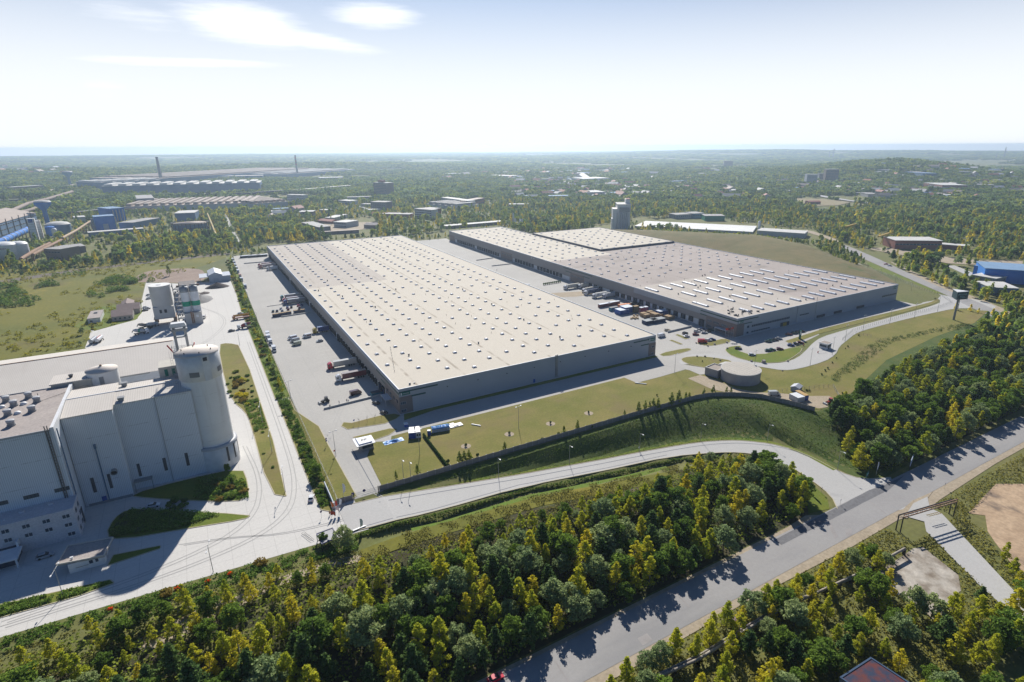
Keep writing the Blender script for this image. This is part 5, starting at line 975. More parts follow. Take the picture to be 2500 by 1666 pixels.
def near_wood():
    rng = np.random.default_rng(21); allp = []
    for zi, (poly, sp, zone) in enumerate(((WA, 4.3, 'A'), (WB, 5.0, 'B'), (WC, 4.3, 'C'))):
        for (x, y) in poisson(poly, sp, rng):
            if not inview(x, y, 4): continue
            if zone == 'C' and (inpoly(x, y, SLAB) or inpoly(x, y, SIDE) or inpoly(x, y, PIT) or (y > 70 and x > 172) or inpoly(x, y, ROOFX)): continue
            if zone == 'A' and inpoly(x, y, [(118, 143), (134, 141), (136, 149), (120, 150)]): continue
            if zone in 'AC' and rng.random() < (.07 if zone == 'A' else .16): continue
            if zone == 'A' and 18 < x < 50 and y > 147-(x-18)*.1: continue
            allp.append((math.hypot(x, y), x, y, zone))
    allp.sort(); rest = []
    for (d, x, y, zone) in allp:
        w = float(vnoise(x, y, 16, 3)); u_ = rng.random()
        if zone == 'A':
            edge = (x < 30 and y > 140) or y > np.interp(x, [-75, 30, 60, 110, 180], [140, 136, 138, 137, 134])
            gold = (.28 if edge and x < 90 else .07)*(1.6 if w > .55 else .5)
            if u_ < gold: k = 'golden_birch'
            elif edge: k = 'birch_tree' if rng.random() < .72 else ('willow_tree' if rng.random() < .3 else 'broadleaf_tree')
            else: k = ('birch_tree', 'pine_tree', 'broadleaf_tree', 'willow_tree')[int(np.searchsorted(np.cumsum([.36, .2, .2, .24]), rng.random()*.999))]
            h = (4.2+4.2*rng.random()*rng.random()**.4 if edge else 7+5*rng.random())
            if y < 110: h *= .9
        elif zone == 'B':
            k = ('birch_tree', 'golden_birch', 'pine_tree', 'broadleaf_tree', 'willow_tree')[int(np.searchsorted(np.cumsum([.33, .035, .17, .27, .195]), rng.random()*.999))]; h = 7.5+4.5*rng.random()
            if y > np.interp(x, [240, 300, 480], [140, 150, 172]): h *= .6
        else:
            k = ('birch_tree', 'golden_birch', 'pine_tree', 'broadleaf_tree', 'willow_tree')[int(np.searchsorted(np.cumsum([.36, .14, .14, .2, .16]), rng.random()*.999))]; h = 5.5+4.5*rng.random()
        c = CATN[k]
        if zone == 'B' and x > 420 or cnt.get(c, 0) >= 315: rest.append((x, y, h)); continue
        cnt[c] = cnt.get(c, 0)+1
        if zone == 'A':
            pl = 'fringing the wood below the curved road' if edge else ('by the main road, foot of the wood' if y < 113 else 'deep in the wood between both roads')
            pl += ', factory side' if x < 20 else (', junction side' if x > 120 else '')
        elif zone == 'B': pl = 'by the grass slope, wood above the junction' if y > 140 else ('beside the main road past the junction' if y < 115 else 'inside the wood above the junction'); pl += ', far end' if x > 330 else ''
        else: pl = 'in scrub south of the main road'+(', near the old slab' if x > 130 else ', bottom edge' if x < 100 else '')
        grp = {'A': 'trees of the wood between the curved road and the main road', 'B': 'trees of the wood above the junction', 'C': 'trees south of the main road'}[zone]
        plant(k, x, y, h, size_word(h)+' '+KL[k][int(rng.integers(3))]+' '+pl, grp, parts=d < 148, wide=1.22)
    return rest
REST = near_wood()
# hand-placed trees
def px_trees(k, pts, key, h, label, grp, z=0, parts=True):
    for i, p in enumerate(pts):
        x, y = g(k, p[0], p[1], z); hh = h*(p[2] if len(p) > 2 else 1); plant(key, x, y, hh, label[i] if isinstance(label, (list, tuple)) else label, grp, parts)
G1 = 'young trees along the concrete fence'
px_trees(6, [(40, 1250), (115, 1225, .9), (165, 1210, .75), (205, 1200, .9), (260, 1195, .9), (410, 1160, 1.1), (490, 1130, 1.1), (570, 1105, .75), (610, 1090, .65), (775, 1055, .7), (880, 1030, .8), (1030, 1020, .6), (1080, 1025, .6)], 'green_tree', 6.2, ['young tree by the concrete fence, '+s for s in ('first of the close group', 'second of the close group', 'third and shortest of the close group', 'fourth of the close group', 'last of the close group of five', 'the broadest, between the two groups', 'tallest slim one next to the broadest', 'thin one right of the tallest slim one', 'thinnest, beside another thin one', 'lone one before the fence bends', 'bigger one where the fence bends', 'left of a pair at the bend', 'right of a pair at the bend')], G1)
px_trees(14, [(90, 520, 1.), (135, 515, 1.), (180, 505, 1.), (520, 400, .8), (1085, 245, .8), (1215, 205, .95), (1665, 65, .6)], 'green_tree', 5.4, ['bushy young tree by the concrete fence, left of three standing together', 'bushy young tree by the concrete fence, middle of three standing together', 'bushy young tree by the concrete fence, right of three standing together', 'thin young tree standing alone right of the bushy trio', 'slim pale young tree beside a dark clipped conifer', 'fuller young tree next to a pruned conifer by the fence', 'tiny pale young tree near the fence'], G1)
px_trees(11, [(1310, 965, .85), (1495, 925, 1.)], 'green_tree', 4.4, ['small thin green tree on the lawn behind the west gate', 'small rounder green tree on the lawn near the hedge line'], G1)
px_trees(11, [(615, 950, 1.2), (560, 740, .6), (455, 520, .5), (680, 1540, .9)], 'broadleaf_tree', 5.6, ['bright green round tree in the juniper strip beside the west fence', 'small green tree in the juniper strip by the lawn corner', 'smallest tree in the juniper strip', 'loose green tree over the grey roof by the road'], 'trees in the planted strips')
px_trees(11, [(860, 1560, 1.)], 'willow_tree', 8.5, 'tall grey-green conical tree at the ditch head beside the flagpoles', None)
px_trees(5, [(2080, 1400, 1.), (2120, 1500, .8), (2040, 1560, .9)], 'broadleaf_tree', 4.2, ['bright leafy tree at the sunlit end of the factory garden', 'dark tree in the factory garden', 'low leafy tree at the front of the factory garden'], 'trees of the factory garden')
for i, (px, py) in enumerate(((148, 355), (562, 240), (957, 140), (1322, 40))): x, y = g(14, px, py); bd = MB().cyl(0, 0, .14, .18, 2.1, 2.1, 24).build('gravel_ring', MATS['sandy_verge'], None, (x, y, 0)); tag(bd, ('first', 'second', 'third', 'fourth')[i]+' round gravel bed on the lawn, counted from the west gate', 'flower bed', 'round gravel beds on the lawn'); plant('dark_shrub', x, y, 1.9, ('first', 'second', 'third', 'fourth')[i]+' dark pointed conifer, in the round gravel bed counted from the west gate', 'conifers in round gravel beds', wide=.45, z=.15, base=2.)
for i, (k_, px, py, h) in enumerate(((14, 262, 455, 2.2), (14, 878, 300, 2.0), (14, 1035, 255, 2.3), (14, 1195, 215, 2.), (14, 1347, 180, 2.3), (14, 1567, 110, 2.1), (6, 760, 665, 1.2), (6, 250, 1050, 1.4), (6, 2100, 815, 1.5), (6, 2140, 770, 1.6), (6, 2172, 745, 1.6), (6, 2220, 680, 1.4), (6, 2268, 630, 1.3), (7, 445, 1020, 1.5), (7, 320, 1145, 1.5), (7, 295, 1165, 1.), (12, 612, 250, 1.7), (12, 265, 215, 1.4), (12, 280, 222, 1.4), (12, 296, 220, 1.4), (11, 1762, 825, 2.2))):
    x, y = g(k_, px, py); plant('dark_shrub', x, y, h, 'small dark clipped conifer '+('on the lawn beside the concrete fence' if k_ == 14 else 'on the dry grass by the access road' if px > 2000 or k_ == 7 else 'near the store containers' if k_ == 12 else 'in the lawn ring by the first warehouse' if px < 800 else 'at the end of the clipped hedge'), 'dark clipped conifers dotted over the lawns', wide=.5, z=.12, base=2.)
# solitary trees and rows of the middle ground
def row(pts, n, key, h, lab, grp, jit=2.):
    P_ = [Vector(p) for p in pts]; segs = [(a, b, (b-a).length) for a, b in zip(P_[:-1], P_[1:])]; T = sum(s[2] for s in segs)
    for i in range(n):
        d = T*(i+.5)/n
        for a, b, l in segs:
            if d <= l: break
            d -= l
        p = a.lerp(b, min(1, d/l)); ks = key[i % len(key)] if isinstance(key, tuple) else key; plant(ks, p.x+RNG.normal()*jit, p.y+RNG.normal()*jit, h*(.75+.5*RNG.random()), lab, grp)
HS = [(25.5, 293), (26, 350), (26, 437), (28, 590), (31, 740)]
row(HS, 34, ('birch_tree', 'golden_birch', 'broadleaf_tree', 'willow_tree'), 4.6, 'small tree in the hedge strip beside the west truck yard', 'hedge strip trees along the truck yard', .8)
def shrubs(pts, keys, h, lab, grp, jit=.5):
    for i, (x, y) in enumerate(pts):
        k_ = keys[int(RNG.integers(len(keys)))]; plant(k_, x+RNG.normal()*jit, y+RNG.normal()*jit, h*(.7+.7*RNG.random()), lab, grp, base=2., wide=1.1)
shrubs([(23.5+1.5*(i % 2)+.0055*(i*7.), 296+i*8.6) for i in range(50)], ('shrub', 'golden_shrub', 'rusty_shrub', 'juniper', 'juniper'), 2.1, 'leafy shrub in the hedge strip between the concrete lane and the truck yard', 'hedge strip shrubs along the truck yard')
shrubs([(23.2+(i % 2)*1.2, 190+i*3.2) for i in range(31)], ('juniper', 'juniper', 'shrub'), 1.6, 'spreading green juniper in the strip along the west fence', 'junipers along the west fence')
shrubs([g(9, *p) for p in ((1680, 120), (1720, 80), (1770, 60), (1740, 130), (1800, 110), (1850, 100), (1900, 110), (1800, 50), (1850, 20), (1900, 50), (1930, 80), (1700, 30), (1760, 10), (1920, 10))], ('juniper', 'shrub', 'juniper', 'rusty_shrub'), 1.7, 'shrub in the sunlit half of the factory garden', 'shrubs of the factory garden')
shrubs([(-38+RNG.random()*22, 204+RNG.random()*14) for _ in range(26)], ('juniper', 'dark_shrub'), 1.7, 'dark shrub on the shaded wedge of lawn in front of the factory', 'shrubs on the shaded lawn wedge')
shrubs([g(10, *p) for p in ((60, 1290), (100, 1280), (120, 1310), (80, 1350), (110, 1400), (90, 1440), (60, 1210), (140, 1450), (150, 1490), (170, 1520), (100, 1320))], ('rusty_shrub', 'shrub', 'golden_shrub'), 2.2, 'tall loose shrub in the lawn island by the silo', 'tall shrubs in the lawn island')
shrubs([g(10, *p) for p in ((20, 1270), (10, 1330), (20, 1400), (180, 1250), (190, 1300), (210, 1350), (215, 1400), (220, 1450), (240, 1500), (30, 1450), (60, 1500), (200, 1240), (230, 1530), (180, 1380))], ('juniper',), 1.1, 'low green juniper in the lawn island by the silo', 'low junipers in the lawn island')
shrubs([g(11, *p) for p in ((70, 455), (95, 540), (150, 560), (160, 745), (235, 865))], ('juniper',), 1., 'flat round shrub on the mown part of the lawn island', 'flat shrubs on the lawn island', .1)
for i, p in enumerate(((870, 1000), (1400, 835), (1640, 780), (1815, 720))): plant('red_shrub', *g(9, *p), 1.15, ('first', 'second', 'third', 'fourth')[i]+' small flaming orange-red shrub along the planted verge, counted from the factory', 'orange-red shrubs in the planted verge', base=2.)
plant('rusty_shrub', *g(9, 1320, 880), 2.4, 'dark purple-red young tree in the planted verge', None, base=2.); plant('rusty_shrub', *g(15, 125, 430), 2.4, 'second dark purple-red shrub, nearer the roadside roof', None, base=2.)
px_trees(20, [(580, 265, 1.)], 'green_tree', 11, 'lone slender tree standing on the reddish dirt field', None, parts=False)
px_trees(5, [(755, 140, 1.), (735, 235, .55)], 'willow_tree', 5.5, ['round dark willow bush at the edge of the meadow', 'low willow bush beside the long shed'], None, parts=False)
# bare saplings beside the front yard
for i, (px, py) in enumerate(((135, 1080), (290, 1040), (440, 1005), (560, 970))):
    x, y = g(22, px, py); k = MB(); rg = random.Random(i); k.tube((0, 0, 0), (0, 0, 2.2), .05, .03, 5)
    for j in range(14): a = rg.random()*6.28; z = 1+rg.random()*1.6; L_ = .5+rg.random()*.5; k.tube((0, 0, z), (L_*math.cos(a), L_*math.sin(a), z+L_), .025, .01, 4)
    o = k.build('sapling', m_trunk, None, (x, y, .15)); tag(o, ('first', 'second', 'third', 'fourth')[i]+' bare sapling on the kerb island by the office corner, counted from the yard', 'sapling', 'bare saplings on the kerb island')
# ------------------------------------------------------------------ ground cover (nobody could count it)
def cover(name, P_, size, m, label=None): o = quads_mesh(name, P_, size, m, RNG, up=.7); tag(o, label, kind='stuff'); return o
def strip_pts(poly, n, hgt, clump=0.):
    xs = [p[0] for p in poly]; ys = [p[1] for p in poly]; C = RNG.random((n*3, 2))*[max(xs)-min(xs), max(ys)-min(ys)]+[min(xs), min(ys)]; C = C[inpoly(C[:, 0], C[:, 1], poly)][:n]
    if clump: C = C[vnoise(C[:, 0], C[:, 1], clump, 9)+.25*RNG.random(len(C)) > .55]
    return np.column_stack([C, hz(C[:, 0], C[:, 1])+.12+hgt*RNG.random(len(C))])
cover('ground_cover', np.concatenate([strip_pts([(21.9, 187), (26.8, 187), (26.8, 292), (21.9, 292)], 9000, .6, 2.2), strip_pts([(21.8, 294), (27.5, 294), (30.5, 590), (24.4, 600), (22, 480)], 11000, .6, 2.2)]), .42, f_hedge, 'low juniper mat filling the strips beside the west fence')
cover('ground_cover', strip_pts([(-75, 165.5), (-38, 163.5), (0, 161.5), (28, 158), (28, 165.8), (0, 167.8), (-38, 169.6), (-75, 171)], 16000, .8, 1.6), .36, f_hedge, 'tufted low planting along the south kerb of the concrete forecourt')
cover('ground_cover', strip_pts([(-75, 181.5), (-44, 179.6), (-37, 180.5), (-38, 182), (-75, 187.5)], 6000, .7, 1.6), .36, f_hedge, 'tufted planting in the narrow bed by the forecourt lane')
cover('garden_cover', np.concatenate([strip_pts([(-16, 214), (1.5, 206.5), (1.5, 219), (-4, 230), (-14, 231)], 6000, .9, 2.5), strip_pts([(-39, 206), (-34, 220), (-22, 212), (-8, 201), (-20, 199.5)], 7000, 1.2)]), .4, f_hedge, 'dense low shrubs filling the factory garden beds')
cover('garden_cover', strip_pts([(7, 300), (14, 300), (14, 262), (8.6, 262)], 4500, .8, 1.5), .4, f_hedge, 'ground cover plants in the lawn island')
k_ = chaikin(Ss[3:], 1, False); pts = []
for a, b in zip(k_[:-1], k_[1:]): pass
def along(line, n, off0, off1, hgt):
    L2 = [Vector(p) for p in line]; seg = [(a, b, (b-a).length) for a, b in zip(L2[:-1], L2[1:])]; T = sum(s[2] for s in seg); out = []
    for _ in range(n):
        d = RNG.random()*T
        for a, b, l in seg:
            if d <= l: break
            d -= l
        p = a.lerp(b, d/l); q = Vector((-(b-a).y, (b-a).x)).normalized()*(off0+(off1-off0)*RNG.random()); x, y = p.x+q.x, p.y+q.y; out.append((x, y, float(hz(x, y))+.1+hgt*RNG.random()))
    return np.array(out)
cover('verge_shrubs', along([(28, 166), (33, 166.5), (55, 165), (90, 166.3), (126, 162), (157, 158.4), (177, 151)], 8000, -2.2, -.6, .6), .4, f_broad, 'dark low shrubs lining the south side of the curved road')
cover('bank_herbs', strip_pts([(60, 184), (197, 184), (210, 181), (225, 170), (236, 146), (238, 120), (216, 112), (212, 128), (208.6, 146), (197, 155), (178, 163), (157, 168), (132, 171.5), (96, 176), (60, 181)], 13000, .15), .32, foliage('bank_leaves', (.04, .085, .015), (.09, .13, .02), .2), 'rank grass and herbs on the embankment')
cover('rough_grass', np.concatenate([strip_pts([(-75, 150), (30, 149), (60, 146), (120, 145), (170, 147), (186, 137), (192, 140), (186, 146), (157, 155), (126, 158), (90, 161), (45, 160), (28, 158), (-40, 164), (-75, 166)], 26000, .5, 3.)]), .4, foliage('dry_grass_blades', (.17, .14, .04), (.11, .12, .03), .3), 'dry rough grass on the fringe of the wood')
cover('undergrowth', np.concatenate([strip_pts(WA, 26000, 1.6), strip_pts(WB[:2]+[(480, 150)]+WB[6:], 16000, 1.6)]), .6, f_mix, 'undergrowth below the roadside woods')
P_ = strip_pts([(60, 86), (110, 86.4), (200, 85), (214, 84), (330, 84), (330, 40), (60, 40)], 40000, 1.0); P_ = P_[~inpoly(P_[:, 0], P_[:, 1], SLAB) & ~inpoly(P_[:, 0], P_[:, 1], SIDE) & ~inpoly(P_[:, 0], P_[:, 1], PIT) & ~((P_[:, 0] > 188) & (P_[:, 0] < 216) & (P_[:, 1] > 76))]
cover('undergrowth', P_, .5, foliage('scrub_leaves', (.07, .085, .02), (.16, .14, .03), .25), 'mixed scrub south of the main road')
Q = gs(7, [(600, 1080), (820, 1040), (1300, 940), (1600, 880), (1830, 900), (1700, 930), (1300, 980), (820, 1090), (500, 1330), (200, 1540), (120, 1500), (400, 1250)]); C = strip_pts(Q, 1500, .01); C = C[RNG.random(len(C)) < .4]
cl_ = [(x, y, z+.35, .75) for x, y, z in C[:420]]; cover('young_shrubs', clump_points(RNG, cl_, 34), .3, f_pine, 'rows of young dark shrubs planted across the dry grass slope')
mp = strip_pts(mead, 5200, .05); a_ = vnoise(mp[:, 0], mp[:, 1], 28, 4); mp = mp[a_ > .52]; cl_ = [(x, y, .5, .9+1.6*RNG.random()) for x, y, z in mp[:2200]]
cover('meadow_bushes', clump_points(RNG, cl_, 9, .6), .8, foliage('meadow_leaves', (.24, .2, .02), (.1, .13, .02), .3), 'yellow and green bushes scattered over the meadow')
db = [g(1, *p) for p in ((60, 1300), (100, 1260), (30, 1220), (150, 1240), (200, 1260), (430, 1180), (410, 1200), (250, 1330), (1010, 1130), (1060, 1150), (1120, 1140), (1180, 1160), (1230, 1150), (1010, 1170), (1280, 1130), (150, 1370), (60, 1180), (710, 1085), (20, 1330), (80, 1340), (940, 1270), (1090, 1220))]
cover('meadow_thicket', clump_points(RNG, [(x+RNG.normal()*5, y+RNG.normal()*6, 1.4, 2.2+1.6*RNG.random()) for x, y in db for _ in range(5)], 12, .8), .9, f_broad, 'dark thickets standing in the meadow')
# ------------------------------------------------------------------ fences, lamps, posts
m_fence = mat('concrete_fence', (.27, .25, .24), .95, (.2, .19, .18), .4, .6)
def fence_wall(name, pts, label, h=2.2, m=m_fence, seg=3.):
    P2 = []
    for a, b in zip(pts[:-1], pts[1:]):
        a, b = Vector(a), Vector(b); n = max(1, round((b-a).length/seg)); P2 += [a.lerp(b, i/n) for i in range(n)]
    P2.append(Vector(pts[-1])); r = thing(name, label, 'fence'); pn = MB(); po = MB()
    for i, (a, b) in enumerate(zip(P2[:-1], P2[1:])):
        d = (b-a).normalized(); q = Vector((-d.y, d.x))*.05; s = -.1*(i % 2); pn.add([(*(a+q), -.4), (*(b+q), -.4), (*(b-q), -.4), (*(a-q), -.4), (*(a+q), h+s), (*(b+q), h+s), (*(b-q), h+s), (*(a-q), h+s)], [(4, 5, 6, 7), (0, 4, 7, 3), (1, 2, 6, 5), (3, 7, 6, 2), (0, 1, 5, 4)])
    for p in P2: po.box(p.x-.12, p.x+.12, p.y-.12, p.y+.12, -.4, h+.12)
    tag(pn.build('panel', m, r), kind=None); po.build('post', P('fence_post', (.33, .31, .3)), r); return r
fence_wall('concrete_fence', [(42.3, 186.9), (100, 187), (171, 186.8), (197, 186), (205, 184.6), (211, 181.8), (219, 176.5), (226, 169.5), (231, 158), (234.5, 147)], 'long concrete panel fence along the top of the grass embankment')
fence_wall('concrete_fence', [(27.4, 186.3), (32.6, 186.3)], 'short piece of concrete fence left of the sliding gate')
def mesh_fence(pts, label, h=2., seg=2.6):
    r = thing('wire_fence', label, 'fence'); po = MB(); w = MB()
    for a, b in zip(pts[:-1], pts[1:]):
        a, b = Vector((*a, 0)), Vector((*b, 0)); a.z, b.z = float(hz(a.x, a.y)), float(hz(b.x, b.y)); n = max(1, round((b-a).length/seg))
        for i in range(n+1): p = a.lerp(b, i/n); po.box(p.x-.05, p.x+.05, p.y-.05, p.y+.05, p.z, p.z+h)
        for z in (.1, .55, 1., 1.45, 1.9): w.tube(a+Vector((0, 0, z)), b+Vector((0, 0, z)), .018, n=3, cap=False)
    po.build('post', m_steel, r); w.build('wire', m_steel, r); return r
mesh_fence([(27.8, 187), (28, 291)], 'wire fence between the juniper strip and the west lawn'); mesh_fence([(28.3, 294), (28.8, 437), (31, 590), (34, 750)], 'long wire fence on the far stretch of the hedge strip')
mesh_fence([(342, 203), (365, 210.6), (430, 212.5), (474, 211.5), (500, 214), (519, 232), (526, 254), (545, 283), (583, 338), (600, 372)], 'wire fence along the inner side of the access road'); mesh_fence([(362, 206.5), (363, 197)], 'short wire gate at the right verge of the access road')
mesh_fence([(236, 171), (252, 165), (268, 160), (256, 148)], 'sagging wire fence round the store place')
def sliding_gate():
    r = thing('sliding_gate', 'long steel-barred sliding gate across the west driveway', 'gate', (33.2, 187, 0)); k = MB()
    for z in (.25, 1.1, 1.9): k.tube((0, 0, z), (8.6, 0, z), .05, n=4)
    k.build('frame', m_grey, r); k = MB()
    for i in range(36): k.tube((.1+i*.24, 0, .25), (.1+i*.24, 0, 1.9), .02, n=3)
    k.build('bar', m_grey, r)
    for x in (0, 8.7): MB().box(x-.15, x+.15, -.15, .15, 0, 2.3).build('gate_post', m_dark, r)
    for x in (-.3, 3.7): o = MB().tube((x, -.1, 2.1), (x, -.16, 2.1), .55, n=20).build('round_sign', P('sign_blue_dark', (.03, .03, .16)), r)
sliding_gate()
LAMPKIT = {}
def lamp(kind, x, y, label, h=10., z=0., rz=0., grp='street lamps'):
    if kind not in LAMPKIT:
        r = thing('street_lamp', label, 'street lamp', (x, y, z), rz, grp); MB().tube((0, 0, 0), (0, 0, 10), .11, .06, 8).build('pole', m_steel, r)
        if kind == 'double':
            MB().tube((-1.2, 0, 9.9), (1.2, 0, 9.9), .05, n=5).build('arm', m_steel, r)
            for s in (-1.3, 1.3): MB().box(s-.32, s+.32, -.2, .2, 9.85, 10.1).build('lamp_head', m_white, r)
        elif kind == 'single': MB().tube((0, 0, 10), (1.6, 0, 10.3), .05, n=5).build('arm', m_steel, r); MB().box(1.3, 2.2, -.18, .18, 10.22, 10.42).build('lamp_head', m_white, r)
        elif kind == 'high': MB().tube((-2.6, 0, 9.4), (2.6, 0, 9.4), .06, n=5).build('arm', m_steel, r); MB().box(-3.2, -2.4, -.15, .15, 9.35, 9.55).build('lamp_head', m_white, r); MB().box(2.4, 3.2, -.15, .15, 9.35, 9.55).build('lamp_head', m_white, r)
        r.scale = (1, 1, h/10); LAMPKIT[kind] = r; return r
    r = dup(LAMPKIT[kind], (x, y, z), rz, label, grp, (1, 1, h/10)); return r
lm = [('double', 6, 447, 790, 0, 'twin-headed lamp on the lawn by the corner of the first warehouse'), ('double', 6, 1343, 745, 0, 'twin-headed lamp right behind the round water tank'), ('double', 6, 1970, 720, 0, 'lamp on the outer kerb where the access road straightens'), ('double', 6, 2220, 585, 0, 'lamp on the outer kerb next to the access road booth'),
      ('double', 7, 790, 890, 0, 'lamp by the middle of the straight access road'), ('double', 7, 1070, 820, 0, 'lamp on the access road nearer the pylon'), ('double', 7, 490, 965, 0, 'lamp beside the wire gate of the access road'), ('double', 7, 290, 1080, 0, 'lamp between the wire gate and the access road booth'), ('double', 7, 1330, 745, 0, 'lamp before the last bend of the access road'),
      ('double', 11, 1515, 750, 0, 'twin-headed lamp by the hedge in front of the blue container'), ('double', 11, 785, 760, 0, 'lamp on the kerb of the west driveway'), ('double', 14, 653, 190, 0, 'twin-headed lamp alone in the middle of the lawn'),
      ('single', 14, 460, 650, -3, 'road lamp on the embankment foot, first from the gate'), ('single', 14, 1138, 530, -5.3, 'road lamp on the embankment foot, second from the gate'), ('single', 14, 1808, 405, -6.7, 'road lamp on the embankment foot, third from the gate'), ('single', 6, 740, 1550, -7.3, 'road lamp on the embankment foot, fourth from the gate'), ('single', 6, 1490, 1555, -7.6, 'road lamp inside the curve of the embankment'), ('single', 12, 565, 975, -8, 'road lamp near the junction below the trees'),
      ('single', 11, 1440, 990, 0, 'road lamp just outside the concrete fence by the gate'), ('high', 9, 498, 890, 0, 'twin lamp in the planted bed beside the factory forecourt'), ('high', 9, 1680, 700, 0, 'twin lamp at the south kerb of the concrete forecourt'), ('single', 11, 1375, 970, 0, 'short lamp on the lawn by the fence'),
      ('double', 11, 395, 290, 0, 'lamp at the gap in the west fence'), ('single', 10, 270, 740, 0, 'lamp by the hedge strip near the orange crane truck'), ('single', 10, 100, 955, 0, 'lamp at the tip of the lawn island by the silo'), ('single', 10, 185, 540, 0, 'lamp by the far part of the hedge strip'), ('high', 11, 230, 735, 0, 'twin lamp in the middle of the lawn island'), ('high', 11, 145, 470, 0, 'twin lamp in the upper part of the lawn island'), ('high', 11, 345, 1075, 0, 'twin lamp at the pointed end of the lawn island')]
for kd, k_, px, py, z, lb in lm:
    if lb is None: continue
    x, y = g(k_, px, py, z); z = float(hz(x, y)); lamp(kd, x, y, lb, 8.6 if kd == 'single' else 11 if kd == 'double' else 9.5, z, {'single': RAD(-90), 'double': .2, 'high': 1.4}[kd])
for i in range(8):
    t = i/7; x = 512+100*t; y = 246+t*150; lamp('single', x-3, y+4, ('lamp along the outer edge of the through road, number %s from the pylon' % ('one', 'two', 'three', 'four', 'five', 'six', 'seven', 'eight')[i]), 9, 0, 2.4)
# ------------------------------------------------------------------ flags and signs
def flag(x, y, z, h, col, label, rz=0., tall=False, name='beach_flag'):
    r = thing(name, label, 'flag', (x, y, z), rz); MB().tube((0, 0, 0), (0, 0, h), .05, .03, 6).build('pole', m_white, r); k = MB()
    if tall: k.add([(.05, .01, h*.35), (.75, .06, h*.45), (.95, .03, h*.75), (.6, .02, h*.95), (.05, .01, h), (.05, -.01, h*.35), (.75, .04, h*.45), (.95, .01, h*.75), (.6, 0, h*.95), (.05, -.01, h)], [(0, 1, 2, 3, 4), (9, 8, 7, 6, 5)])
    else:
        vs = []; n = 8
        for i in range(n+1): vs += [(2.2*i/n, .14*math.sin(i*1.3), h-.1-.1*i/n), (2.2*i/n, .14*math.sin(i*1.3), h-1.5-.1*i/n)]
        k.add(vs, [(2*i, 2*i+1, 2*i+3, 2*i+2) for i in range(n)])
    k.build('cloth', col, r); return r
m_flagr = P('flag_red', (.6, .06, .03)); m_flagw = P('flag_white', (.8, .8, .82)); m_orange = P('orange_paint', (.6, .16, .02))
x, y = g(11, 855, 1130); flag(x, y, 0, 6, m_flagw, 'white and green feather flag behind the short fence by the gate', 0, True)
x, y = g(12, 935, 1020, -8); flag(x, y, float(hz(x, y)), 6, m_flagw, 'white feather flag on the dark verge at the junction', 0, True); x, y = g(12, 290, 1190, -8); flag(x, y, float(hz(x, y)), 6, m_flagw, 'white feather flag on the bright green tip of grass inside the curve', 0, True)
x, y = g(12, 848, 1050, -8); r = thing('board_sign', 'small green board sign on the grass by the junction', 'sign', (x, y, float(hz(x, y))), .3); MB().box(-1.8, 1.8, -.05, .05, 1, 2.8).build('board', m_green, r); MB().box(-1.2, 1.2, -.07, -.05, 1.6, 2.2).build('lettering', m_text, r); MB().box(-1.6, -1.5, -.05, .05, 0, 1).box(1.5, 1.6, -.05, .05, 0, 1).build('post', m_steel, r)
x, y = g(12, 1262, 955, -8); r = thing('billboard', 'large pale billboard tilted towards the main road in front of the wood', 'billboard', (x, y, float(hz(x, y))), .35); MB().box(-3., 3., -.1, .1, 2.2, 5.).build('board', P('billboard_pale', (.5, .58, .7)), r); MB().box(-2.6, -.8, -.14, -.1, 3.4, 4.6).build('printed_block', P('print_blue', (.12, .25, .5)), r); MB().box(-2.4, -2.2, -.1, .1, -.5, 2.2).box(2.2, 2.4, -.1, .1, -.5, 2.2).build('post', m_dark, r)
for i, (px, py, lb, c) in enumerate(((925, 1010, 'red flag on the leftmost mast before the office entrance', m_flagr), (968, 1010, 'dark red flag on the middle mast before the office entrance', P('flag_dark', (.2, .04, .05))), (1010, 985, 'pale red flag on the rightmost mast before the office entrance', m_flagr))): x, y = g(23, px, py); flag(x, y, .1, 7.5, c, lb, 2.6+i*.2, name='flag')
x, y = g(26, 300, 900); r = thing('gate_flags', 'bundle of advertising feather flags leaning at the corner of the junipers', 'flag', (x, y, 0)); 
for i, (a, c) in enumerate(((-.8, m_orange), (0, m_flagr), (.9, m_flagw))): MB().tube((a, 0, 0), (a*1.8, -.5, 5), .04, n=5).build('pole', m_white, r); MB().add([(a*1.3, -.2, 2.3), (a*1.3+.8, -.25, 2.6), (a*1.8+.7, -.45, 4.3), (a*1.8, -.5, 5)], [(0, 1, 2, 3), (3, 2, 1, 0)]).build('cloth', c, r)
x, y = g(26, 405, 1250); flag(x, y, 0, 9, m_flagw, 'white flag on the tall mast at the road edge by the conical tree', 1.9); x, y = g(26, 345, 1330); flag(x, y, 0, 9, m_flagr, 'orange-red flag on the tall mast beside the white one', 2.2); x, y = g(26, 765, 1310, -1); flag(x, y, float(hz(x, y)), 5, m_flagw, 'white and green feather flag at the mouth of the ditch', 0, True)
def road_sign(k_, px, py, label, z=0, m=None, two=False):
    x, y = g(k_, px, py, z); z = float(hz(x, y)); r = thing('road_sign', label, 'road sign', (x, y, z), .3); MB().tube((0, 0, 0), (0, 0, 2.6 if not two else 3.4), .04, n=6).build('post', m_steel, r)
    for q in ((2.3,) if not two else (2.3, 3.2)): MB().tube((0, -.04, q), (0, -.08, q), .38, n=16).build('disc', m or MATS['sign_blue_dark'], r)
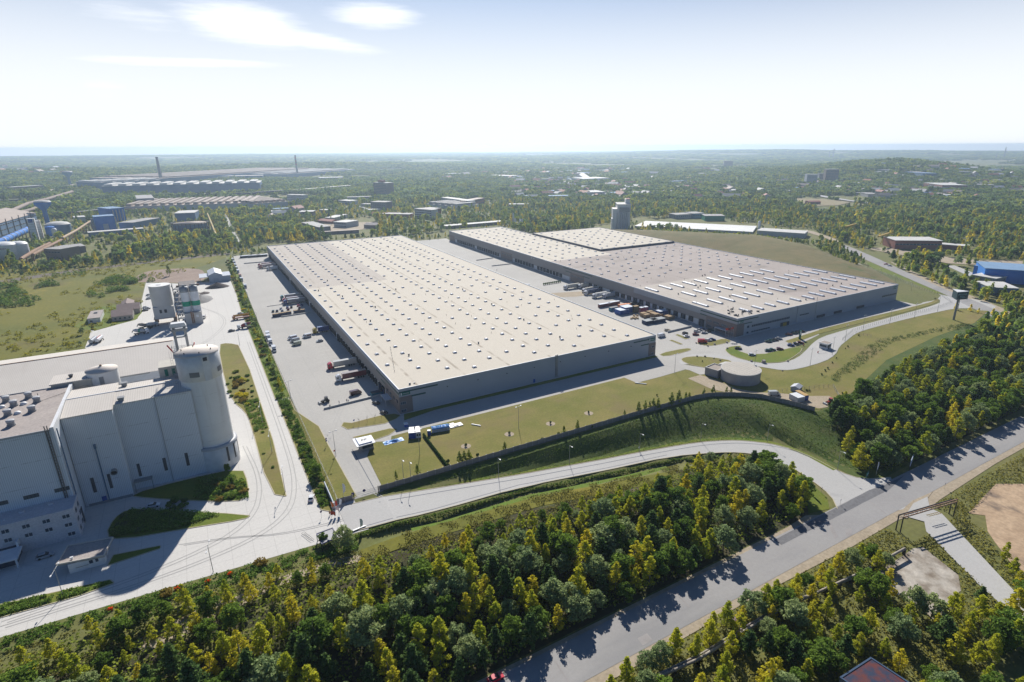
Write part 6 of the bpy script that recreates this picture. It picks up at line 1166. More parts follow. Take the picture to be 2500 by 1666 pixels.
road_sign(11, 705, 672, 'pair of dark blue round signs on one post at the lawn corner', two=True); road_sign(11, 775, 760, 'red-rimmed round sign beside the driveway lamp', m=m_red); road_sign(11, 945, 490, 'round blue sign on the kerb island of saplings', m=m_blue); road_sign(26, 40, 1000, 'dark round sign at the kerb of the junipers'); road_sign(14, 1800, 410, 'small white sign at the road lamp, third from the gate', -6.7, m_white)
road_sign(12, 1590, 1150, 'dark round sign on the sandy shoulder of the main road', -8); road_sign(12, 410, 1195, 'dark sign on the green tip inside the curve', -8); road_sign(12, 590, 1310, 'black sign at the sharp corner of the verge', -8)
for i, (px, py) in enumerate(((690, 455), (820, 488), (895, 470), (700, 605), (790, 608), (890, 628), (960, 652), (1310, 660), (1450, 675), (1720, 660), (1660, 768), (1040, 515), (1035, 450))):
    x, y = g(6, px, py); s = 1.5 if i == 8 else .55+.3*((i*37) % 5)/5; rg = random.Random(i); k = MB(); n = 9; vs = [(s*rg.uniform(.8, 1.1)*math.cos(6.28*j/n), s*rg.uniform(.8, 1.1)*math.sin(6.28*j/n), 0) for j in range(n)]+[(s*rg.uniform(.5, .8)*math.cos(6.28*j/n), s*rg.uniform(.5, .8)*math.sin(6.28*j/n), s*rg.uniform(.9, 1.2)) for j in range(n)]
    o = k.add(vs, [(j, (j+1) % n, (j+1) % n+n, j+n) for j in range(n)]+[tuple(range(n, 2*n))]).build('boulder', mat('boulder', (.4, .36, .31), .9, (.25, .22, .2), 1., .6), None, (x, y, .1)); tag(o, ('big pale boulder on the kerb of the large lawn' if i == 8 else 'small boulder set on the kerb of the lawn islands'), 'boulder', 'boulders on the kerbs')
# ------------------------------------------------------------------ small site works
def cbox(name, label, cat, k_, A, B, w, h, m, top=None, grp=None, z=0.):
    a, b = Vector(g(k_, *A)), Vector(g(k_, *B)); d = b-a; L_ = d.length; rz = math.atan2(d.y, d.x); r = thing(name, label, cat, (a.x, a.y, z), rz, grp)
    MB().box(0, L_, 0, w, 0, h).build('body', m, r); k = MB()
    n = int(L_/.5)
    for i in range(n): k.box(.15+i*L_/n, .3+i*L_/n, -.05, 0, .15, h-.15)
    k.build('corrugation', m, r); MB().box(-.04, L_+.04, -.04, w+.04, h, h+.1).build('roof', top or m, r)
    return r
r = cbox('site_container', 'blue site office container with a pale roof behind the blue tarpaulin', 'container', 22, (1085, 1355), (1205, 1345), 5.6, 2.8, m_blue, P('pale_roof', (.6, .64, .7))); r = cbox('site_container', 'blue and white site office container with two windows, right-hand one of the pair', 'container', 22, (1212, 1342), (1312, 1328), 5.6, 2.8, m_blue, m_white)
MB().box(.3, 2.4, -.1, -.05, .2, 2.6).build('front_panel', m_white, r); MB().box(.5, 1.2, -.13, -.1, 1.1, 2.1).box(1.5, 2.2, -.13, -.1, 1.1, 2.1).build('window', m_win, r)
r = cbox('portable_toilet', 'narrow blue portable toilet at the end of the stacked sacks', 'toilet', 22, (1440, 1290), (1500, 1290), 1.2, 2.3, m_blue, m_white)
x, y = g(22, 1030, 1110); r = thing('garden_shed_box', 'small white box with a blue base behind the site office containers', 'box', (x, y, 0)); MB().box(-.7, .7, -.7, .7, 0, 1.2).build('base', m_blue, r); MB().box(-.8, .8, -.8, .8, 1.2, 1.7).build('lid', m_white, r)
def sacks():
    a, b = Vector(g(22, 1530, 1250)), Vector(g(22, 1865, 1190)); d = b-a; L_ = d.length; r = thing('covered_stack', 'long stack of pale sacks under a bright blue tarpaulin on the lawn edge', 'covered stack', (a.x, a.y, 0), math.atan2(d.y, d.x)); k = MB(); rg = random.Random(2)
    for i in range(11):
        for j in range(2): k.lathe(.5+i*L_/11, .5+.05*rg.random(), [(.05, j*1.+.05), (.42, j*1.+.1), (.46, j*1.+.5), (.38, j*1.+.95), (.05, j+1.)], 8)
    k.build('sack', P('sack_white', (.62, .62, .62)), r); n = 24; vs = []
    for i in range(n+1):
        for j, (yy, zz) in enumerate(((-.15, 1.55), (.1, 2.2), (1.2, 2.55), (2.4, 2.2), (2.7, 1.3))): vs.append((L_*i/n, yy+.1*rg.random(), zz+.22*rg.random()))
    k = MB().add(vs, [(i*5+j, (i+1)*5+j, (i+1)*5+j+1, i*5+j+1) for i in range(n) for j in range(4)]); k.build('tarpaulin', mat('tarp_blue', (.04, .2, .55), .4, (.16, .36, .65), 1.4, .3), r)
    x, y = g(22, 1900, 1120); s = MB().box(0, 6, 0, 3, .05, .35).box(1, 3, 3, 4.2, .05, .4).box(2, 4, 0.5, 2.5, .35, .6).build('foam_sheets', m_white, None, (x-1, y-1.5, .12)); tag(s, 'flat pile of bright white sheets at the right end of the stacked sacks', 'sheets')
    vs = []; n = 14
    for i in range(n):
        for j in range(n):
            u_, v_ = i/(n-1)*2-1, j/(n-1)*2-1; q = max(0, 1-u_*u_-v_*v_); vs.append((u_*4.2, v_*1.7, .02+.9*q*abs(math.sin(3.1*u_+1)*math.cos(2.3*v_+u_*3))+.12*rg.random()))
    x, y = g(22, 790, 1400); o = MB().add(vs, [(i*n+j, (i+1)*n+j, (i+1)*n+j+1, i*n+j+1) for i in range(n-1) for j in range(n-1)]).build('tarpaulin', MATS['tarp_blue'], None, (x, y, .12)); tag(o, 'crumpled bright blue tarpaulin heaped between the booth and the blue container', 'tarpaulin')
sacks()
k = MB(); a, b = Vector(g(11, 1548, 590)), Vector(g(11, 1750, 858)); P_ = np.array([tuple(a.lerp(b, t))+(0,) for t in np.linspace(0, 1, 90)]); P_ = np.repeat(P_, 60, 0)+RNG.uniform(-.35, .35, (5400, 3))*[1, 1, 0]; P_[:, 2] = RNG.random(5400)*1.3+.12
o = quads_mesh('clipped_hedge', P_, .26, foliage('hedge_dark', (.02, .05, .015), (.04, .07, .02), .15), RNG); tag(o, 'straight dark clipped hedge running across the lawn to the fence', 'hedge')
def kerbwall(k_, A, B, label, h=1., w=.35):
    a, b = Vector(g(k_, *A)), Vector(g(k_, *B)); d = b-a; o = MB().box(0, d.length, -w/2, w/2, 0, h).build('low_wall', P('wall_pale', (.55, .54, .51)), None, (a.x, a.y, .05)); o.rotation_euler.z = math.atan2(d.y, d.x); tag(o, label, 'wall')
kerbwall(11, (680, 358), (1180, 235), 'low pale wall running from the office corner out across the truck yard', .9); kerbwall(6, (370, 335), (635, 272), 'low pale wall beside the beige car in the front yard', 1.1); kerbwall(10, (500, 685), (800, 640), 'low concrete wall behind the yard cars', .8, .5); kerbwall(10, (360, 585), (640, 545), 'dark low rail across the truck yard before the curtain trucks', .35, .3); kerbwall(8, (545, 400), (740, 378), 'low wall across the far yard, nearer one', .9); kerbwall(8, (410, 350), (560, 328), 'low wall across the far yard, farther one', .9); kerbwall(10, (140, 175), (380, 155), 'low wall near the far end of the truck yard', .9)
o = MB().box(-.2, 4.3, -.2, .2, 0, .4).build('drain_channel', m_white, None, (*g(14, 205, 148), .13), rz=-.9); tag(o, 'short white channel leading onto the lawn with a tap post', 'channel'); o = MB().box(0, 6, -.2, .2, 0, .4).build('drain_channel', m_white, None, (*g(6, 0, 905), .13), rz=-.85); tag(o, 'short white channel on the lawn near the corner lamp', 'channel')
# roadside roof, ladder-like rack and culvert by the road
A = gs(11, [(615, 1440), (757, 1388), (800, 1475), (660, 1530)], 2.8); r = thing('bus_shelter', 'flat grey roof on dark posts at the road edge among the bushes', 'shelter'); MB().prism(A, 2.6, 2.85).build('roof', P('roof_grey', (.3, .3, .32)), r); parapet(r, A, 2.95, P('shelter_edge', (.05, .06, .16)), .2)
for p in A: MB().box(p[0]-.1, p[0]+.1, p[1]-.1, p[1]+.1, 0, 2.6).build('post', m_dark, r)
a = g(11, 540, 1470); r = thing('cycle_rack', 'narrow steel rack like a ladder lying beside the roadside roof', 'rack', (a[0], a[1], 0), 1.9); MB().tube((-3, -.5, .4), (3, -.5, .4), .05, n=5).tube((-3, .5, .4), (3, .5, .4), .05, n=5).build('rail', m_dark, r)
for i in range(7): MB().tube((-3+i, -.5, .4), (-3+i, .5, .4), .04, n=4).build('rung', m_dark, r)
a = g(11, 960, 1410); o = MB().box(-3.2, 3.2, -.25, .25, -1.5, .5).build('culvert_wall', m_steel, None, (a[0], a[1], .0), rz=.15); tag(o, 'steel-topped culvert wall at the head of the ditch', 'wall')
a, b = g(11, 690, 1030), g(11, 770, 1215); a, b = Vector(a), Vector(b); d = b-a; r = thing('noise_wall', 'straight pale wall slab ending at the corner of the junipers', 'wall', (a.x, a.y, 0), math.atan2(d.y, d.x)); MB().box(0, d.length, -.15, .15, 0, 2.3).build('slab', P('slab_blue', (.4, .45, .53)), r); MB().box(d.length, d.length+.6, -.5, .5, 0, 2.5).build('end_pier', m_plinth, r)
# store place by the round tank
r = cbox('store_container', 'long white-roofed container in the store place, nearer the fence', 'container', 6, (1732, 1080), (1830, 1130), 4.4, 2.7, P('cont_white', (.55, .57, .6)), m_white); r = thing('store_container', 'dark blue container with an ochre roof behind the white one', 'container', (*g(6, 1850, 1095), 0), .55); a = Vector(g(6, 1795, 1045)); b = Vector(g(6, 1905, 1105)); d = b-a; r.location = (a.x, a.y, 0); r.rotation_euler.z = math.atan2(d.y, d.x); MB().box(0, d.length, 0, 2.5, 0, 2.7).build('body', P('cont_navy', (.03, .05, .14)), r); MB().box(-.03, d.length+.03, -.03, 2.53, 2.7, 2.8).build('roof', P('ochre', (.5, .32, .12)), r); MB().box(d.length, d.length+.05, .1, 2.4, .1, 2.5).build('door', m_blue, r)
r = thing('tin_hut', 'small grey tin hut behind the store containers', 'hut', (*g(6, 1815, 985), 0), .3); gable(r, -2.4, 2.4, -2, 2, 2.2, 3., P('tin', (.4, .43, .5)), P('tin_roof', (.45, .47, .52)))
# yard of containers, crates and pallets by the second warehouse
def boxes(name, cat, k_, pts, label, m, w, l, h, grp, rz=0., top=None, frame=None):
    for i, p in enumerate(pts):
        x, y = g(k_, p[0], p[1]); hh = h*(p[2] if len(p) > 2 else 1); r = thing(name, label[i] if isinstance(label, list) else label, cat, (x, y, .05), rz, grp); MB().box(-l/2, l/2, -w/2, w/2, 0, hh).build('body', m, r); MB().box(-l/2-.03, l/2+.03, -w/2-.03, w/2+.03, hh, hh+.08).build('top', top or m, r); k = MB()
        for j in range(int(l/.6)): k.box(-l/2+.1+j*.6, -l/2+.25+j*.6, -w/2-.04, -w/2, .1, hh-.1)
        k.build('rib', frame or m_dark, r)
m_pale = P('pale_top', (.55, .62, .72)); m_wood = mat('pallet_wood', (.3, .2, .11), .9, (.4, .3, .18), 1., .6); m_navy = P('navy_paint', (.02, .04, .12)); m_teal = P('teal_paint', (.02, .2, .28))
boxes('shipping_container', 'container', 25, [(440, 700), (610, 665)], ['dark red and navy container at the left end of the goods yard', 'dark maroon container behind it in the goods yard'], P('maroon', (.16, .04, .05)), 2.5, 11, 2.6, 'containers in the goods yard', top=m_pale)
boxes('skip', 'skip', 25, [(610, 770)], 'teal open skip in front of the maroon containers', m_teal, 3, 7, 2.6, None, top=m_dark)
boxes('crate_stack', 'crate stack', 25, [(765, 830), (860, 800, 1.3)], ['low blue crate stack with a pale top in the goods yard', 'taller blue crate stack behind the low one'], m_blue, 7, 8, 3.4, 'blue crate stacks', top=m_pale)
boxes('crate_stack', 'crate stack', 25, [(1550, 850)], 'blue crate stack against the dock wall at the right of the goods yard', m_blue, 5, 10, 3.4, 'blue crate stacks', top=m_pale)
boxes('crate_stack', 'crate stack', 25, [(1030, 810)], 'tall olive-brown crate stack between the blue ones and the red frames', mat('olive', (.16, .14, .08), .9), 3, 4, 5, None, top=m_wood)
boxes('pallet_stack', 'pallet stack', 25, [(1180, 880), (1240, 910), (1300, 850), (1360, 880), (1420, 900), (1490, 890, .8)], ['reddish pallet stack in front of the pink frames', 'reddish pallet stack nearest the camera in the goods yard', 'brown pallet stack behind the red ones', 'brown pallet stack in the middle of the long row', 'brown pallet stack near the right of the long row', 'lowest brown pallet stack at the right end'], m_wood, 3, 4.5, 2.6, 'pallet stacks in the goods yard', frame=P('rust_red', (.25, .06, .04)))
boxes('cage_stack', 'cage stack', 25, [(750, 730), (830, 705, .8), (880, 690, .6)], ['orange wire cage stack at the left of the goods yard', 'yellow-orange cage stack behind it', 'small ochre cage stack next to the dark machines'], m_orange, 3, 4, 3., 'orange cage stacks', frame=m_white)
boxes('cage_stack', 'cage stack', 25, [(1150, 800), (1210, 790)], ['pink and violet cage stack with a pale blue cover', 'red cage stack beside the pink one'], P('pink_violet', (.3, .1, .2)), 3, 4, 3.6, 'violet cage stacks', top=m_pale, frame=m_red)
boxes('parts_shelf', 'crate stack', 25, [(1310, 1010), (1450, 990)], ['long black crate row with grey tops before the dock doors', 'second long black crate row with pale green tops'], m_navy, 5, 11, 2.4, 'black crate rows', top=P('crate_grey', (.25, .28, .3)))
boxes('pallet_stack', 'pallet stack', 25, [(1680, 930)], 'heap of light wooden pallets at the right end of the goods yard', m_wood, 5, 6, 2.4, None)
for i in range(14): x, y = g(25, 940+RNG.random()*140, 870+RNG.random()*70); o = MB().box(-.6, .6, -.6, .6, 0, .9).build('carton', mat('cardboard', (.5, .38, .24), .9), None, (x, y, .05), rz=RNG.random()); tag(o, 'beige carton in the loose heap in front of the olive crate stack', 'carton', 'loose cartons in the goods yard')
boxes('machine', 'machine', 25, [(960, 670), (1010, 665), (1070, 680)], ['dark machine nearest the cage stacks in the goods yard', 'middle dark machine in the goods yard', 'dark machine by the open dock door'], m_dark, 2.5, 3, 2.2, 'dark machines in the goods yard')
boxes('steel_rack', 'rack', 10, [(240, 110), (310, 105), (160, 115)], ['dark steel rack at the far end of the truck yard, middle one', 'steel rack at the far end of the truck yard, next to the warehouse', 'steel rack at the far end of the truck yard, leftmost'], m_dark, 3, 12, 2.2, 'steel racks at the far end of the yard', top=m_pale)
boxes('skip', 'skip', 10, [(1410, 1430)], 'turquoise skip at the docks near the office corner', m_teal, 3, 5.5, 1.8, None, top=m_dark)
boxes('crate_stack', 'crate stack', 10, [(450, 680), (510, 670), (560, 660), (650, 645), (690, 640)], ['black crate stack leftmost on the low yard wall', 'black crate stack second on the low yard wall', 'tall brown crate stack on the low yard wall', 'red crate stack on the low yard wall', 'small dark crate stack by the docks'], m_navy, 2.2, 5, 2.2, 'crates along the low yard wall', top=m_wood)
# grid of white bollards / bike shed, planter row in the far yard
for i in range(10): x, y = g(8, 1005+i*16, 566-i*2.6); o = MB().lathe(0, 0, [(.3, 0), (.5, .4), (.9, 1.2), (.6, 1.8), (0, 2.)], 8).build('clipped_shrub', f_pine, None, (x, y, .05)); tag(o, 'dark clipped shrub in the row beside the sandy lot', 'shrub', 'clipped shrubs beside the sandy lot')
# pipeline and gantries south-east
def pipe(name, label, pts, r_, m, legs=6., legh=None):
    t = thing(name, label, 'pipeline'); k = MB()
    for a, b in zip(pts[:-1], pts[1:]): k.tube(a, b, r_, n=10)
    k.build('pipe', m, t); k = MB()
    for a, b in zip(pts[:-1], pts[1:]):
        a, b = Vector(a), Vector(b); n = max(1, int((b-a).length/legs))
        for i in range(n+1): p = a.lerp(b, i/n); z0 = float(hz(p.x, p.y)); k.box(p.x-.15, p.x+.15, p.y-.5, p.y+.5, z0-.2, p.z)
    k.build('support', m_dark, t); return t
pz = -5.6
def gp(k, x, y, z): a = g(k, x, y, z); return (a[0], a[1], z)
pipe('pipeline', 'twin old steam pipe through the scrub south of the main road', [gp(16, 1280, 1228, pz), gp(16, 1700, 1040, pz), gp(16, 2353, 640, pz), gp(13, 630, 690, pz), gp(13, 1040, 470, pz)], .42, mat('pipe_lagging', (.2, .17, .15), .8, (.4, .36, .3), .8, .6)); pipe('pipeline', 'second steam pipe beside the first through the scrub', [gp(16, 1290, 1200, pz-.2), gp(16, 1720, 1000, pz-.2), gp(16, 2353, 610, pz-.2), gp(13, 600, 720, pz-.2)], .3, MATS['pipe_lagging'])
r = thing('pipe_bridge', 'rusty pipe bridge crossing over the side road', 'pipe bridge'); q0, q1 = Vector(gp(13, 1030, 215, -2)), Vector(gp(13, 1470, 85, -2))
for dz, dy in ((0, 0), (0, 1.6), (1., 0)): MB().tube(q0+Vector((0, dy, dz)), q1+Vector((0, dy, dz)), .22, n=8).build('beam', m_rust if dy == 0 else m_dark, r)
k = MB()
for i in range(13): p = q0.lerp(q1, i/12); k.tube(p+Vector((0, 0, 0)), p+Vector((0, 1.6, 0)), .08, n=4).tube(p, p+Vector((0, 0, 1)), .07, n=4)
k.build('cross_bar', m_dark, r)
for q in (q0, q1): MB().box(q.x-.15, q.x+.15, q.y-.1, q.y+.2, -8.4, -2).box(q.x-.15, q.x+.15, q.y+1.4, q.y+1.7, -8.4, -2).build('pillar', m_dark, r)
a, b = Vector(gp(13, 1240, 205, -5.4)), Vector(gp(13, 1340, 180, -5.4)); o = MB().tube(a, b, .12, n=4).tube(a+Vector((0, .9, 0)), b+Vector((0, .9, 0)), .12, n=4)
for i in range(7): p = a.lerp(b, i/6); o.tube(p, p+Vector((0, .9, 0)), .08, n=4)
tag(o.build('height_gauge', P('gauge_yellow', (.5, .36, .1))), 'yellow ladder-shaped height gauge hanging below the pipe bridge', 'gauge')
for i, (A, B) in enumerate((((1280, 480), (1460, 425)), ((1300, 520), (1500, 450)))): pass
r = thing('workshop_roof', 'blue and red patched metal roof among the trees at the bottom of the photo', 'building'); A = [g(13, 505, 1530, -4), g(13, 760, 1365, -4), g(13, 1120, 1600, -4), g(13, 900, 1800, -4)]
MB().prism(A, -8.3, -4.2, cap=False).build('wall', m_grey, r); MB().prism([(p[0], p[1]) for p in A], -4.2, -4.0).build('roof', mat('patched_roof', (.025, .04, .08), .5, (.13, .035, .03), .28, .25), r); parapet(r, A, -3.9, P('roof_edge_blue', (.05, .09, .16)))
x, y = g(16, 2020, 740, -7); r = thing('bus_stop', 'dark maroon bus stop shelter with a curved roof on the south shoulder', 'bus shelter', (x, y, float(hz(x, y))), .12); mr_ = P('maroon_roof', (.09, .03, .06)); k = MB(); vs = []
for i in range(9): a = RAD(20+i*16); vs += [(-2.6, -1.2*math.cos(a), 1.9+.8*math.sin(a)), (2.6, -1.2*math.cos(a), 1.9+.8*math.sin(a))]
k.add(vs, [(2*i, 2*i+1, 2*i+3, 2*i+2) for i in range(8)]+[(2*i+2, 2*i+3, 2*i+1, 2*i) for i in range(8)]); k.build('roof', mr_, r); MB().box(-2.5, 2.5, -1.2, -1.1, 0, 2.1).build('back_wall', mr_, r); MB().box(-2.5, -2.42, -1.2, .8, 0, 2.1).box(2.42, 2.5, -1.2, .8, 0, 2.1).build('side_wall', mr_, r); MB().box(-2, 2, -1, -.6, .4, .5).build('bench', m_wood, r)
# ------------------------------------------------------------------ vehicles
CM = {}
def cm(c):
    if c not in CM: CM[c] = P('car_paint_%d' % len(CM), c, .25); CM[c].node_tree.nodes['Principled BSDF'].inputs['Coat Weight'].default_value = .6
    return CM[c]
RED, WHT, BLU, BLK, SIL, GRN, BEI, DRD = (.45, .02, .03), (.75, .76, .78), (.03, .07, .25), (.02, .022, .03), (.42, .44, .47), (.02, .09, .09), (.5, .44, .33), (.16, .03, .04)
def prof(k, pts, w, x0=0): # side profile (x,z) extruded across
    n = len(pts); vs = [(x, -w/2, z) for x, z in pts]+[(x, w/2, z) for x, z in pts]; return k.add(vs, [(i, (i+1) % n, (i+1) % n+n, i+n)[::-1] for i in range(n)]+[tuple(range(n))[::1], tuple(range(2*n-1, n-1, -1))])
def wheels(r, xs, w, rad=.33, nm='wheel'):
    for x in xs:
        for s in (-1, 1): MB().tube((0, s*(w/2-.22), 0), (0, s*w/2, 0), rad, n=14).build(nm, m_black, r, (x, 0, rad))
PROTO = {}
def car(c, x, y, rz, label, z=.05, est=False, grp='parked cars'):
    key = ('car', c, est)
    if key in PROTO: return dup(PROTO[key], (x, y, z), rz, label, grp)
    r = thing('car', label, 'car', (x, y, z), rz, grp); m = cm(c)
    k = MB(); prof(k, [(-2.15, .35), (-2.2, .75), (-1.9, .95), (.95, .93), (2.0, .75), (2.15, .5), (2.1, .3), (-2.1, .3)], 1.75); k.build('body', m, r)
    back = -1.95 if est else -1.55; k = MB(); prof(k, [(back, .93), (back+.35, 1.40), (.15, 1.42), (.95, .93)], 1.6); k.build('window', m_glass, r)
    k = MB(); prof(k, [(back+.38, 1.40), (back+.45, 1.47), (.1, 1.48), (.18, 1.41)], 1.45); k.build('roof', m, r)
    wheels(r, (-1.35, 1.35), 1.78)
    for s in (-.6, .6): MB().box(2.08, 2.17, s-.18, s+.18, .55, .68).build('headlight', m_white, r); MB().box(-2.2, -2.14, s-.15, s+.15, .65, .8).build('tail_light', m_red, r)
    PROTO[key] = r; return r
def van(c, x, y, rz, label, z=.05, c2=None, box=False, grp='vans', L_=5.6):
    key = ('van', c, c2, box)
    if key in PROTO: return dup(PROTO[key], (x, y, z), rz, label, grp)
    r = thing('box_truck' if box else 'van', label, 'truck' if box else 'van', (x, y, z), rz, grp); m = cm(c); m2 = cm(c2) if c2 else m
    k = MB()
    if box:
        prof(k, [(1.1, .5), (1.1, 2.3), (2.3, 2.25), (2.75, 1.3), (3.1, 1.1), (3.15, .45)], 2.); k.build('cab', m, r); MB().box(-3.4, 1., -1.12, 1.12, .8, 3.1).build('box_body', m2, r); MB().box(-3.3, 2.9, -.5, .5, .45, .8).build('chassis', m_dark, r); k = MB(); prof(k, [(2.32, 2.1), (2.8, 1.35), (2.86, 1.37), (2.38, 2.14)], 1.8); k.build('windscreen', m_glass, r); wheels(r, (-2.2, 2.1), 2.1, .42)
    else:
        prof(k, [(-2.8, .4), (-2.8, 2.3), (-2.6, 2.45), (1.2, 2.42), (1.6, 2.2), (2.3, 1.35), (2.85, 1.1), (2.9, .4)], 1.95); k.build('body', m, r); MB().box(-2.4, .6, -1., 1., 1.0, 1.9).build('side_panel', m2, r); k = MB(); prof(k, [(1.66, 2.15), (2.3, 1.4), (2.36, 1.42), (1.72, 2.19)], 1.7); k.build('windscreen', m_glass, r); MB().box(.9, 1.7, -.99, .99, 1.3, 1.9).build('side_window', m_glass, r); wheels(r, (-1.8, 1.9), 1.98, .36)
    for s in (-.7, .7): xx = 3.13 if box else 2.87; MB().box(xx, xx+.06, s-.16, s+.16, .7, .9).build('headlight', m_white, r)
    PROTO[key] = r; return r
def semi(cab, tr, x, y, rz, label, z=.05, top=None, grp='articulated trucks at the docks', short=False):
    key = ('semi', cab, tr, top, short)
    if key in PROTO: return dup(PROTO[key], (x, y, z), rz, label, grp)
    r = thing('semi_truck', label, 'truck', (x, y, z), rz, grp); L_ = 13.4 if not short else 8.
    k = MB(); prof(k, [(L_-.2, .6), (L_-.2, 3.0), (L_+.3, 3.75), (L_+1.2, 3.7), (L_+2.2, 3.0), (L_+2.35, 1.6), (L_+2.4, .5), (L_+.1, .5)], 2.45); k.build('cab', cm(cab), r); MB().box(L_+2.28, L_+2.42, -1.05, 1.05, 1.75, 2.75).build('windscreen', m_glass, r); MB().box(L_+1.1, L_+1.9, -1.26, 1.26, 1.8, 2.6).build('side_window', m_glass, r)
    t = MB().box(0, L_-.9, -1.27, 1.27, 1.15, 3.95).build('trailer', cm(tr), r); MB().box(-.05, L_-.85, -1.3, 1.3, 3.95, 4.02).build('trailer_roof', cm(top or tr), t); MB().box(.1, L_+1.8, -.5, .5, .7, 1.15).build('chassis', m_dark, r)
    k = MB()
    for i in range(int(L_/1.5)): k.box(.4+i*1.5, .48+i*1.5, -1.3, 1.3, 1.2, 3.9)
    k.build('rib', cm(tuple(q*.8 for q in tr)), t); wheels(r, (1.6, 2.9, 4.2, L_-.6, L_+1.7), 2.4, .5)
    for s in (-.9, .9): MB().box(L_+2.38, L_+2.44, s-.2, s+.2, .8, 1.1).build('headlight', m_white, r)
    PROTO[key] = r; return r
# semis at the west docks (rear to the wall)
for c1, c2, tp, Y, lb, sh in (((.55, .02, .04), (.55, .53, .48), (.6, .58, .52), 322.5, 'semi-truck with a bright red cab and dirty white ribbed trailer at the near docks', False), (WHT, (.18, .03, .04), (.4, .33, .28), 301.5, 'semi-truck with a white cab and dark red trailer, nearest one at the docks', False), ((.55, .4, .03), (.02, .04, .2), (.15, .2, .35), 396, 'short blue truck with a yellow cab at the docks', True), ((.0, .25, .25), (.33, .35, .36), (.5, .5, .5), 504, 'semi-truck with a teal cab and grey trailer, farthest of the middle three', False), (RED, (.4, .3, .3), (.5, .42, .42), 493, 'semi-truck with a crimson cab between the teal and the navy ones', False), (BLU, (.3, .31, .33), (.6, .6, .6), 486.5, 'semi-truck with a navy cab and grey ribbed trailer, nearest of the middle three', False), ((.3, .03, .04), (.5, .4, .38), (.55, .45, .42), 655, 'maroon semi-truck at the far docks, left of the white one', False), ((.25, .03, .05), (.35, .2, .2), (.4, .25, .25), 664, 'red-brown semi-truck at the farthest docks', False), (WHT, WHT, WHT, 640, 'white truck at the far docks', True)):
    semi(c1, c2, 67.6, Y, math.pi, lb, top=tp, short=sh)
for i, (px, py, c1, c2, lb, sh) in enumerate(((480, 1300, WHT, (.55, .53, .47), 'cream semi-truck at the head of the row before the second warehouse', False), (610, 1290, WHT, (.6, .58, .52), 'cream semi-truck right behind the first of the row', False), (650, 1330, WHT, (.6, .58, .52), 'white semi-truck half hidden by the navy one', False), (665, 1350, WHT, (.03, .05, .13), 'semi-truck with a white cab and navy trailer with pale lettering', False), (740, 1380, WHT, (.7, .7, .68), 'white semi-truck standing beside the navy one on its near side', False), (835, 1380, WHT, (.55, .57, .58), 'pale grey semi-truck nearest the maroon containers', False))):
    x, y = g(3, px, py); rz = math.pi+.0; r = semi(c1, c2, 0, 0, rz, lb, grp='trucks before the second warehouse'); L_ = 15.7; r.location = (x+L_, y+1, .05)
x, y = g(8, 935, 590); r = semi(WHT, (.7, .7, .7), x-6, y, 2.6, 'white trailer truck driving past the first warehouse, roof just visible', grp='trucks before the second warehouse')
for i, (px, py) in enumerate(((35, 150), (50, 178), (60, 205), (72, 232), (85, 262), (105, 305), (120, 340), (155, 405), (370, 870), (378, 900), (395, 945), (430, 1010))):
    x, y = g(10, px, py); van(WHT, x, y, RAD(-91), 'white box truck parked against the hedge, number '+('one', 'two', 'three', 'four', 'five', 'six', 'seven', 'eight', 'nine', 'ten', 'eleven', 'twelve')[i]+' from the far end', c2=WHT if i not in (5,) else (.5, .2, .1), box=True, grp='box trucks parked along the hedge')
for px, py, c, c2, lb, rz in ((605, 895, WHT, (.1, .03, .06), 'white van with a dark printed side, left in the truck yard', 3.3), (745, 878, WHT, (.1, .03, .06), 'white van with a dark printed side, closer to the docks', 3.35), (645, 952, (.5, .52, .4), (.4, .42, .3), 'pale yellow-green van standing in the middle of the truck yard', 3.3), (1210, 1425, (.06, .01, .02), None, 'black-red van beside the low pale wall', .1), (628, 920, SIL, None, 'small silver van half hidden by the yellow-green one', 3.3)): x, y = g(10, px, py); van(c, x, y, rz, lb, c2=c2)
for px, py, c, lb, rz in ((865, 920, SIL, 'silver car between the vans and the docks', 3.3), (458, 632, BLK, 'black car second in the row of yard cars', 1.4), (495, 608, WHT, 'white car behind the row of yard cars', 1.4), (508, 628, WHT, 'white car third in the row of yard cars', 1.4), (420, 635, GRN, 'dark car leftmost in the row of yard cars', 1.4), (557, 598, BLU, 'blue car at the back of the yard cars', 1.4), (565, 615, DRD, 'dark red car in the middle of the yard cars', 1.4), (595, 595, BLK, 'navy car right of the dark red one', 1.4), (660, 580, RED, 'red car nearest the docks in the yard', 1.4), (672, 600, DRD, 'maroon car nearest the docks in the yard', 1.4), (697, 575, BLU, 'dark blue car in the shade of the docks', 1.4), (1405, 1515, BLK, 'black car in the shade by the office canopy', 2.0)): x, y = g(10, px, py); car(c, x, y, rz, lb, grp='cars in the truck yard')
x, y = g(22, 605, 860); car(BLK, x, y, 1.9, 'dark grey car in the shade at the office corner lawn', grp='cars in the truck yard')
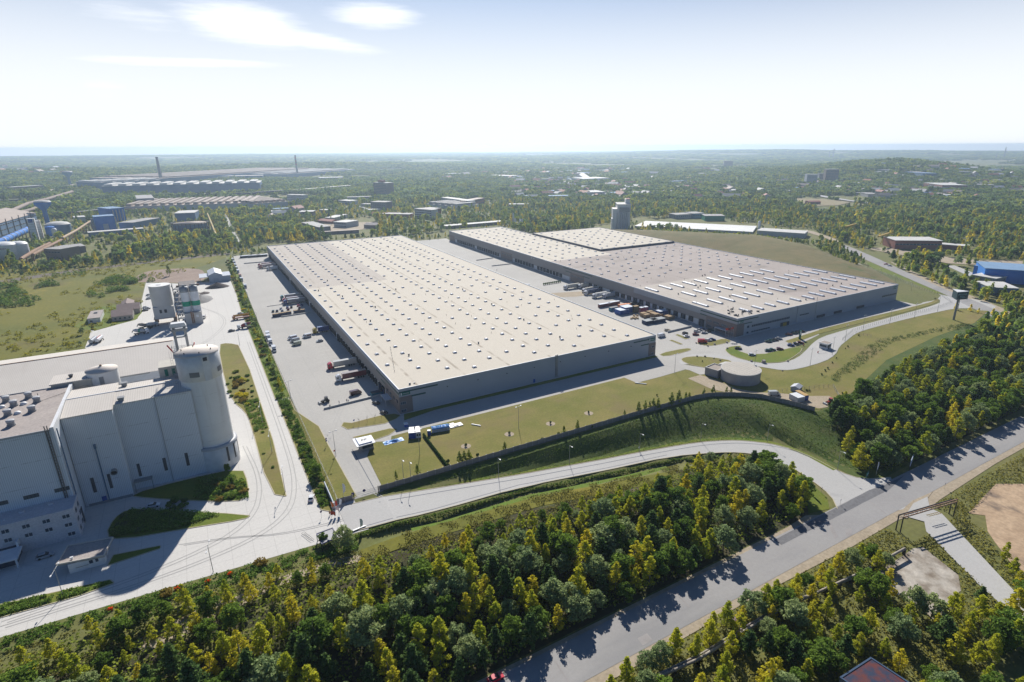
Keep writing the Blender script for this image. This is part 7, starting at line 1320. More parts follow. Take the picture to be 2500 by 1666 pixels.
for px, py, c, lb, rz, e in ((320, 868, WHT, 'white car leftmost of the row before the brown office', -.6, 1), (375, 845, SIL, 'silver car second of the row before the brown office', -.6, 0), (465, 895, WHT, 'white car with a black roof edge, third before the brown office', -.6, 0), (530, 870, BLK, 'black car in the shade before the brown office', -.6, 0), (590, 845, GRN, 'dark green car deepest in the shade of the brown office', -.6, 1), (430, 830, BLU, 'blue car behind the white row before the brown office', -.6, 0), (300, 930, DRD, 'dark red car parked alone before the brown office', -.6, 0), (98, 905, BLK, 'black hatchback at the left end of the front car park', .05, 1), (125, 965, WHT, 'white hatchback beside the kerb island', -.3, 0), (545, 1045, WHT, 'white car with blue glass next to the red van', -.6, 1), (620, 1030, BLU, 'dark blue car right of the white one on the kerb island', -.7, 0), (1115, 1200, BLK, 'black car at the corner of the large lawn', -.7, 0), (1380, 1320, WHT, 'white car nearest the camera in the lawn-edged car park', -.6, 1), (1690, 1240, GRN, 'teal car left of a pair in the lawn-edged car park', -.6, 0), (1765, 1225, GRN, 'dark teal car right of a pair in the lawn-edged car park', -.6, 0), (1910, 1210, DRD, 'wine-red estate car in the lawn-edged car park', -.6, 1), (2120, 1135, BLU, 'dark violet car near the totem sign', -.7, 0), (2220, 1110, BLK, 'black car by the exit barrier, left one', -.6, 0), (2300, 1090, DRD, 'dark red car by the exit barrier, right one', -.6, 0), (1690, 1065, GRN, 'dark green car, first of four by the shaded hedge', -.75, 0), (1745, 1045, GRN, 'dark car, second of four by the shaded hedge', -.75, 0), (1815, 1035, BLK, 'black car, third of four by the shaded hedge', -.75, 0), (1890, 1010, SIL, 'silver car, fourth by the shaded hedge', -.75, 0), (2080, 930, DRD, 'maroon car, first of the shaded row by the wall', -.6, 0), (2190, 905, GRN, 'dark green car, second of the shaded row by the wall', -.6, 0), (2250, 890, BLK, 'black car, third of the shaded row by the wall', -.6, 0), (2330, 870, BLK, 'black car, fourth of the shaded row by the wall', -.6, 0)): x, y = g(23, px, py); car(c, x, y, rz, lb, est=bool(e), grp='cars before the second warehouse')
x, y = g(23, 425, 1075); van((.5, .02, .03), x, y, -.6, 'bright red van on the kerb island before the second warehouse'); x, y = g(25, 1525, 1275); van(WHT, x, y, 0, 'small white van just past the corner of the first warehouse', c2=WHT); x, y = g(25, 1640, 1160); car(BEI, x, y, -.35, 'beige car beside the low pale wall of the front yard', est=True)
x, y = g(6, 1565, 1040); van((.5, .52, .5), x, y, -.5, 'pale pick-up van at the entrance of the store place'); x, y = g(11, 573, 1140); car(WHT, x, y, 1.25, 'white car driving on the concrete lane beside the junipers', est=False, grp='moving cars')
x, y = g(24, 700, 1320); car(SIL, x, y, .1, 'grey estate car in the deep shade before the office block', est=True); x, y = g(9, 1210, 185); car(WHT, x, y, -.2, 'pale car in the shade beside the factory lawn'); x, y = g(16, 35, 1215, -8); car((.6, .02, .05), x, y, .0, 'bright red car on the main road at the bottom of the photo', z=-7.8, grp='moving cars')
x, y = g(7, 750, 215); car(RED, x, y, 2.2, 'red car on the through road', z=.15, grp='moving cars'); x, y = g(7, 790, 232); car(WHT, x, y, 2.2, 'white car on the through road behind the red one', z=.15, grp='moving cars')
for i, (px, py) in enumerate(((185, 640), (200, 690), (185, 712), (120, 880), (160, 900))): x, y = g(20, px, py); car((WHT, WHT, SIL, WHT, SIL)[i], x, y, .1, ('white car behind the fat grey silo, farthest', 'white car behind the fat grey silo, middle', 'silver car behind the fat grey silo, nearest', 'white car at the bungalow', 'silver car next to the white one at the bungalow')[i], grp='cars of the mixing plant')
x, y = g(20, 115, 935); car(BLK, x, y, .1, 'black car at the bungalow', grp='cars of the mixing plant'); x, y = g(20, 1770, 1330); car(BLK, x, y, .05, 'black car beside the striped mixer truck', grp='cars of the mixing plant'); x, y = g(20, 1935, 1000); car(SIL, x, y, .05, 'silver car behind the orange crane truck', grp='cars of the mixing plant')
def mixer(k_, px, py, rz, label, drum=(.55, .55, .55), cab=WHT, band=None):
    x, y = g(k_, px, py); r = thing('mixer_truck', label, 'mixer truck', (x, y, .05), rz, 'concrete mixer trucks'); k = MB(); prof(k, [(2.6, .6), (2.6, 2.9), (4.2, 2.9), (4.5, 1.8), (4.55, .6)], 2.4); k.build('cab', cm(cab), r); MB().box(4.42, 4.58, -1, 1, 1.8, 2.6).build('windscreen', m_glass, r); MB().box(-4.2, 2.6, -.5, .5, .7, 1.2).build('chassis', m_dark, r)
    q = MB(); prev = None; ring = [(-4.2, 3.5, .5), (-3.2, 3.2, 1.0), (-1.2, 2.7, 1.25), (.8, 2.2, 1.15), (2.1, 1.9, .6)]
    for a, b in zip(ring[:-1], ring[1:]): q.tube((a[0], 0, a[1]), (b[0], 0, b[1]), a[2], b[2], 16)
    d = q.build('drum', cm(drum), r)
    if band: MB().tube((-1.6, 0, 2.8), (-.6, 0, 2.55), 1.28, 1.28, 16).build('band', cm(band), d)
    MB().tube((-4.3, 0, 3.2), (-5., 0, 1.8), .3, .2, 8).build('chute', m_steel, r); wheels(r, (-3.2, -1.9, 1.4, 3.6), 2.4, .5)
mixer(5, 1290, 135, .15, 'concrete mixer truck with a green-banded grey drum nearest the long shed', band=(.0, .25, .15)); mixer(5, 1330, 80, .3, 'concrete mixer truck with a rusty frame behind the nearest one', drum=(.35, .3, .25)); mixer(20, 260, 1250, .9, 'concrete mixer truck with a white drum loading under the fat silo', drum=(.65, .65, .66)); mixer(20, 2020, 1270, 3.15, 'mixer truck with a red-striped drum parked against the hedge', drum=(.3, .05, .06), band=WHT)
x, y = g(20, 1960, 1090); r = thing('crane_truck', 'long orange concrete pump truck parked against the hedge', 'pump truck', (x, y, .05), 3.2); oc = cm((.45, .16, .03)); k = MB(); prof(k, [(4, .6), (4, 2.8), (5.6, 2.8), (5.9, 1.7), (5.9, .6)], 2.4); k.build('cab', oc, r); MB().box(5.82, 5.95, -1, 1, 1.8, 2.5).build('windscreen', m_glass, r); MB().box(-5.5, 4, -1, 1, .8, 1.5).build('chassis', oc, r); MB().box(-5.4, 5, -.9, -.4, 2.9, 3.5).box(-5.2, 4.6, .1, .6, 2.6, 3.1).box(-5., 3.9, -.4, .1, 2.1, 2.6).build('folded_boom', cm((.5, .25, .04)), r); wheels(r, (-4.6, -3.4, -2.2, 3., 4.8), 2.4, .5)
x, y = g(20, 1240, 1070); r = thing('dump_truck', 'small dump truck with a dark red bed and white cab driving across the concrete yard', 'truck', (x, y, .05), RAD(-95)); MB().box(1.4, 3.1, -1.1, 1.1, .6, 2.4).build('cab', cm(WHT), r); MB().box(3.05, 3.15, -.9, .9, 1.5, 2.2).build('windscreen', m_glass, r); MB().box(-3, 1.2, -1.15, -1.05, 1, 2.1).box(-3, 1.2, 1.05, 1.15, 1, 2.1).box(-3, 1.2, -1.05, 1.05, .9, 1.1).box(1.1, 1.2, -1.05, 1.05, 1.1, 2.2).build('bed', cm(DRD), r); wheels(r, (-2, -.9, 2.3), 2.2, .45)
for i, (px, py, c) in enumerate(((905, 1160, WHT), (640, 1270, WHT))): x, y = g(20, px, py); van(c, x, y, RAD(-85), ('white box truck right beside the mixer house', 'white box truck half hidden behind the elevator head')[i], c2=SIL, box=True, grp='trucks of the mixing plant')
for i, (px, py) in enumerate(((855, 215), (910, 205))):
    x, y = g(5, px, py); r = thing('tanker', ('white tanker trailer parked behind the long shed, left one', 'silver tanker trailer parked behind the long shed, right one')[i], 'tanker', (x, y, .05), 1.35, 'tanker trailers'); MB().tube((-4, 0, 2.2), (4, 0, 2.2), 1.2, n=18).build('tank', cm((SIL, WHT)[i]), r); MB().box(-4, 4.5, -.5, .5, .6, 1.1).build('chassis', m_dark, r); MB().box(-3.5, 3.5, -.2, .2, 3.4, 3.55).build('walkway', m_red if i else m_steel, r); wheels(r, (-3, -1.8, 3.4), 2.4, .5)
def loader(k_, px, py, rz, label, c):
    x, y = g(k_, px, py); r = thing('tractor', label, 'tractor', (x, y, .05), rz); m = cm(c); k = MB(); prof(k, [(-1.4, .7), (-1.4, 1.5), (1.5, 1.5), (1.6, .7)], 1.1); k.build('body', m, r); k = MB(); prof(k, [(-1.3, 1.5), (-1.1, 2.7), (.1, 2.7), (.35, 1.5)], 1.3); k.build('cab', m_glass, r); MB().box(-1.3, .2, -.75, .75, 2.7, 2.8).build('cab_roof', m, r)
    for s in (-.9, .9): MB().tube((0, s-.2, 0), (0, s+.2, 0), .8, n=16).build('rear_wheel', m_black, r, (-1, 0, .8)); MB().tube((0, s-.15, 0), (0, s+.15, 0), .5, n=14).build('front_wheel', m_black, r, (1.3, 0, .5)); MB().tube((0, s*.7, 1.3), (2.6, s*.7, .8), .08, n=5).build('loader_arm', m, r)
    k = MB(); prof(k, [(2.5, .2), (2.5, 1.), (3.1, .9), (3.4, .2)], 2.2); k.build('bucket', m_steel, r)
loader(10, 920, 1500, 3.3, 'dark tractor with a front bucket standing near the low pale wall', (.12, .1, .08)); loader(6, 2190, 1135, 3.0, 'red tractor with a front loader half under the trees by the store place', (.45, .08, .05))
# ------------------------------------------------------------------ people
def person(x, y, rz, top, legs, label, z=.05, stride=.18):
    J = [(0, 0, .95), (0, 0, 1.15), (0, 0, 1.38), (0, 0, 1.5), (.01, 0, 1.62), (.01, 0, 1.74), (0, .19, 1.38), (.02, .26, 1.12), (.1, .25, .88), (0, -.19, 1.38), (.02, -.26, 1.12), (.1, -.25, .88), (0, .1, .9), (stride*.5, .11, .5), (stride*.3, .11, .08), (stride*.3+.15, .11, .04), (0, -.1, .9), (-stride*.3, -.11, .5), (-stride, -.11, .08), (-stride+.15, -.11, .04)]
    E2 = [(0, 1), (1, 2), (2, 3), (3, 4), (4, 5), (2, 6), (6, 7), (7, 8), (2, 9), (9, 10), (10, 11), (0, 12), (12, 13), (13, 14), (14, 15), (0, 16), (16, 17), (17, 18), (18, 19)]
    R2 = [.15, .14, .16, .06, .09, .1, .075, .05, .035, .075, .05, .035, .1, .065, .045, .04, .1, .065, .045, .04]
    def skinned(nm, idx, f, m, parent):
        mp = {j: i for i, j in enumerate(idx)}; me = bpy.data.meshes.new(nm); me.from_pydata([J[j] for j in idx], [(mp[a], mp[b]) for a, b in E2 if a in mp and b in mp], []); o = bpy.data.objects.new(nm, me); COL.objects.link(o); md = o.modifiers.new('skin', 'SKIN'); sv = me.skin_vertices.get('') or me.skin_vertices[0] if me.skin_vertices else None
        if not me.skin_vertices:
            bm = bmesh.new(); bm.from_mesh(me); bm.verts.layers.skin.verify(); bm.to_mesh(me); bm.free()
        for i, j in enumerate(idx): me.skin_vertices[0].data[i].radius = (R2[j]*f,)*2; me.skin_vertices[0].data[i].use_root = (i == 0)
        o.modifiers.new('sub', 'SUBSURF').levels = 1; me.materials.append(m)
        if parent: o.parent = parent
        return o
    r = skinned('person', list(range(20)), 1., P('skin', (.45, .28, .2)), None); r.location = (x, y, z); r.rotation_euler.z = rz; tag(r, label, 'person')
    skinned('jacket', [0, 1, 2, 6, 7, 9, 10], 1.18, top, r); skinned('trousers', [0, 12, 13, 14, 16, 17, 18], 1.15, legs, r)
    MB().lathe(0, 0, [(.115, 0), (.11, .06), (.06, .11), (0, .12)], 10).build('hair', m_dark, r, (0, 0, 1.7))
hv_ = P('hivis', (.6, .25, .03)); jeans = P('jeans', (.05, .07, .14))
for i, (k_, px, py, t, lb) in enumerate(((10, 1052, 1515, m_blue, 'person in a blue jacket standing right of the dark tractor'), (10, 1125, 1500, m_dark, 'person in dark clothes, left one of the pair at the low wall'), (10, 1140, 1503, m_blue, 'person in blue, right one of the pair at the low wall'), (10, 965, 1552, m_dark, 'person in dark clothes behind the low wall corner'), (26, 190, 960, hv_, 'person in orange work clothes at the corner of the junipers'), (22, 570, 600, m_dark, 'person in dark clothes in the shade beside the turquoise skip'), (8, 590, 440, m_dark, 'person walking alone in the yard between the two warehouses'))):
    x, y = g(k_, px, py); person(x, y, i*1.3, t, jeans, lb)
# ------------------------------------------------------------------ woods of the far country: instanced, nobody could count them
proto = bpy.data.collections.new('wood_kinds')
def far_proto(nm, kind, m, H, per, size, seed, n=1, spread=0.):
    rng = np.random.default_rng(seed); P_ = []
    for i in range(n):
        a = rng.random()*6.28; q = spread*math.sqrt(rng.random()); c = crown_clumps(kind, rng, H*(.75+.4*rng.random())); p = clump_points(rng, c, per); P_.append(p+[q*math.cos(a), q*math.sin(a), 0])
    P_ = np.concatenate(P_); o = quads_mesh(nm, P_, size, m, rng, parent=False); return o
def fol_far(name, c1, c2): 
    m = foliage(name, tuple(q*1.25 for q in c1), tuple(q*1.25 for q in c2), .38); 
    for n in node_of(m, 'ShaderNodeTexNoise'): n.inputs[2].default_value = .012 if n.inputs[2].default_value < 1 else .3
    return m
fm = [fol_far('far_green', (.06, .1, .024), (.12, .16, .032)), fol_far('far_olive', (.11, .145, .028), (.21, .22, .03)), fol_far('far_dark', (.035, .065, .02), (.07, .105, .028)), fol_far('far_gold', (.24, .22, .03), (.36, .3, .03)), fol_far('far_grey', (.1, .14, .06), (.15, .18, .07))]
COLLS = {}
def coll(nm, objs):
    c = bpy.data.collections.new(nm)
    for o in objs: c.objects.link(o)
    COLLS[nm] = c; return c
mid = coll('mid', [far_proto('w%d' % i, k, fm[j], 8.5, p, s, 50+i) for i, (k, j, p, s) in enumerate((('broad', 0, 16, .85), ('birch', 1, 26, .8), ('willow', 4, 16, .85), ('broad', 2, 16, .85), ('pine', 2, 14, .85), ('birch', 3, 24, .8), ('broad', 1, 14, .9), ('birch', 0, 26, .8), ('birch', 3, 20, .8), ('birch', 1, 26, .8)))])
far_ = coll('far', [far_proto('g%d' % i, k, fm[j], 9, 5, 1.7, 80+i, 5, 7.5) for i, (k, j) in enumerate((('broad', 0), ('broad', 2), ('birch', 1), ('willow', 4), ('broad', 1), ('birch', 0)))])
vfar = coll('vfar', [far_proto('v%d' % i, 'broad', fm[j], 9, 1.6, 4.2, 90+i, 16, 26) for i, j in enumerate((0, 2, 0, 1))])
def scatter(name, P_, S, c, label, seed=1):
    me = bpy.data.meshes.new(name); me.vertices.add(len(P_)); me.vertices.foreach_set('co', np.asarray(P_, np.float32).ravel()); a = me.attributes.new('sc', 'FLOAT', 'POINT'); a.data.foreach_set('value', np.asarray(S, np.float32)); me.update()
    o = bpy.data.objects.new(name, me); COL.objects.link(o); tag(o, label, kind='stuff')
    ng = bpy.data.node_groups.new(name, 'GeometryNodeTree'); ng.interface.new_socket('Geometry', in_out='INPUT', socket_type='NodeSocketGeometry'); ng.interface.new_socket('Geometry', in_out='OUTPUT', socket_type='NodeSocketGeometry'); lk = ng.links.new
    i_ = ng.nodes.new('NodeGroupInput'); o_ = ng.nodes.new('NodeGroupOutput'); ip = ng.nodes.new('GeometryNodeInstanceOnPoints'); ci = ng.nodes.new('GeometryNodeCollectionInfo'); ci.inputs[0].default_value = c; ci.inputs['Separate Children'].default_value = True; ci.inputs['Reset Children'].default_value = True
    ip.inputs['Pick Instance'].default_value = True; ri = ng.nodes.new('FunctionNodeRandomValue'); ri.data_type = 'INT'; ri.inputs[4].default_value = 0; ri.inputs[5].default_value = len(c.objects)-1; ri.inputs['Seed'].default_value = seed
    rr = ng.nodes.new('FunctionNodeRandomValue'); rr.data_type = 'FLOAT_VECTOR'; rr.inputs[0].default_value = (0, 0, 0); rr.inputs[1].default_value = (.08, .08, 6.28); at = ng.nodes.new('GeometryNodeInputNamedAttribute'); at.data_type = 'FLOAT'; at.inputs[0].default_value = 'sc'
    lk(i_.outputs[0], ip.inputs['Points']); lk(ci.outputs[0], ip.inputs['Instance']); lk([s for s in ri.outputs if s.type == 'INT'][0], ip.inputs['Instance Index']); lk([s for s in rr.outputs if s.type == 'VECTOR'][0], ip.inputs['Rotation']); lk(at.outputs[0], ip.inputs['Scale']); lk(ip.outputs[0], o_.inputs[0])
    md = o.modifiers.new('scatter', 'NODES'); md.node_group = ng; return o
def jitter_grid(r0, r1, sp, rng):
    a0, a1 = RAD(-17), RAD(79); n = int((a1-a0)/2*(r1*r1-r0*r0)/(sp*sp)); r = np.sqrt(r0*r0+(r1*r1-r0*r0)*((np.arange(n)+rng.random(n))/n)); a = a0+(a1-a0)*((np.arange(n)*.6180339887) % 1); return r*np.sin(a), r*np.cos(a)
def keep_out(x, y):
    m = np.zeros(x.shape, bool)
    for p in KEEP: 
        xs = [q[0] for q in p]; ys = [q[1] for q in p]; b = (x > min(xs)) & (x < max(xs)) & (y > min(ys)) & (y < max(ys)); m[b] |= inpoly(x[b], y[b], p)
    return m
def woods():
    rng = np.random.default_rng(5)
    # middle distance
    x, y = jitter_grid(300, 1350, 6.4, rng); ok = ~keep_out(x, y)
    thin = vnoise(x, y, 60, 12) > .36; cl_ = np.ones(x.shape, bool)
    for p, q in THIN: 
        i = inpoly(x, y, p); cl_ &= ~(i & (rng.random(len(x)) > q))
    ok &= cl_ & (thin | (rng.random(len(x)) < .5)); x, y = x[ok], y[ok]; s = .5+1.5*rng.random(len(x))**1.5*(.35+.9*vnoise(x, y, 45, 8)); scatter('woodland', np.column_stack([x, y, hz(x, y)-.3]), s*.92, mid, 'mixed autumn woodland spreading beyond the site', 1)
    x, y = jitter_grid(1350, 3500, 12.5, rng); ok = ~keep_out(x, y) & ((vnoise(x, y, 190, 13)+.3*rng.random(len(x)) > .46) | (hz(x, y) > 9)); x, y = x[ok], y[ok]; scatter('woodland', np.column_stack([x, y, hz(x, y)-.5]), .7+1.1*rng.random(len(x))*vnoise(x, y, 120, 6)*1.3, far_, 'distant woodland in the middle of the plain', 2)
    x, y = jitter_grid(3500, 11500, 50, rng); ok = vnoise(x, y, 500, 14)+.35*rng.random(len(x)) > .55; x, y = x[ok], y[ok]; scatter('woodland', np.column_stack([x, y, hz(x, y)-1]), .8+.6*rng.random(len(x)), vfar, 'far woods fading into haze on the horizon', 3)
    if REST: R_ = np.array(REST); scatter('woodland', np.column_stack([R_[:, 0], R_[:, 1], hz(R_[:, 0], R_[:, 1])]), R_[:, 2]/8.5, mid, 'rest of the wood behind the edge trees', 4)
    # scrub belts around the site
    belts = []
    def belt(poly, sp, s0, s1):
        for (a, b) in poisson(poly, sp, rng, 6000): belts.append((a, b, s0+(s1-s0)*rng.random()))
    belt(gs(0, [(0, 640), (0, 615), (230, 590), (400, 575), (530, 560), (535, 585), (420, 597), (250, 612)]), 6, .4, .7)
    belt([(480, 203), (490, 180), (560, 180), (620, 260), (560, 210), (515, 178), (500, 186)], 5, .5, .8)
    belt(gs(0, [(1885, 543), (1960, 558), (1992, 600), (1960, 606), (1925, 590), (1880, 560)], 6), 6, .6, 1.)
    belt(gs(0, [(1545, 531), (1700, 538), (1880, 546), (1880, 540), (1700, 532), (1545, 525)], 10), 5, .6, .95)
    belt(gs(0, [(2050, 610), (2120, 640), (2230, 690), (2300, 720), (2353, 745), (2353, 700), (2230, 650), (2100, 600)]), 8, .7, 1.35)
    belt([(36, 752), (290, 748), (290, 770), (36, 780)], 6, .4, .8); belt([(295, 734), (366, 734), (366, 760), (295, 760)], 6, .5, .9)
    belt(gs(3, [(960, 752), (1120, 747), (1500, 800), (1880, 838), (2333, 850), (2333, 818), (1880, 797), (1500, 758), (1120, 733)], 4), 4.6, .6, 1.15)
    B = np.array(belts); B = B[~keep_out2(B[:, 0], B[:, 1])]; scatter('scrub_belt', np.column_stack([B[:, 0], B[:, 1], hz(B[:, 0], B[:, 1])-.2]), B[:, 2], mid, 'belts of trees and scrub around the warehouse site', 5)
def keep_out2(x, y):
    return inpoly(x, y, [(p[0], p[1]) for p in far]) | inpoly(x, y, outer+inner) | inpoly(x, y, [(68, 244), (223, 244), (223, 722), (68, 722)]) | inpoly(x, y, [(288, 242), (474, 242), (474, 640), (366, 640), (366, 727), (288, 727)])
SITE = gs(0, [(-250, 1300), (-250, 660), (0, 632), (250, 606), (420, 592), (535, 582), (612, 560), (925, 546), (1028, 530), (1150, 520), (1235, 540), (1330, 530), (1400, 524), (1440, 527), (1545, 534), (1885, 538), (1935, 565), (2000, 590), (2100, 628), (2200, 675), (2290, 712), (2230, 722), (2170, 760), (2060, 850), (1880, 950), (1900, 1250)])
KEEP = [SITE, [(28, 240), (295, 240), (295, 745), (30, 752)], [(285, 240), (480, 240), (480, 650), (375, 650), (375, 735), (285, 735)], [(-900, -500), (260, -500), (486, 104), (486, 186), (300, 240), (-900, 262)],
        gs(0, [(1440, 512), (1870, 540), (1870, 528), (1760, 520), (1620, 506), (1450, 500)]), gs(0, [(1995, 585), (2100, 640), (2240, 700), (2353, 745), (2353, 735), (2240, 688), (2100, 622), (2010, 580)]), gs(0, [(2150, 612), (2353, 610), (2353, 670), (2240, 655), (2160, 630)]),
        gs(0, [(1855, 480), (1900, 460), (1975, 463), (1985, 476), (1890, 489)]), gs(0, [(1790, 440), (1960, 470), (1960, 474), (1785, 444)]), gs(0, [(690, 515), (860, 500), (870, 545), (760, 550), (690, 530)]), gs(0, [(515, 500), (525, 500), (560, 560), (545, 565)]), gs(0, [(1880, 552), (1990, 590), (2000, 582), (1890, 543)]),
        gs(0, [(0, 618), (250, 592), (250, 598), (0, 626)])]
THIN = [(gs(0, [(0, 480), (0, 610), (240, 600), (520, 480), (670, 480), (670, 420), (0, 430)]), .42), (gs(0, [(690, 440), (1130, 440), (1130, 500), (870, 545), (690, 540)]), .6), (gs(0, [(1980, 560), (2353, 600), (2353, 720), (2200, 690), (2000, 600)]), .5), (gs(0, [(230, 400), (640, 390), (640, 420), (230, 430)]), .35)]
# ------------------------------------------------------------------ the industrial country behind
FM = lambda n, c, r=.75: mat(n, c, r, tuple(q*.82 for q in c), .08, .6)
w_blue = FM('works_blue', (.03, .2, .62)); w_steel = FM('works_steel_blue', (.13, .22, .36)); w_pale = FM('works_pale', (.5, .52, .54)); w_brown = FM('works_brown', (.24, .2, .17)); w_brick = FM('works_brick', (.3, .13, .1)); w_grey = FM('works_grey', (.3, .31, .32))
t_white = FM('top_white', (.62, .61, .58)); t_grey = FM('top_grey', (.36, .35, .34)); t_brown = FM('top_brown', (.4, .33, .28)); t_dark = FM('top_dark', (.2, .18, .19)); t_green = FM('top_green', (.02, .3, .16)); t_blue = FM('top_blue', (.2, .33, .5)); t_red = FM('top_red', (.33, .13, .1)); w_green = FM('works_green', (.0, .22, .12))
def bld(name, label, cat, k, A, B, depth, h, wall, roof, gable_=False, wins=0, group=None, mon=0, base=0.):
    """a block whose front foot runs from photo point A to B; depth leads away from the camera"""
    a, b = Vector(g(k, *A, base)), Vector(g(k, *B, base)); d = b-a; L_ = d.length; rz = math.atan2(d.y, d.x); z = float(hz((a.x+b.x)/2, (a.y+b.y)/2)) if math.hypot(a.x, a.y) > 900 else base
    r = thing(name, label, cat, (a.x, a.y, z), rz, group)
    if gable_: gable(r, 0, L_, 0, depth, h, h+depth*.14, wall, roof, over=.5)
    else: MB().box(0, L_, 0, depth, -3, h).build('wall', wall, r); MB().box(-.4, L_+.4, -.4, depth+.4, h, h+.5).build('roof', roof, r)
    for j in range(wins):
        zz = h*(j+.5)/wins-.7 if wins > 1 else h*.5; n = max(2, int(L_/(4 if L_ < 100 else 9))); k_ = MB()
        k_.box(.6, L_-.6, -.12, 0, zz, zz+1.5); f = k_.build('window', w_grey if wall is not w_grey else t_white, r); p = MB()
        for i in range(n): p.box(.9+i*(L_-1.2)/n, .9+(i+.8)*(L_-1.2)/n, -.2, -.12, zz+.15, zz+1.35)
        p.build('pane', m_win, f)
    for i in range(mon): MB().box(L_*(i+.15)/mon, L_*(i+.72)/mon, depth*.05, depth*.95, h+.5, h+4.5).build('roof_monitor', roof, r)
    c, s = math.cos(rz), math.sin(rz); f_ = min(60, h*2.6); KEEP.append([(a.x+u_*c-v_*s, a.y+u_*s+v_*c) for u_, v_ in ((-8, -f_), (L_+8, -f_), (L_+8, depth+5), (-8, depth+5))]); r['_len'] = L_; return r
def fpt(r, u_, v_): c, s = math.cos(r.rotation_euler.z), math.sin(r.rotation_euler.z); return (r.location.x+u_*c-v_*s, r.location.y+u_*s+v_*c)
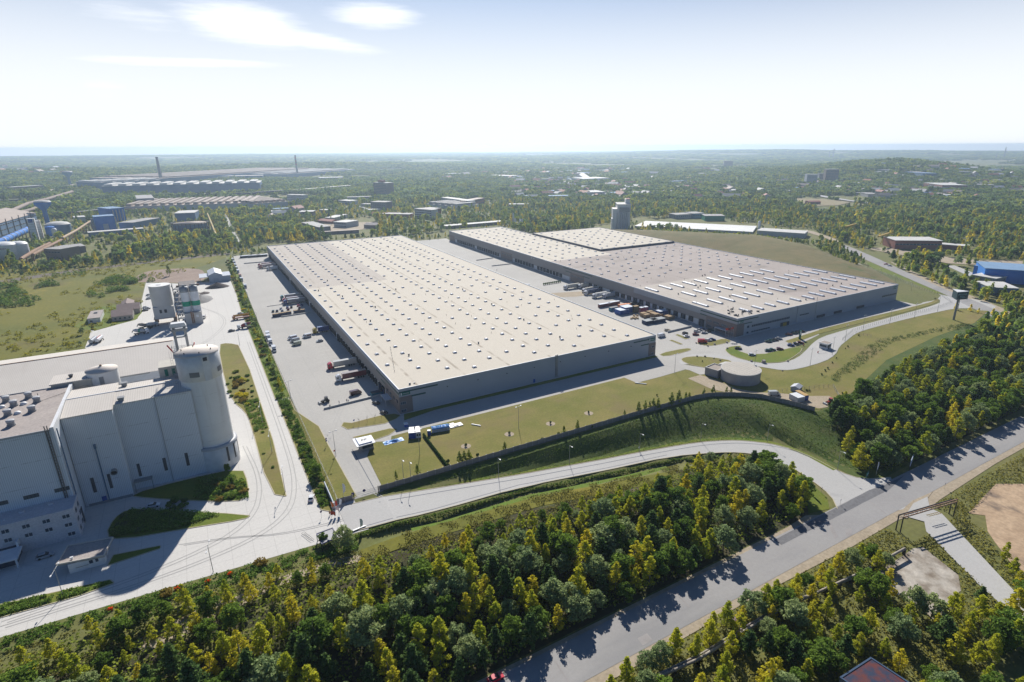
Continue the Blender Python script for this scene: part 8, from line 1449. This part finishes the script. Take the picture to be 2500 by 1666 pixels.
B_ = [
 ('production_hall', 'tall bright blue works hall with a white door panel', 'works hall', 1, (885, 692), (1068, 678), 24, 21, w_blue, t_blue, 0, 0, 0),
 ('production_hall', 'blue works hall with vertical pipes behind the tall blue one', 'works hall', 1, (1020, 605), (1155, 592), 40, 21, w_blue, t_blue, 0, 0, 0),
 ('production_hall', 'long blue-grey hall with a flat grey roof right of the bright blue one', 'works hall', 1, (1092, 668), (1226, 668), 62, 9, w_steel, t_grey, 0, 0, 0),
 ('storage_shed', 'long low white-roofed shed in front of the blue works halls', 'storage shed', 1, (815, 745), (1315, 705), 14, 6, w_steel, t_white, 0, 0, 0),
 ('production_hall', 'blue building with a white roof behind the gasholder', 'works hall', 1, (1605, 608), (1788, 600), 46, 14, w_steel, t_white, 0, 0, 0),
 ('production_hall', 'huge glass-walled steelworks hall at the left edge of the photo', 'works hall', 1, (-260, 850), (355, 640), 70, 20, w_steel, t_brown, 1, 3, 0),
 ('rolling_mill', 'very long steel-blue mill hall with a row of white roof monitors', 'mill', 1, (945, 372), (2380, 330), 110, 22, w_steel, t_white, 0, 0, 12),
 ('rolling_mill', 'steel-blue mill hall with white blocks on its roof behind the long one, its left part', 'mill', 1, (870, 335), (1480, 300), 110, 22, w_steel, t_white, 0, 0, 6),
 ('rolling_mill', 'vast dark mill with grey-violet ridged roofs left of the first chimney', 'mill', 1, (830, 268), (1480, 275), 900, 18, w_steel, t_brown, 0, 0, 5),
 ('rolling_mill', 'far pale-roofed mill right of the first chimney', 'mill', 1, (1500, 245), (2400, 225), 45, 13, w_steel, t_white, 0, 0, 0),
 ('rolling_mill', 'low grey mill roof beyond the pale-roofed one', 'mill', 1, (2080, 210), (2620, 215), 500, 13, w_steel, t_grey, 0, 0, 4),
 ('workshop', 'long brown-roofed workshop with ribbed rooflights', 'workshop', 1, (1140, 520), (2330, 480), 150, 10, w_pale, t_brown, 0, 0, 16),
 ('workshop', 'grey gabled roof block breaking the row of brown workshops', 'workshop', 1, (1265, 478), (1420, 470), 110, 17, w_grey, t_grey, 0, 0, 0),
 ('workshop', 'pale-walled end of the long workshop with rooflight rows', 'workshop', 2, (-20, 565), (300, 540), 130, 10, w_pale, t_brown, 0, 0, 6),
 ('office_block', 'white and brown four-storey block beside the yellow trees', 'office building', 2, (290, 508), (440, 512), 14, 17, w_pale, t_white, 0, 4, 0),
 ('office_tower', 'tall grey-brown office tower standing among trees', 'office tower', 2, (1080, 452), (1195, 462), 22, 34, w_brown, t_grey, 0, 9, 0),
 ('office_block', 'low pale wing at the foot of the office tower', 'office building', 2, (835, 492), (1060, 485), 16, 8, w_pale, t_grey, 0, 2, 0),
 ('office_block', 'small white flat-roofed house left of the office tower wing', 'house', 2, (755, 520), (855, 528), 22, 8, w_pale, t_white, 0, 2, 0),
 ('office_block', 'small pale pavilion in front of the office tower', 'house', 2, (958, 540), (1040, 545), 14, 5, w_pale, t_grey, 0, 1, 0),
 ('frame_building', 'unfinished dark frame building in front of the office tower', 'frame building', 2, (1050, 570), (1185, 575), 24, 15, t_dark, t_grey, 0, 4, 0),
 ('office_block', 'long white block with a red-brown end wall, nearer one', 'office building', 2, (1450, 640), (1605, 655), 15, 15, w_pale, t_grey, 0, 4, 0),
 ('office_block', 'red-brown wing closing the nearer white block', 'office building', 2, (1605, 640), (1690, 630), 30, 14, w_brick, t_grey, 0, 2, 0),
 ('office_block', 'long white block with ribbon windows, farther one', 'office building', 2, (1690, 510), (1930, 545), 18, 12, w_pale, t_white, 0, 3, 0),
 ('office_block', 'grey wing with a red end on the farther white block', 'office building', 2, (1930, 545), (2085, 515), 18, 12, w_brick, t_brown, 0, 2, 0),
 ('workshop', 'ribbed pale roof between the two white blocks', 'workshop', 2, (1560, 545), (1830, 570), 60, 6, w_pale, t_grey, 0, 0, 5),
 ('warehouse_shed', 'dark-walled shed with a long grey-brown roof north of the warehouse', 'shed', 2, (575, 775), (683, 765), 75, 7, t_dark, t_grey, 0, 0, 0),
 ('house', 'white flat-roofed two-storey house in the open yard north of the warehouse', 'house', 2, (712, 728), (825, 735), 28, 8, w_pale, t_white, 0, 2, 0),
 ('house', 'square brown-grey house with a white roof edge beside the trees', 'house', 2, (398, 638), (525, 635), 22, 9, w_brown, t_white, 0, 2, 0),
 ('house', 'small brown cube house with a pale roof', 'house', 2, (580, 612), (648, 615), 14, 8, w_brown, t_white, 0, 1, 0),
 ('shed', 'low brick shed with a reddish roof behind the open yard', 'shed', 2, (565, 690), (690, 700), 16, 4, w_brick, t_red, 1, 0, 0),
 ('shed', 'dark gabled shed at the right of the open yard', 'shed', 2, (985, 738), (1098, 742), 18, 5, w_brown, t_dark, 1, 0, 0),
 ('shed', 'long low red-brown shed in the trees', 'shed', 2, (1140, 640), (1400, 645), 20, 6, w_brick, t_grey, 0, 0, 0),
 ('shed', 'long blackish wall-like shed along the tracks', 'shed', 2, (600, 800), (940, 780), 6, 4, t_dark, t_brown, 0, 0, 0),
 ('shed', 'long pale concrete platform roof behind the far end of the second warehouse', 'shed', 2, (1738, 745), (2260, 700), 14, 4, w_brown, t_white, 0, 0, 0),
 ('office_block', 'flat-roofed pale school-like block at the rim of the wood', 'office building', 3, (-30, 548), (145, 548), 14, 6, w_pale, t_white, 0, 1, 0),
 ('warehouse_hall', 'very long blinding white roof beyond the grass mound', 'hall', 3, (1118, 735), (2190, 790), 66, 2.6, w_pale, FM('dazzling_roof', (.78, .78, .76)), 0, 0, 0),
 ('warehouse_hall', 'pale roofed end building right of the very long white one', 'hall', 3, (2230, 800), (2660, 830), 30, 6, w_pale, t_white, 0, 0, 0),
 ('shed', 'bright green shed among dark trees', 'shed', 3, (1757, 672), (1937, 672), 26, 8, w_green, t_grey, 0, 0, 0),
 ('shed', 'grey flat shed left of the bright green one', 'shed', 3, (1492, 655), (1650, 648), 24, 7, w_grey, t_grey, 0, 1, 0),
 ('shed', 'steel blue-grey shed between the grey and the green ones', 'shed', 3, (1645, 650), (1750, 645), 26, 8, w_steel, t_grey, 0, 1, 0),
 ('warehouse_hall', 'white hall with a bright roof in the middle of the plain', 'hall', 3, (680, 445), (850, 440), 60, 9, w_pale, t_white, 0, 1, 0),
 ('warehouse_hall', 'long low sunlit hall in the middle of the plain', 'hall', 3, (650, 318), (890, 310), 90, 10, w_pale, FM('dazzling_roof', (.7, .7, .7)), 0, 0, 0),
 ('warehouse_hall', 'narrow bright slanting roof meeting the long sunlit hall', 'hall', 3, (590, 248), (655, 305), 26, 8, w_pale, t_white, 0, 0, 0),
 ('warehouse_hall', 'distant pale hall at the edge of the forest', 'hall', 2, (2080, 280), (2333, 285), 60, 9, w_pale, t_white, 0, 0, 0),
 ('warehouse_hall', 'far tan-roofed hall beyond the second chimney', 'hall', 2, (575, 305), (795, 300), 50, 9, w_brown, t_white, 0, 0, 0),
 ('warehouse_hall', 'brick-red hall with a cream roof beside the yellow gantry cranes', 'hall', 4, (1150, 928), (1575, 932), 30, 10, w_brick, t_white, 0, 1, 0),
 ('covered_ramp', 'long narrow cream ramp roof running down from the brick-red hall', 'ramp', 4, (1575, 925), (1820, 945), 14, 5, w_brick, t_white, 0, 0, 0),
 ('warehouse_hall', 'big dark blue hall with a sky-blue roof at the right edge', 'hall', 4, (1955, 1225), (2500, 1265), 36, 12, w_blue, t_blue, 0, 0, 0),
 ('warehouse_hall', 'lower bright blue annex at the left of the big blue hall', 'hall', 4, (1860, 1165), (1950, 1180), 26, 9, w_blue, t_blue, 0, 0, 0),
 ('shed', 'flat white-roofed building between the road trees and the blue hall', 'shed', 4, (1850, 1225), (2062, 1262), 26, 6, w_grey, t_white, 0, 0, 0),
 ('shed', 'long cream-roofed shed in the roadside trees at the right', 'shed', 4, (2010, 1345), (2270, 1355), 24, 6, w_steel, t_white, 0, 0, 0),
 ('apartment_block', 'pale apartment block on the hillside, left one', 'apartment block', 4, (345, 350), (440, 350), 20, 30, w_pale, t_white, 0, 8, 0),
 ('apartment_block', 'brown and white apartment tower on the hillside', 'apartment block', 4, (515, 345), (630, 345), 20, 42, w_brown, t_white, 0, 9, 0),
 ('apartment_block', 'middle grey apartment block between the pale and the brown ones', 'apartment block', 4, (455, 335), (510, 335), 18, 26, w_grey, t_grey, 0, 6, 0),
 ('apartment_block', 'twin apartment slabs on the far plain', 'apartment block', 3, (1930, 175), (2010, 175), 25, 34, w_brown, t_white, 0, 5, 0),
 ('warehouse_hall', 'red-brown and white works on the hillside at the right', 'hall', 4, (1410, 375), (1580, 400), 60, 12, w_brick, t_white, 0, 1, 0),
 ('warehouse_hall', 'long pale roof on the hillside below the hilltop wood', 'hall', 4, (1230, 315), (1400, 335), 40, 10, w_steel, t_blue, 0, 0, 0),
 ('farmhouse', 'dark red farm building in the straw-coloured field', 'farmhouse', 4, (368, 522), (478, 520), 14, 6, w_brick, t_red, 1, 0, 0),
 ('workshop', 'brown concrete office with an open flat roof beside the white gas tanks', 'office building', 1, (430, 960), (575, 965), 22, 13, w_brown, t_grey, 0, 2, 0),
 ('open_shed', 'wide grey canopy roof attached to the brown concrete office', 'shed', 1, (600, 900), (790, 880), 26, 7, t_dark, t_grey, 0, 0, 0),
 ('workshop', 'small white-roofed works shed behind the round grey tank', 'workshop', 1, (690, 612), (790, 605), 24, 8, w_pale, t_white, 0, 0, 0),
 ('workshop', 'long tan-walled building far behind the steelworks', 'workshop', 1, (130, 345), (405, 325), 20, 12, w_brown, t_white, 0, 0, 0)]
BB = []
for q in B_: BB.append(bld(q[0], q[1], q[2], q[3], q[4], q[5], q[6], q[7], q[8], q[9], bool(q[10]), q[11], None, q[12]))
r = BB[0]; MB().box(9, 15.5, -.3, 0, 0, 10).build('door_panel', w_pale, r); MB().cyl(-3, 2, 0, 19, 1.6, 1.6, 12).build('flue', m_grey, r); MB().cyl(r['_len']+1, -1, 0, 19, .6, .6, 8).build('flue', w_pale, r)
for i in range(4): MB().cyl(4+i*r['_len']/5+20*(i > 9), -2, 0, 19, .8, .8, 8).build('flue', w_pale, BB[1])
for i in range(9): MB().box(BB[5]['_len']*(.1+.1*i), BB[5]['_len']*(.1+.1*i)+.7, -.8, 0, 0, 24).build('buttress', m_dark, BB[5])
r = BB[15]; L_ = r['_len']; MB().box(-6, 0, 4, 20, -2, 30).build('stair_wing', w_grey, r); MB().box(L_*.25, L_*.6, 5, 14, 34, 40).build('lift_house', w_brick, r); MB().tube((L_*.4, 9, 40), (L_*.4, 9, 52), .3, n=5).build('antenna', m_steel, r)
for r in BB:
    if '_len' in r: del r['_len']
def chimney(k, top, base, r0, r1, label, bands=True):
    x, y = g(k, *base); z = float(hz(x, y)); h = hv(k, top, base, 0); r = thing('chimney', label, 'chimney', (x, y, z), 0, None); n = 10; h1 = h-z
    MB().cyl(0, 0, -3, h1, r0, r1, 20).build('stack', FM('chimney_concrete', (.2, .19, .2)), r)
    if bands:
        for i in range(3): f = .55+.15*i; MB().cyl(0, 0, h1*f, h1*(f+.07), r0+(r1-r0)*f+.12, r0+(r1-r0)*(f+.07)+.12, 20, cap=False).build('red_band', FM('band_red', (.35, .12, .1)), r)
    MB().cyl(0, 0, h1-2, h1+.4, r1+.5, r1+.5, 20).build('crown', m_dark, r)
chimney(1, (1436, 15), (1478, 268), 5.8, 3.6, 'tall slightly tapering grey chimney above the steelworks', False); chimney(2, (361, 74), (382, 278), 4.4, 3., 'tall banded chimney standing in the yellow-green wood')
for k, t, b, lb in ((3, (113, 50), (115, 75), 'hair-thin mast on the hazy horizon, left of centre'), (4, (605, 12), (600, 50), 'hair-thin mast on the hazy horizon at the right'), (4, (2168, 0), (2158, 60), 'tall thin chimney on the horizon at the far right'), (4, (2075, 58), (2070, 130), 'lattice mast at the far right'), (4, (567, 35), (562, 55), 'short mast on the horizon at the right')):
    o = FR[k]; d = ray(o[0]+b[0]/o[2], o[1]+b[1]/o[2]); L_ = 6500/math.hypot(d[0], d[1]); x, y = d[0]*L_, d[1]*L_; z = float(hz(x, y)); zt = CAMH+6500/math.hypot(*ray(o[0]+t[0]/o[2], o[1]+t[1]/o[2])[:2])*ray(o[0]+t[0]/o[2], o[1]+t[1]/o[2])[2]; m_ = MB().tube((0, 0, -5), (0, 0, max(40, zt-z)), 6, 3.5, 6).build('mast', m_grey, None, (x, y, z)); tag(m_, lb, 'mast')
x, y = g(1, 1745, 700); r = thing('gasholder', 'round blue-grey gasholder in a steel cage with a pink-grey lid', 'gasholder', (x, y+18, 0)); MB().cyl(0, 0, 0, 11, 22.5, 22.5, 40).build('tank', w_steel, r); MB().lathe(0, 0, [(22.8, 11), (22.8, 11.6), (0, 14)], 40).build('lid', t_brown, r)
k = MB()
for i in range(28): a = i*6.2832/28; k.box(24*math.cos(a)-.3, 24*math.cos(a)+.3, 24*math.sin(a)-.3, 24*math.sin(a)+.3, 0, 13)
k.build('cage_post', m_dark, r); MB().lathe(0, 0, [(23.7, 12.4), (24.4, 12.4), (24.4, 13), (23.7, 13), (23.7, 12.4)], 40).lathe(0, 0, [(23.7, 5.4), (24.4, 5.4), (24.4, 6), (23.7, 6), (23.7, 5.4)], 40).build('cage_ring', m_dark, r); KEEP.append([(x-28, y-14), (x+28, y-14), (x+28, y+46), (x-28, y+46)])
def tank(k, b, rad, h, label, m, lid=None, cone=2., letters=None):
    x, y = g(k, *b); r = thing('storage_tank', label, 'tank', (x, y+rad, 0)); MB().cyl(0, 0, 0, h, rad, rad, 36, cap=False).build('shell', m, r); MB().lathe(0, 0, [(rad, h), (rad*.8, h+cone*.6), (rad*.4, h+cone*.92), (0, h+cone)], 36).build('dome', lid or m, r); KEEP.append([(x-rad-6, y-6), (x+rad+6, y-6), (x+rad+6, y+2*rad+6), (x-rad-6, y+2*rad+6)]); return r
r = tank(1, (45, 965), 11.5, 17, 'large white domed gas tank with a blue emblem and lettering at the left edge', m_white, cone=3.)
a = RAD(-118); text(r, 'AIR LIQUIDE', (11.8*math.cos(RAD(-96)), 11.8*math.sin(RAD(-96)), 13.6), (RAD(90), 0, RAD(-6)), 2.1, P('letter_red', (.3, .02, .1))); MB().box(-1.3, 1.3, -.1, .1, -1.6, 1.6).build('emblem', m_blue, r, (11.75*math.cos(a), 11.75*math.sin(a), 11.5)).rotation_euler.z = a+math.pi/2
tank(1, (180, 945), 9, 16, 'second white domed gas tank right behind the lettered one', m_white, cone=3.); tank(1, (530, 720), 15, 13, 'wide steel-blue tank with a white cone roof between the pipes', w_steel, t_white, 4.); tank(1, (465, 735), 5.5, 12, 'blue round tank in front of the wide cone-roofed one', w_blue, None, 1.5); tank(1, (505, 745), 3.2, 10, 'small cream tank with a round top beside the blue one', m_white, None, 2.)
for q, lb, w, h in (((335, 790), 'tall white air-separation tower with a blue emblem', 7.5, 31), ((385, 775), 'second white air-separation tower, slightly lower', 5.5, 27)):
    x, y = g(1, *q); r = thing('separation_tower', lb, 'tower', (x, y, 0)); MB().box(-w/2, w/2, -w/2, w/2, 3, h).build('body', m_white, r); MB().box(-w/2, w/2, -w/2-.05, w/2, 0, .1).build('foot', m_dark, r)
    for s in (-1, 1): MB().box(s*w/2-.3, s*w/2+.3, -w/2-.3, -w/2+.3, 0, h).build('corner_post', m_rust, r)
    k = MB()
    for i in range(8): k.box(-w/2-.4, w/2+.4, -w/2-.5, -w/2, 3+i*h/9, 3.3+i*h/9)
    k.build('landing', m_steel, r)
    if w > 6: MB().box(-2.2, 2.2, -w/2-.2, -w/2, h-5, h-.6).build('emblem', m_blue, r)
def inv_cone(k, b, h, rad, label, m):
    x, y = g(k, *b); z = float(hz(x, y)); r = thing('water_tower', label, 'water tower', (x, y, z)); MB().lathe(0, 0, [(rad*.28, 0), (rad*.28, h*.62), (rad, h*.86), (rad, h*.95)], 24).build('stem', m, r); MB().lathe(0, 0, [(rad*1.04, h*.95), (rad*.9, h), (0, h*1.03)], 24).build('cap', t_white, r)
inv_cone(1, (440, 635), 38, 11, 'blue and white funnel-shaped cooling tower beside the steelworks hall', w_blue); inv_cone(1, (648, 300), 46, 13, 'pale mushroom-shaped water tower in the distance', t_blue)
def duct(label, pts, rad, m, k=1, n=14, legs=16):
    P3 = [(*g(k, px, py, z), z) for px, py, z in pts]; r = thing('pipeline', label, 'pipeline'); q = MB()
    for a, b in zip(P3[:-1], P3[1:]): q.tube(a, b, rad, n=n)
    q.build('pipe', m, r); q = MB(); w = MB()
    for a, b in zip(P3[:-1], P3[1:]):
        a, b = Vector(a), Vector(b); c = max(1, int((b-a).length/legs))
        for i in range(c+1): p = a.lerp(b, i/c); q.box(p.x-.6, p.x+.6, p.y-.6, p.y+.6, -2, p.z); m is w_blue and w.tube(p-(b-a).normalized()*.5, p+(b-a).normalized()*.5, rad*1.12, n=n)
    q.build('support', m_rust, r); m is w_blue and w.build('ring', t_white, r)
duct('huge blue gas main on trestles in front of the steelworks hall', [(-60, 800, 12), (20, 778, 12), (285, 660, 12)], 3.8, w_blue)
duct('orange-yellow pipe rack climbing to the blue works halls', [(570, 752, 9), (700, 680, 9), (822, 600, 12)], 1.5, mat('pipe_orange', (.46, .34, .22), .8)); duct('rust-red pipe rack between the gas tanks and the orange one', [(190, 945, 8), (320, 865, 8), (455, 800, 9)], 1.8, m_rust); duct('second rust-red pipe rack with white tops before the brown office', [(300, 905, 7), (400, 850, 7), (560, 770, 7)], 1.6, m_rust)
duct('long rusty conveyor gallery rising to the right across the steelworks', [(50, 530, 14), (250, 440, 14), (430, 398, 14), (660, 330, 16)], 3.2, mat('gallery_rust', (.34, .27, .23), .9), legs=30); duct('second long conveyor gallery below the first one', [(90, 545, 10), (300, 490, 10), (430, 415, 10)], 2.8, MATS['gallery_rust'], legs=30); duct('far conveyor gallery running to the mill', [(455, 325, 10), (600, 283, 10), (830, 240, 12)], 2.8, MATS['gallery_rust'], legs=40)
duct('long dark pipe bridge crossing the whole works area', [(-30, 415, 9), (600, 400, 9), (1300, 372, 9), (2333, 345, 9)], 2.2, m_dark, legs=40); duct('long dark pipe bridge behind the workshops, right part', [(-10, 412, 9), (400, 390, 9), (860, 352, 9)], 2.4, m_dark, 2, legs=40); duct('yellow pipe running down beside the gasholder', [(1890, 530, 11), (1970, 725, 8)], 1.1, mat('pipe_yellow', (.5, .38, .15), .8)); duct('yellow pipe behind the gasholder', [(1815, 535, 11), (1895, 532, 11)], 1.1, MATS['pipe_yellow']); duct('dark pipe rack between the blue tower and the works', [(470, 530, 8), (700, 520, 8), (930, 495, 8)], 2, m_dark, legs=30)
duct('pale pipe bridge in front of the brown workshops', [(1140, 490, 7), (1400, 486, 7)], 1.6, m_rust)
# concrete block tower with the painted diamond beyond the second warehouse
def plant_tower():
    x0, y0 = g(3, 905, 752); a = Vector(g(3, 905, 752)); b = Vector(g(3, 1075, 752)); c = Vector(g(3, 1118, 742)); d = b-a; L_ = d.length; r = thing('silo_tower', 'tall pale concrete silo block with a painted red and blue diamond on its side', 'silo tower', (a.x, a.y, 0), math.atan2(d.y, d.x)); mt = FM('silo_concrete', (.78, .76, .72)); h = 36
    MB().box(L_*.3, L_, 2, 34, 0, h).build('wall', mt, r); MB().box(L_*.06, L_*.3, 4, 26, 0, h*.83).build('wall', mt, r); MB().box(0, L_*.12, 2, 14, 0, h*.45).build('wall', mt, r); MB().box(L_*.28, L_+.5, 1.5, 34.5, h, h+.8).build('roof', t_white, r); MB().box(L_*.75, L_*.98, 12, 26, h+.8, h+7).build('head_house', mt, r); MB().box(L_*.8, L_*1.0, 12, 26, h+7, h+7.6).build('head_roof', t_red, r)
    for i in range(5): MB().cyl(L_*.42+i*L_*.11, 1.2, 0, h*.72, L_*.05, L_*.05, 14).build('silo_tube', FM('silo_tube', (.5, .51, .53)), r)
    for i in range(3): MB().cyl(1.5+i*2.4, .8, 0, h*.4+i*5, 1.2, 1.2, 10).build('small_bin', mt, r)
    MB().box(L_*.4, L_*.95, .5, 2, h*.72, h*.9).build('gallery', m_grey, r)
    k = MB(); y_, z_ = 17, h*.68; X = L_+.15
    def dia(s, m, o): q = MB().add([(X+o, y_-s*.7, z_), (X+o, y_, z_+s*1.25), (X+o, y_+s*.7, z_), (X+o, y_, z_-s*1.25)], [(3, 2, 1, 0), (0, 1, 2, 3)]); q.build('painted_diamond', m, r)
    dia(9.5, m_blue, 0); dia(6, t_white, .1); MB().add([(X+.2, y_-6.5, z_+6), (X+.2, y_, z_+13), (X+.2, y_+6.5, z_+6), (X+.2, y_, z_+4)], [(0, 1, 2, 3), (3, 2, 1, 0)]).build('painted_red_tip', m_red, r)
    for zz in (h*.3, h*.18): MB().box(X-.1, X, 10, 13, zz, zz+2.5).box(X-.1, X, 20, 23, zz, zz+2.5).build('window', m_dark, r)
    p = (a.x, a.y); KEEP.append([(p[0]-15, p[1]-25), (p[0]+60, p[1]-25), (p[0]+60, p[1]+55), (p[0]-15, p[1]+55)])
plant_tower()
for i, (px, py) in enumerate(((13, 690), (30, 705), (72, 712), (92, 716))): x, y = g(3, px, py); r = thing('steel_silo', ('tallest thin white silo at the rim of the wood', 'second short white silo at the rim of the wood', 'third white silo at the rim of the wood', 'rightmost white silo at the rim of the wood')[i], 'silo', (x, y, 0), 0, 'thin white silos at the rim of the wood'); MB().cyl(0, 0, 0, 14 if i == 0 else 9, 1.5, 1.5, 12).build('shell', m_white, r); MB().cyl(0, 0, 14 if i == 0 else 9, 16 if i == 0 else 10.5, 1.5, .4, 12).build('cone', m_white, r)
x, y = g(3, 2250, 760); r = thing('steel_silo', 'single white silo beyond the end of the very long white roof', 'silo', (x, y, 0)); MB().cyl(0, 0, 0, 13, 2, 2, 12).build('shell', m_white, r); MB().cyl(0, 0, 13, 14.5, 2, .6, 12).build('cone', m_white, r)
for i, (a, b, ly, lb) in enumerate((((640, 742), (790, 745), 790, 'farther yellow gantry crane behind the grass mound'), ((935, 825), (1085, 830), 885, 'nearer yellow gantry crane beside the brick-red hall'))):
    x, y = g(4, (a[0]+b[0])/2+50, ly); L_ = 30; r = thing('gantry_crane', lb, 'crane', (x, y, 0), .25); yc = P('crane_yellow', (.55, .36, .05)); MB().box(-L_, 12, -1, 1, 12, 13.6).build('girder', yc, r)
    for sx in (-3, 5): MB().tube((sx, -4, 0), (0, -.8, 12.2), .5, n=4).tube((sx, 4, 0), (0, .8, 12.2), .5, n=4).build('leg', yc, r)
# roads and open yards of the middle distance
for nm, k, pts, m, z in (('far_road', 4, [(0, 368), (90, 382), (340, 415), (560, 455), (760, 488), (940, 512), (940, 518), (760, 497), (540, 465), (340, 428), (80, 390), (0, 376)], m_asph, 2.), ('straw_field', 4, [(240, 465), (480, 470), (760, 500), (640, 530), (330, 540), (260, 500)], mat('straw', (.3, .25, .14), .95), 1.), ('works_road', 2, [(855, 520), (900, 515), (1090, 590), (1400, 600), (1400, 612), (1080, 604)], m_asph, .4), ('works_yard', 2, [(620, 700), (720, 690), (1100, 680), (1110, 735), (900, 760), (690, 765)], m_sand, .3), ('works_road', 1, [(2040, 540), (2065, 540), (2140, 700), (2190, 790), (2170, 795), (2100, 700)], m_asph, .3),
    ('sandy_yard', 4, [(860, 920), (1060, 915), (1500, 985), (1900, 1030), (2400, 1040), (2400, 1075), (1850, 1070), (1640, 1060), (1250, 990)], m_sand, .3), ('works_road', 4, [(1620, 1080), (1700, 1080), (1900, 1160), (1960, 1195), (1860, 1190)], m_asph, .4), ('plant_road', 4, [(350, 755), (420, 770), (620, 840), (680, 880), (640, 880), (500, 820), (330, 770)], m_sand, .4)):
    p = gs(k, pts, 0); xs = [q[0] for q in p]; 
    if math.hypot(*p[0]) > 900: drape(nm, p, m, z, 40.)
    else: sheet(nm, p, m, z, .3)
    KEEP.append(p)
sheet('cleared_verge', gs(3, [(1120, 690), (1500, 690), (2240, 740), (2240, 760), (2200, 805), (1500, 760), (1118, 745)]), m_rough, .3)
# houses of the town scattered through the trees
def town():
    rng = np.random.default_rng(8); hw = [FM('house_white', (.55, .54, .5)), FM('house_cream', (.45, .4, .32)), FM('house_grey', (.33, .33, .34))]; hr = [t_red, t_grey, t_white, t_brown, FM('roof_orange', (.42, .18, .1))]; ms = []
    for i in range(6):
        t = thing('house', 'x', 'house'); a, b = gable(t, -7, 7, -5, 5, 5.5, 9., hw[i % 3], hr[i % 5], over=.6); ms.append((a.data, b.data)); [bpy.data.objects.remove(o) for o in (a, b, t)]
    fb = []
    for i in range(3): a = MB().box(-14, 14, -7, 7, -2, 5).build('wall', hw[i]); b = MB().box(-14.3, 14.3, -7.3, 7.3, 5, 5.6).build('roof', (t_white, t_blue, t_grey)[i]); fb.append((a.data, b.data)); bpy.data.objects.remove(a); bpy.data.objects.remove(b)
    zones = [(3, 0, 1300, 200, 470, 205, 'in the mid-plain town'), (3, 1300, 2333, 200, 480, 70, 'in the trees of the right plain'), (4, 650, 1900, 190, 470, 120, 'in the hillside village'), (4, 0, 700, 300, 400, 16, 'near the apartment blocks'), (2, 1700, 2333, 240, 300, 34, 'at the rim of the far forest'), (1, 0, 700, 100, 220, 48, 'in the far left plain'), (4, 1900, 2333, 200, 420, 30, 'in the woods at the far right'), (2, 100, 1300, 560, 660, 10, 'near the northern works')]
    cn = ('white', 'cream', 'grey'); rn = ('dark red', 'grey', 'pale', 'brown', 'orange')
    for k, x0, x1, y0, y1, n, wh in zones:
        for i in range(n):
            px, py = rng.uniform(x0, x1), rng.uniform(y0, y1); x, y = g(k, px, py); d = math.hypot(x, y)
            if d > 6500 or d < 500: continue
            q = int(rng.integers(6)); s = rng.uniform(.8, 1.7)*(1.25 if d > 2500 else 1); z = float(hz(x, y))-.3; flat = i % 5 < 2; t = thing('depot' if flat else 'house', ('long flat-roofed '+cn[q % 3]+' depot with a '+('white', 'pale blue', 'grey')[q % 3]+' roof '+wh) if flat else cn[q % 3]+' house with a '+rn[q % 5]+' roof '+wh, 'depot' if flat else 'house', (x, y, z), rng.random()*3.14, ('depots ' if flat else 'houses ')+wh)
            t.scale = (s*rng.uniform(.8, 1.6), s, s*.9)
            for nm, me in (('wall', (fb[q % 3] if flat else ms[q])[0]), ('roof', (fb[q % 3] if flat else ms[q])[1])): o = bpy.data.objects.new(nm, me); COL.objects.link(o); o.parent = t
            KEEP.append([(x-11*s, y-13*s), (x+11*s, y-13*s), (x+11*s, y+9*s), (x-11*s, y+9*s)])
town()
# smoke plume over the far plain
woods()
for o in [o for o in SC.objects if o.type == 'FONT']:
    me = bpy.data.meshes.new_from_object(o.evaluated_get(bpy.context.evaluated_depsgraph_get())); n = bpy.data.objects.new('lettering', me); COL.objects.link(n); n.parent = o.parent; n.matrix_basis = o.matrix_basis.copy(); nm = o.name; bpy.data.objects.remove(o); n.name = 'lettering'
# ------------------------------------------------------------------ air
def haze():
    me = bpy.data.meshes.new('haze'); k = MB().box(-5600, 13600, -800, 13100, -45, 125); me.from_pydata(k.v, [], k.f); o = bpy.data.objects.new('haze', me); COL.objects.link(o)
    m = bpy.data.materials.new('haze'); m.use_nodes = True; nt = m.node_tree; nt.nodes.clear(); v = nd(nt, 'ShaderNodeVolumePrincipled'); out = nd(nt, 'ShaderNodeOutputMaterial'); nt.links.new(v.outputs[0], out.inputs['Volume'])
    v.inputs['Color'].default_value = (.64, .81, 1, 1); v.inputs['Density'].default_value = HAZE; v.inputs['Anisotropy'].default_value = .55
    me.materials.append(m); tag(o, kind='stuff')
HAZE = 1.2e-4
haze()
SC.cycles.volume_step_rate = 4
SC.cycles.max_bounces = 5; SC.cycles.diffuse_bounces = 2; SC.cycles.glossy_bounces = 2; SC.cycles.transmission_bounces = 3
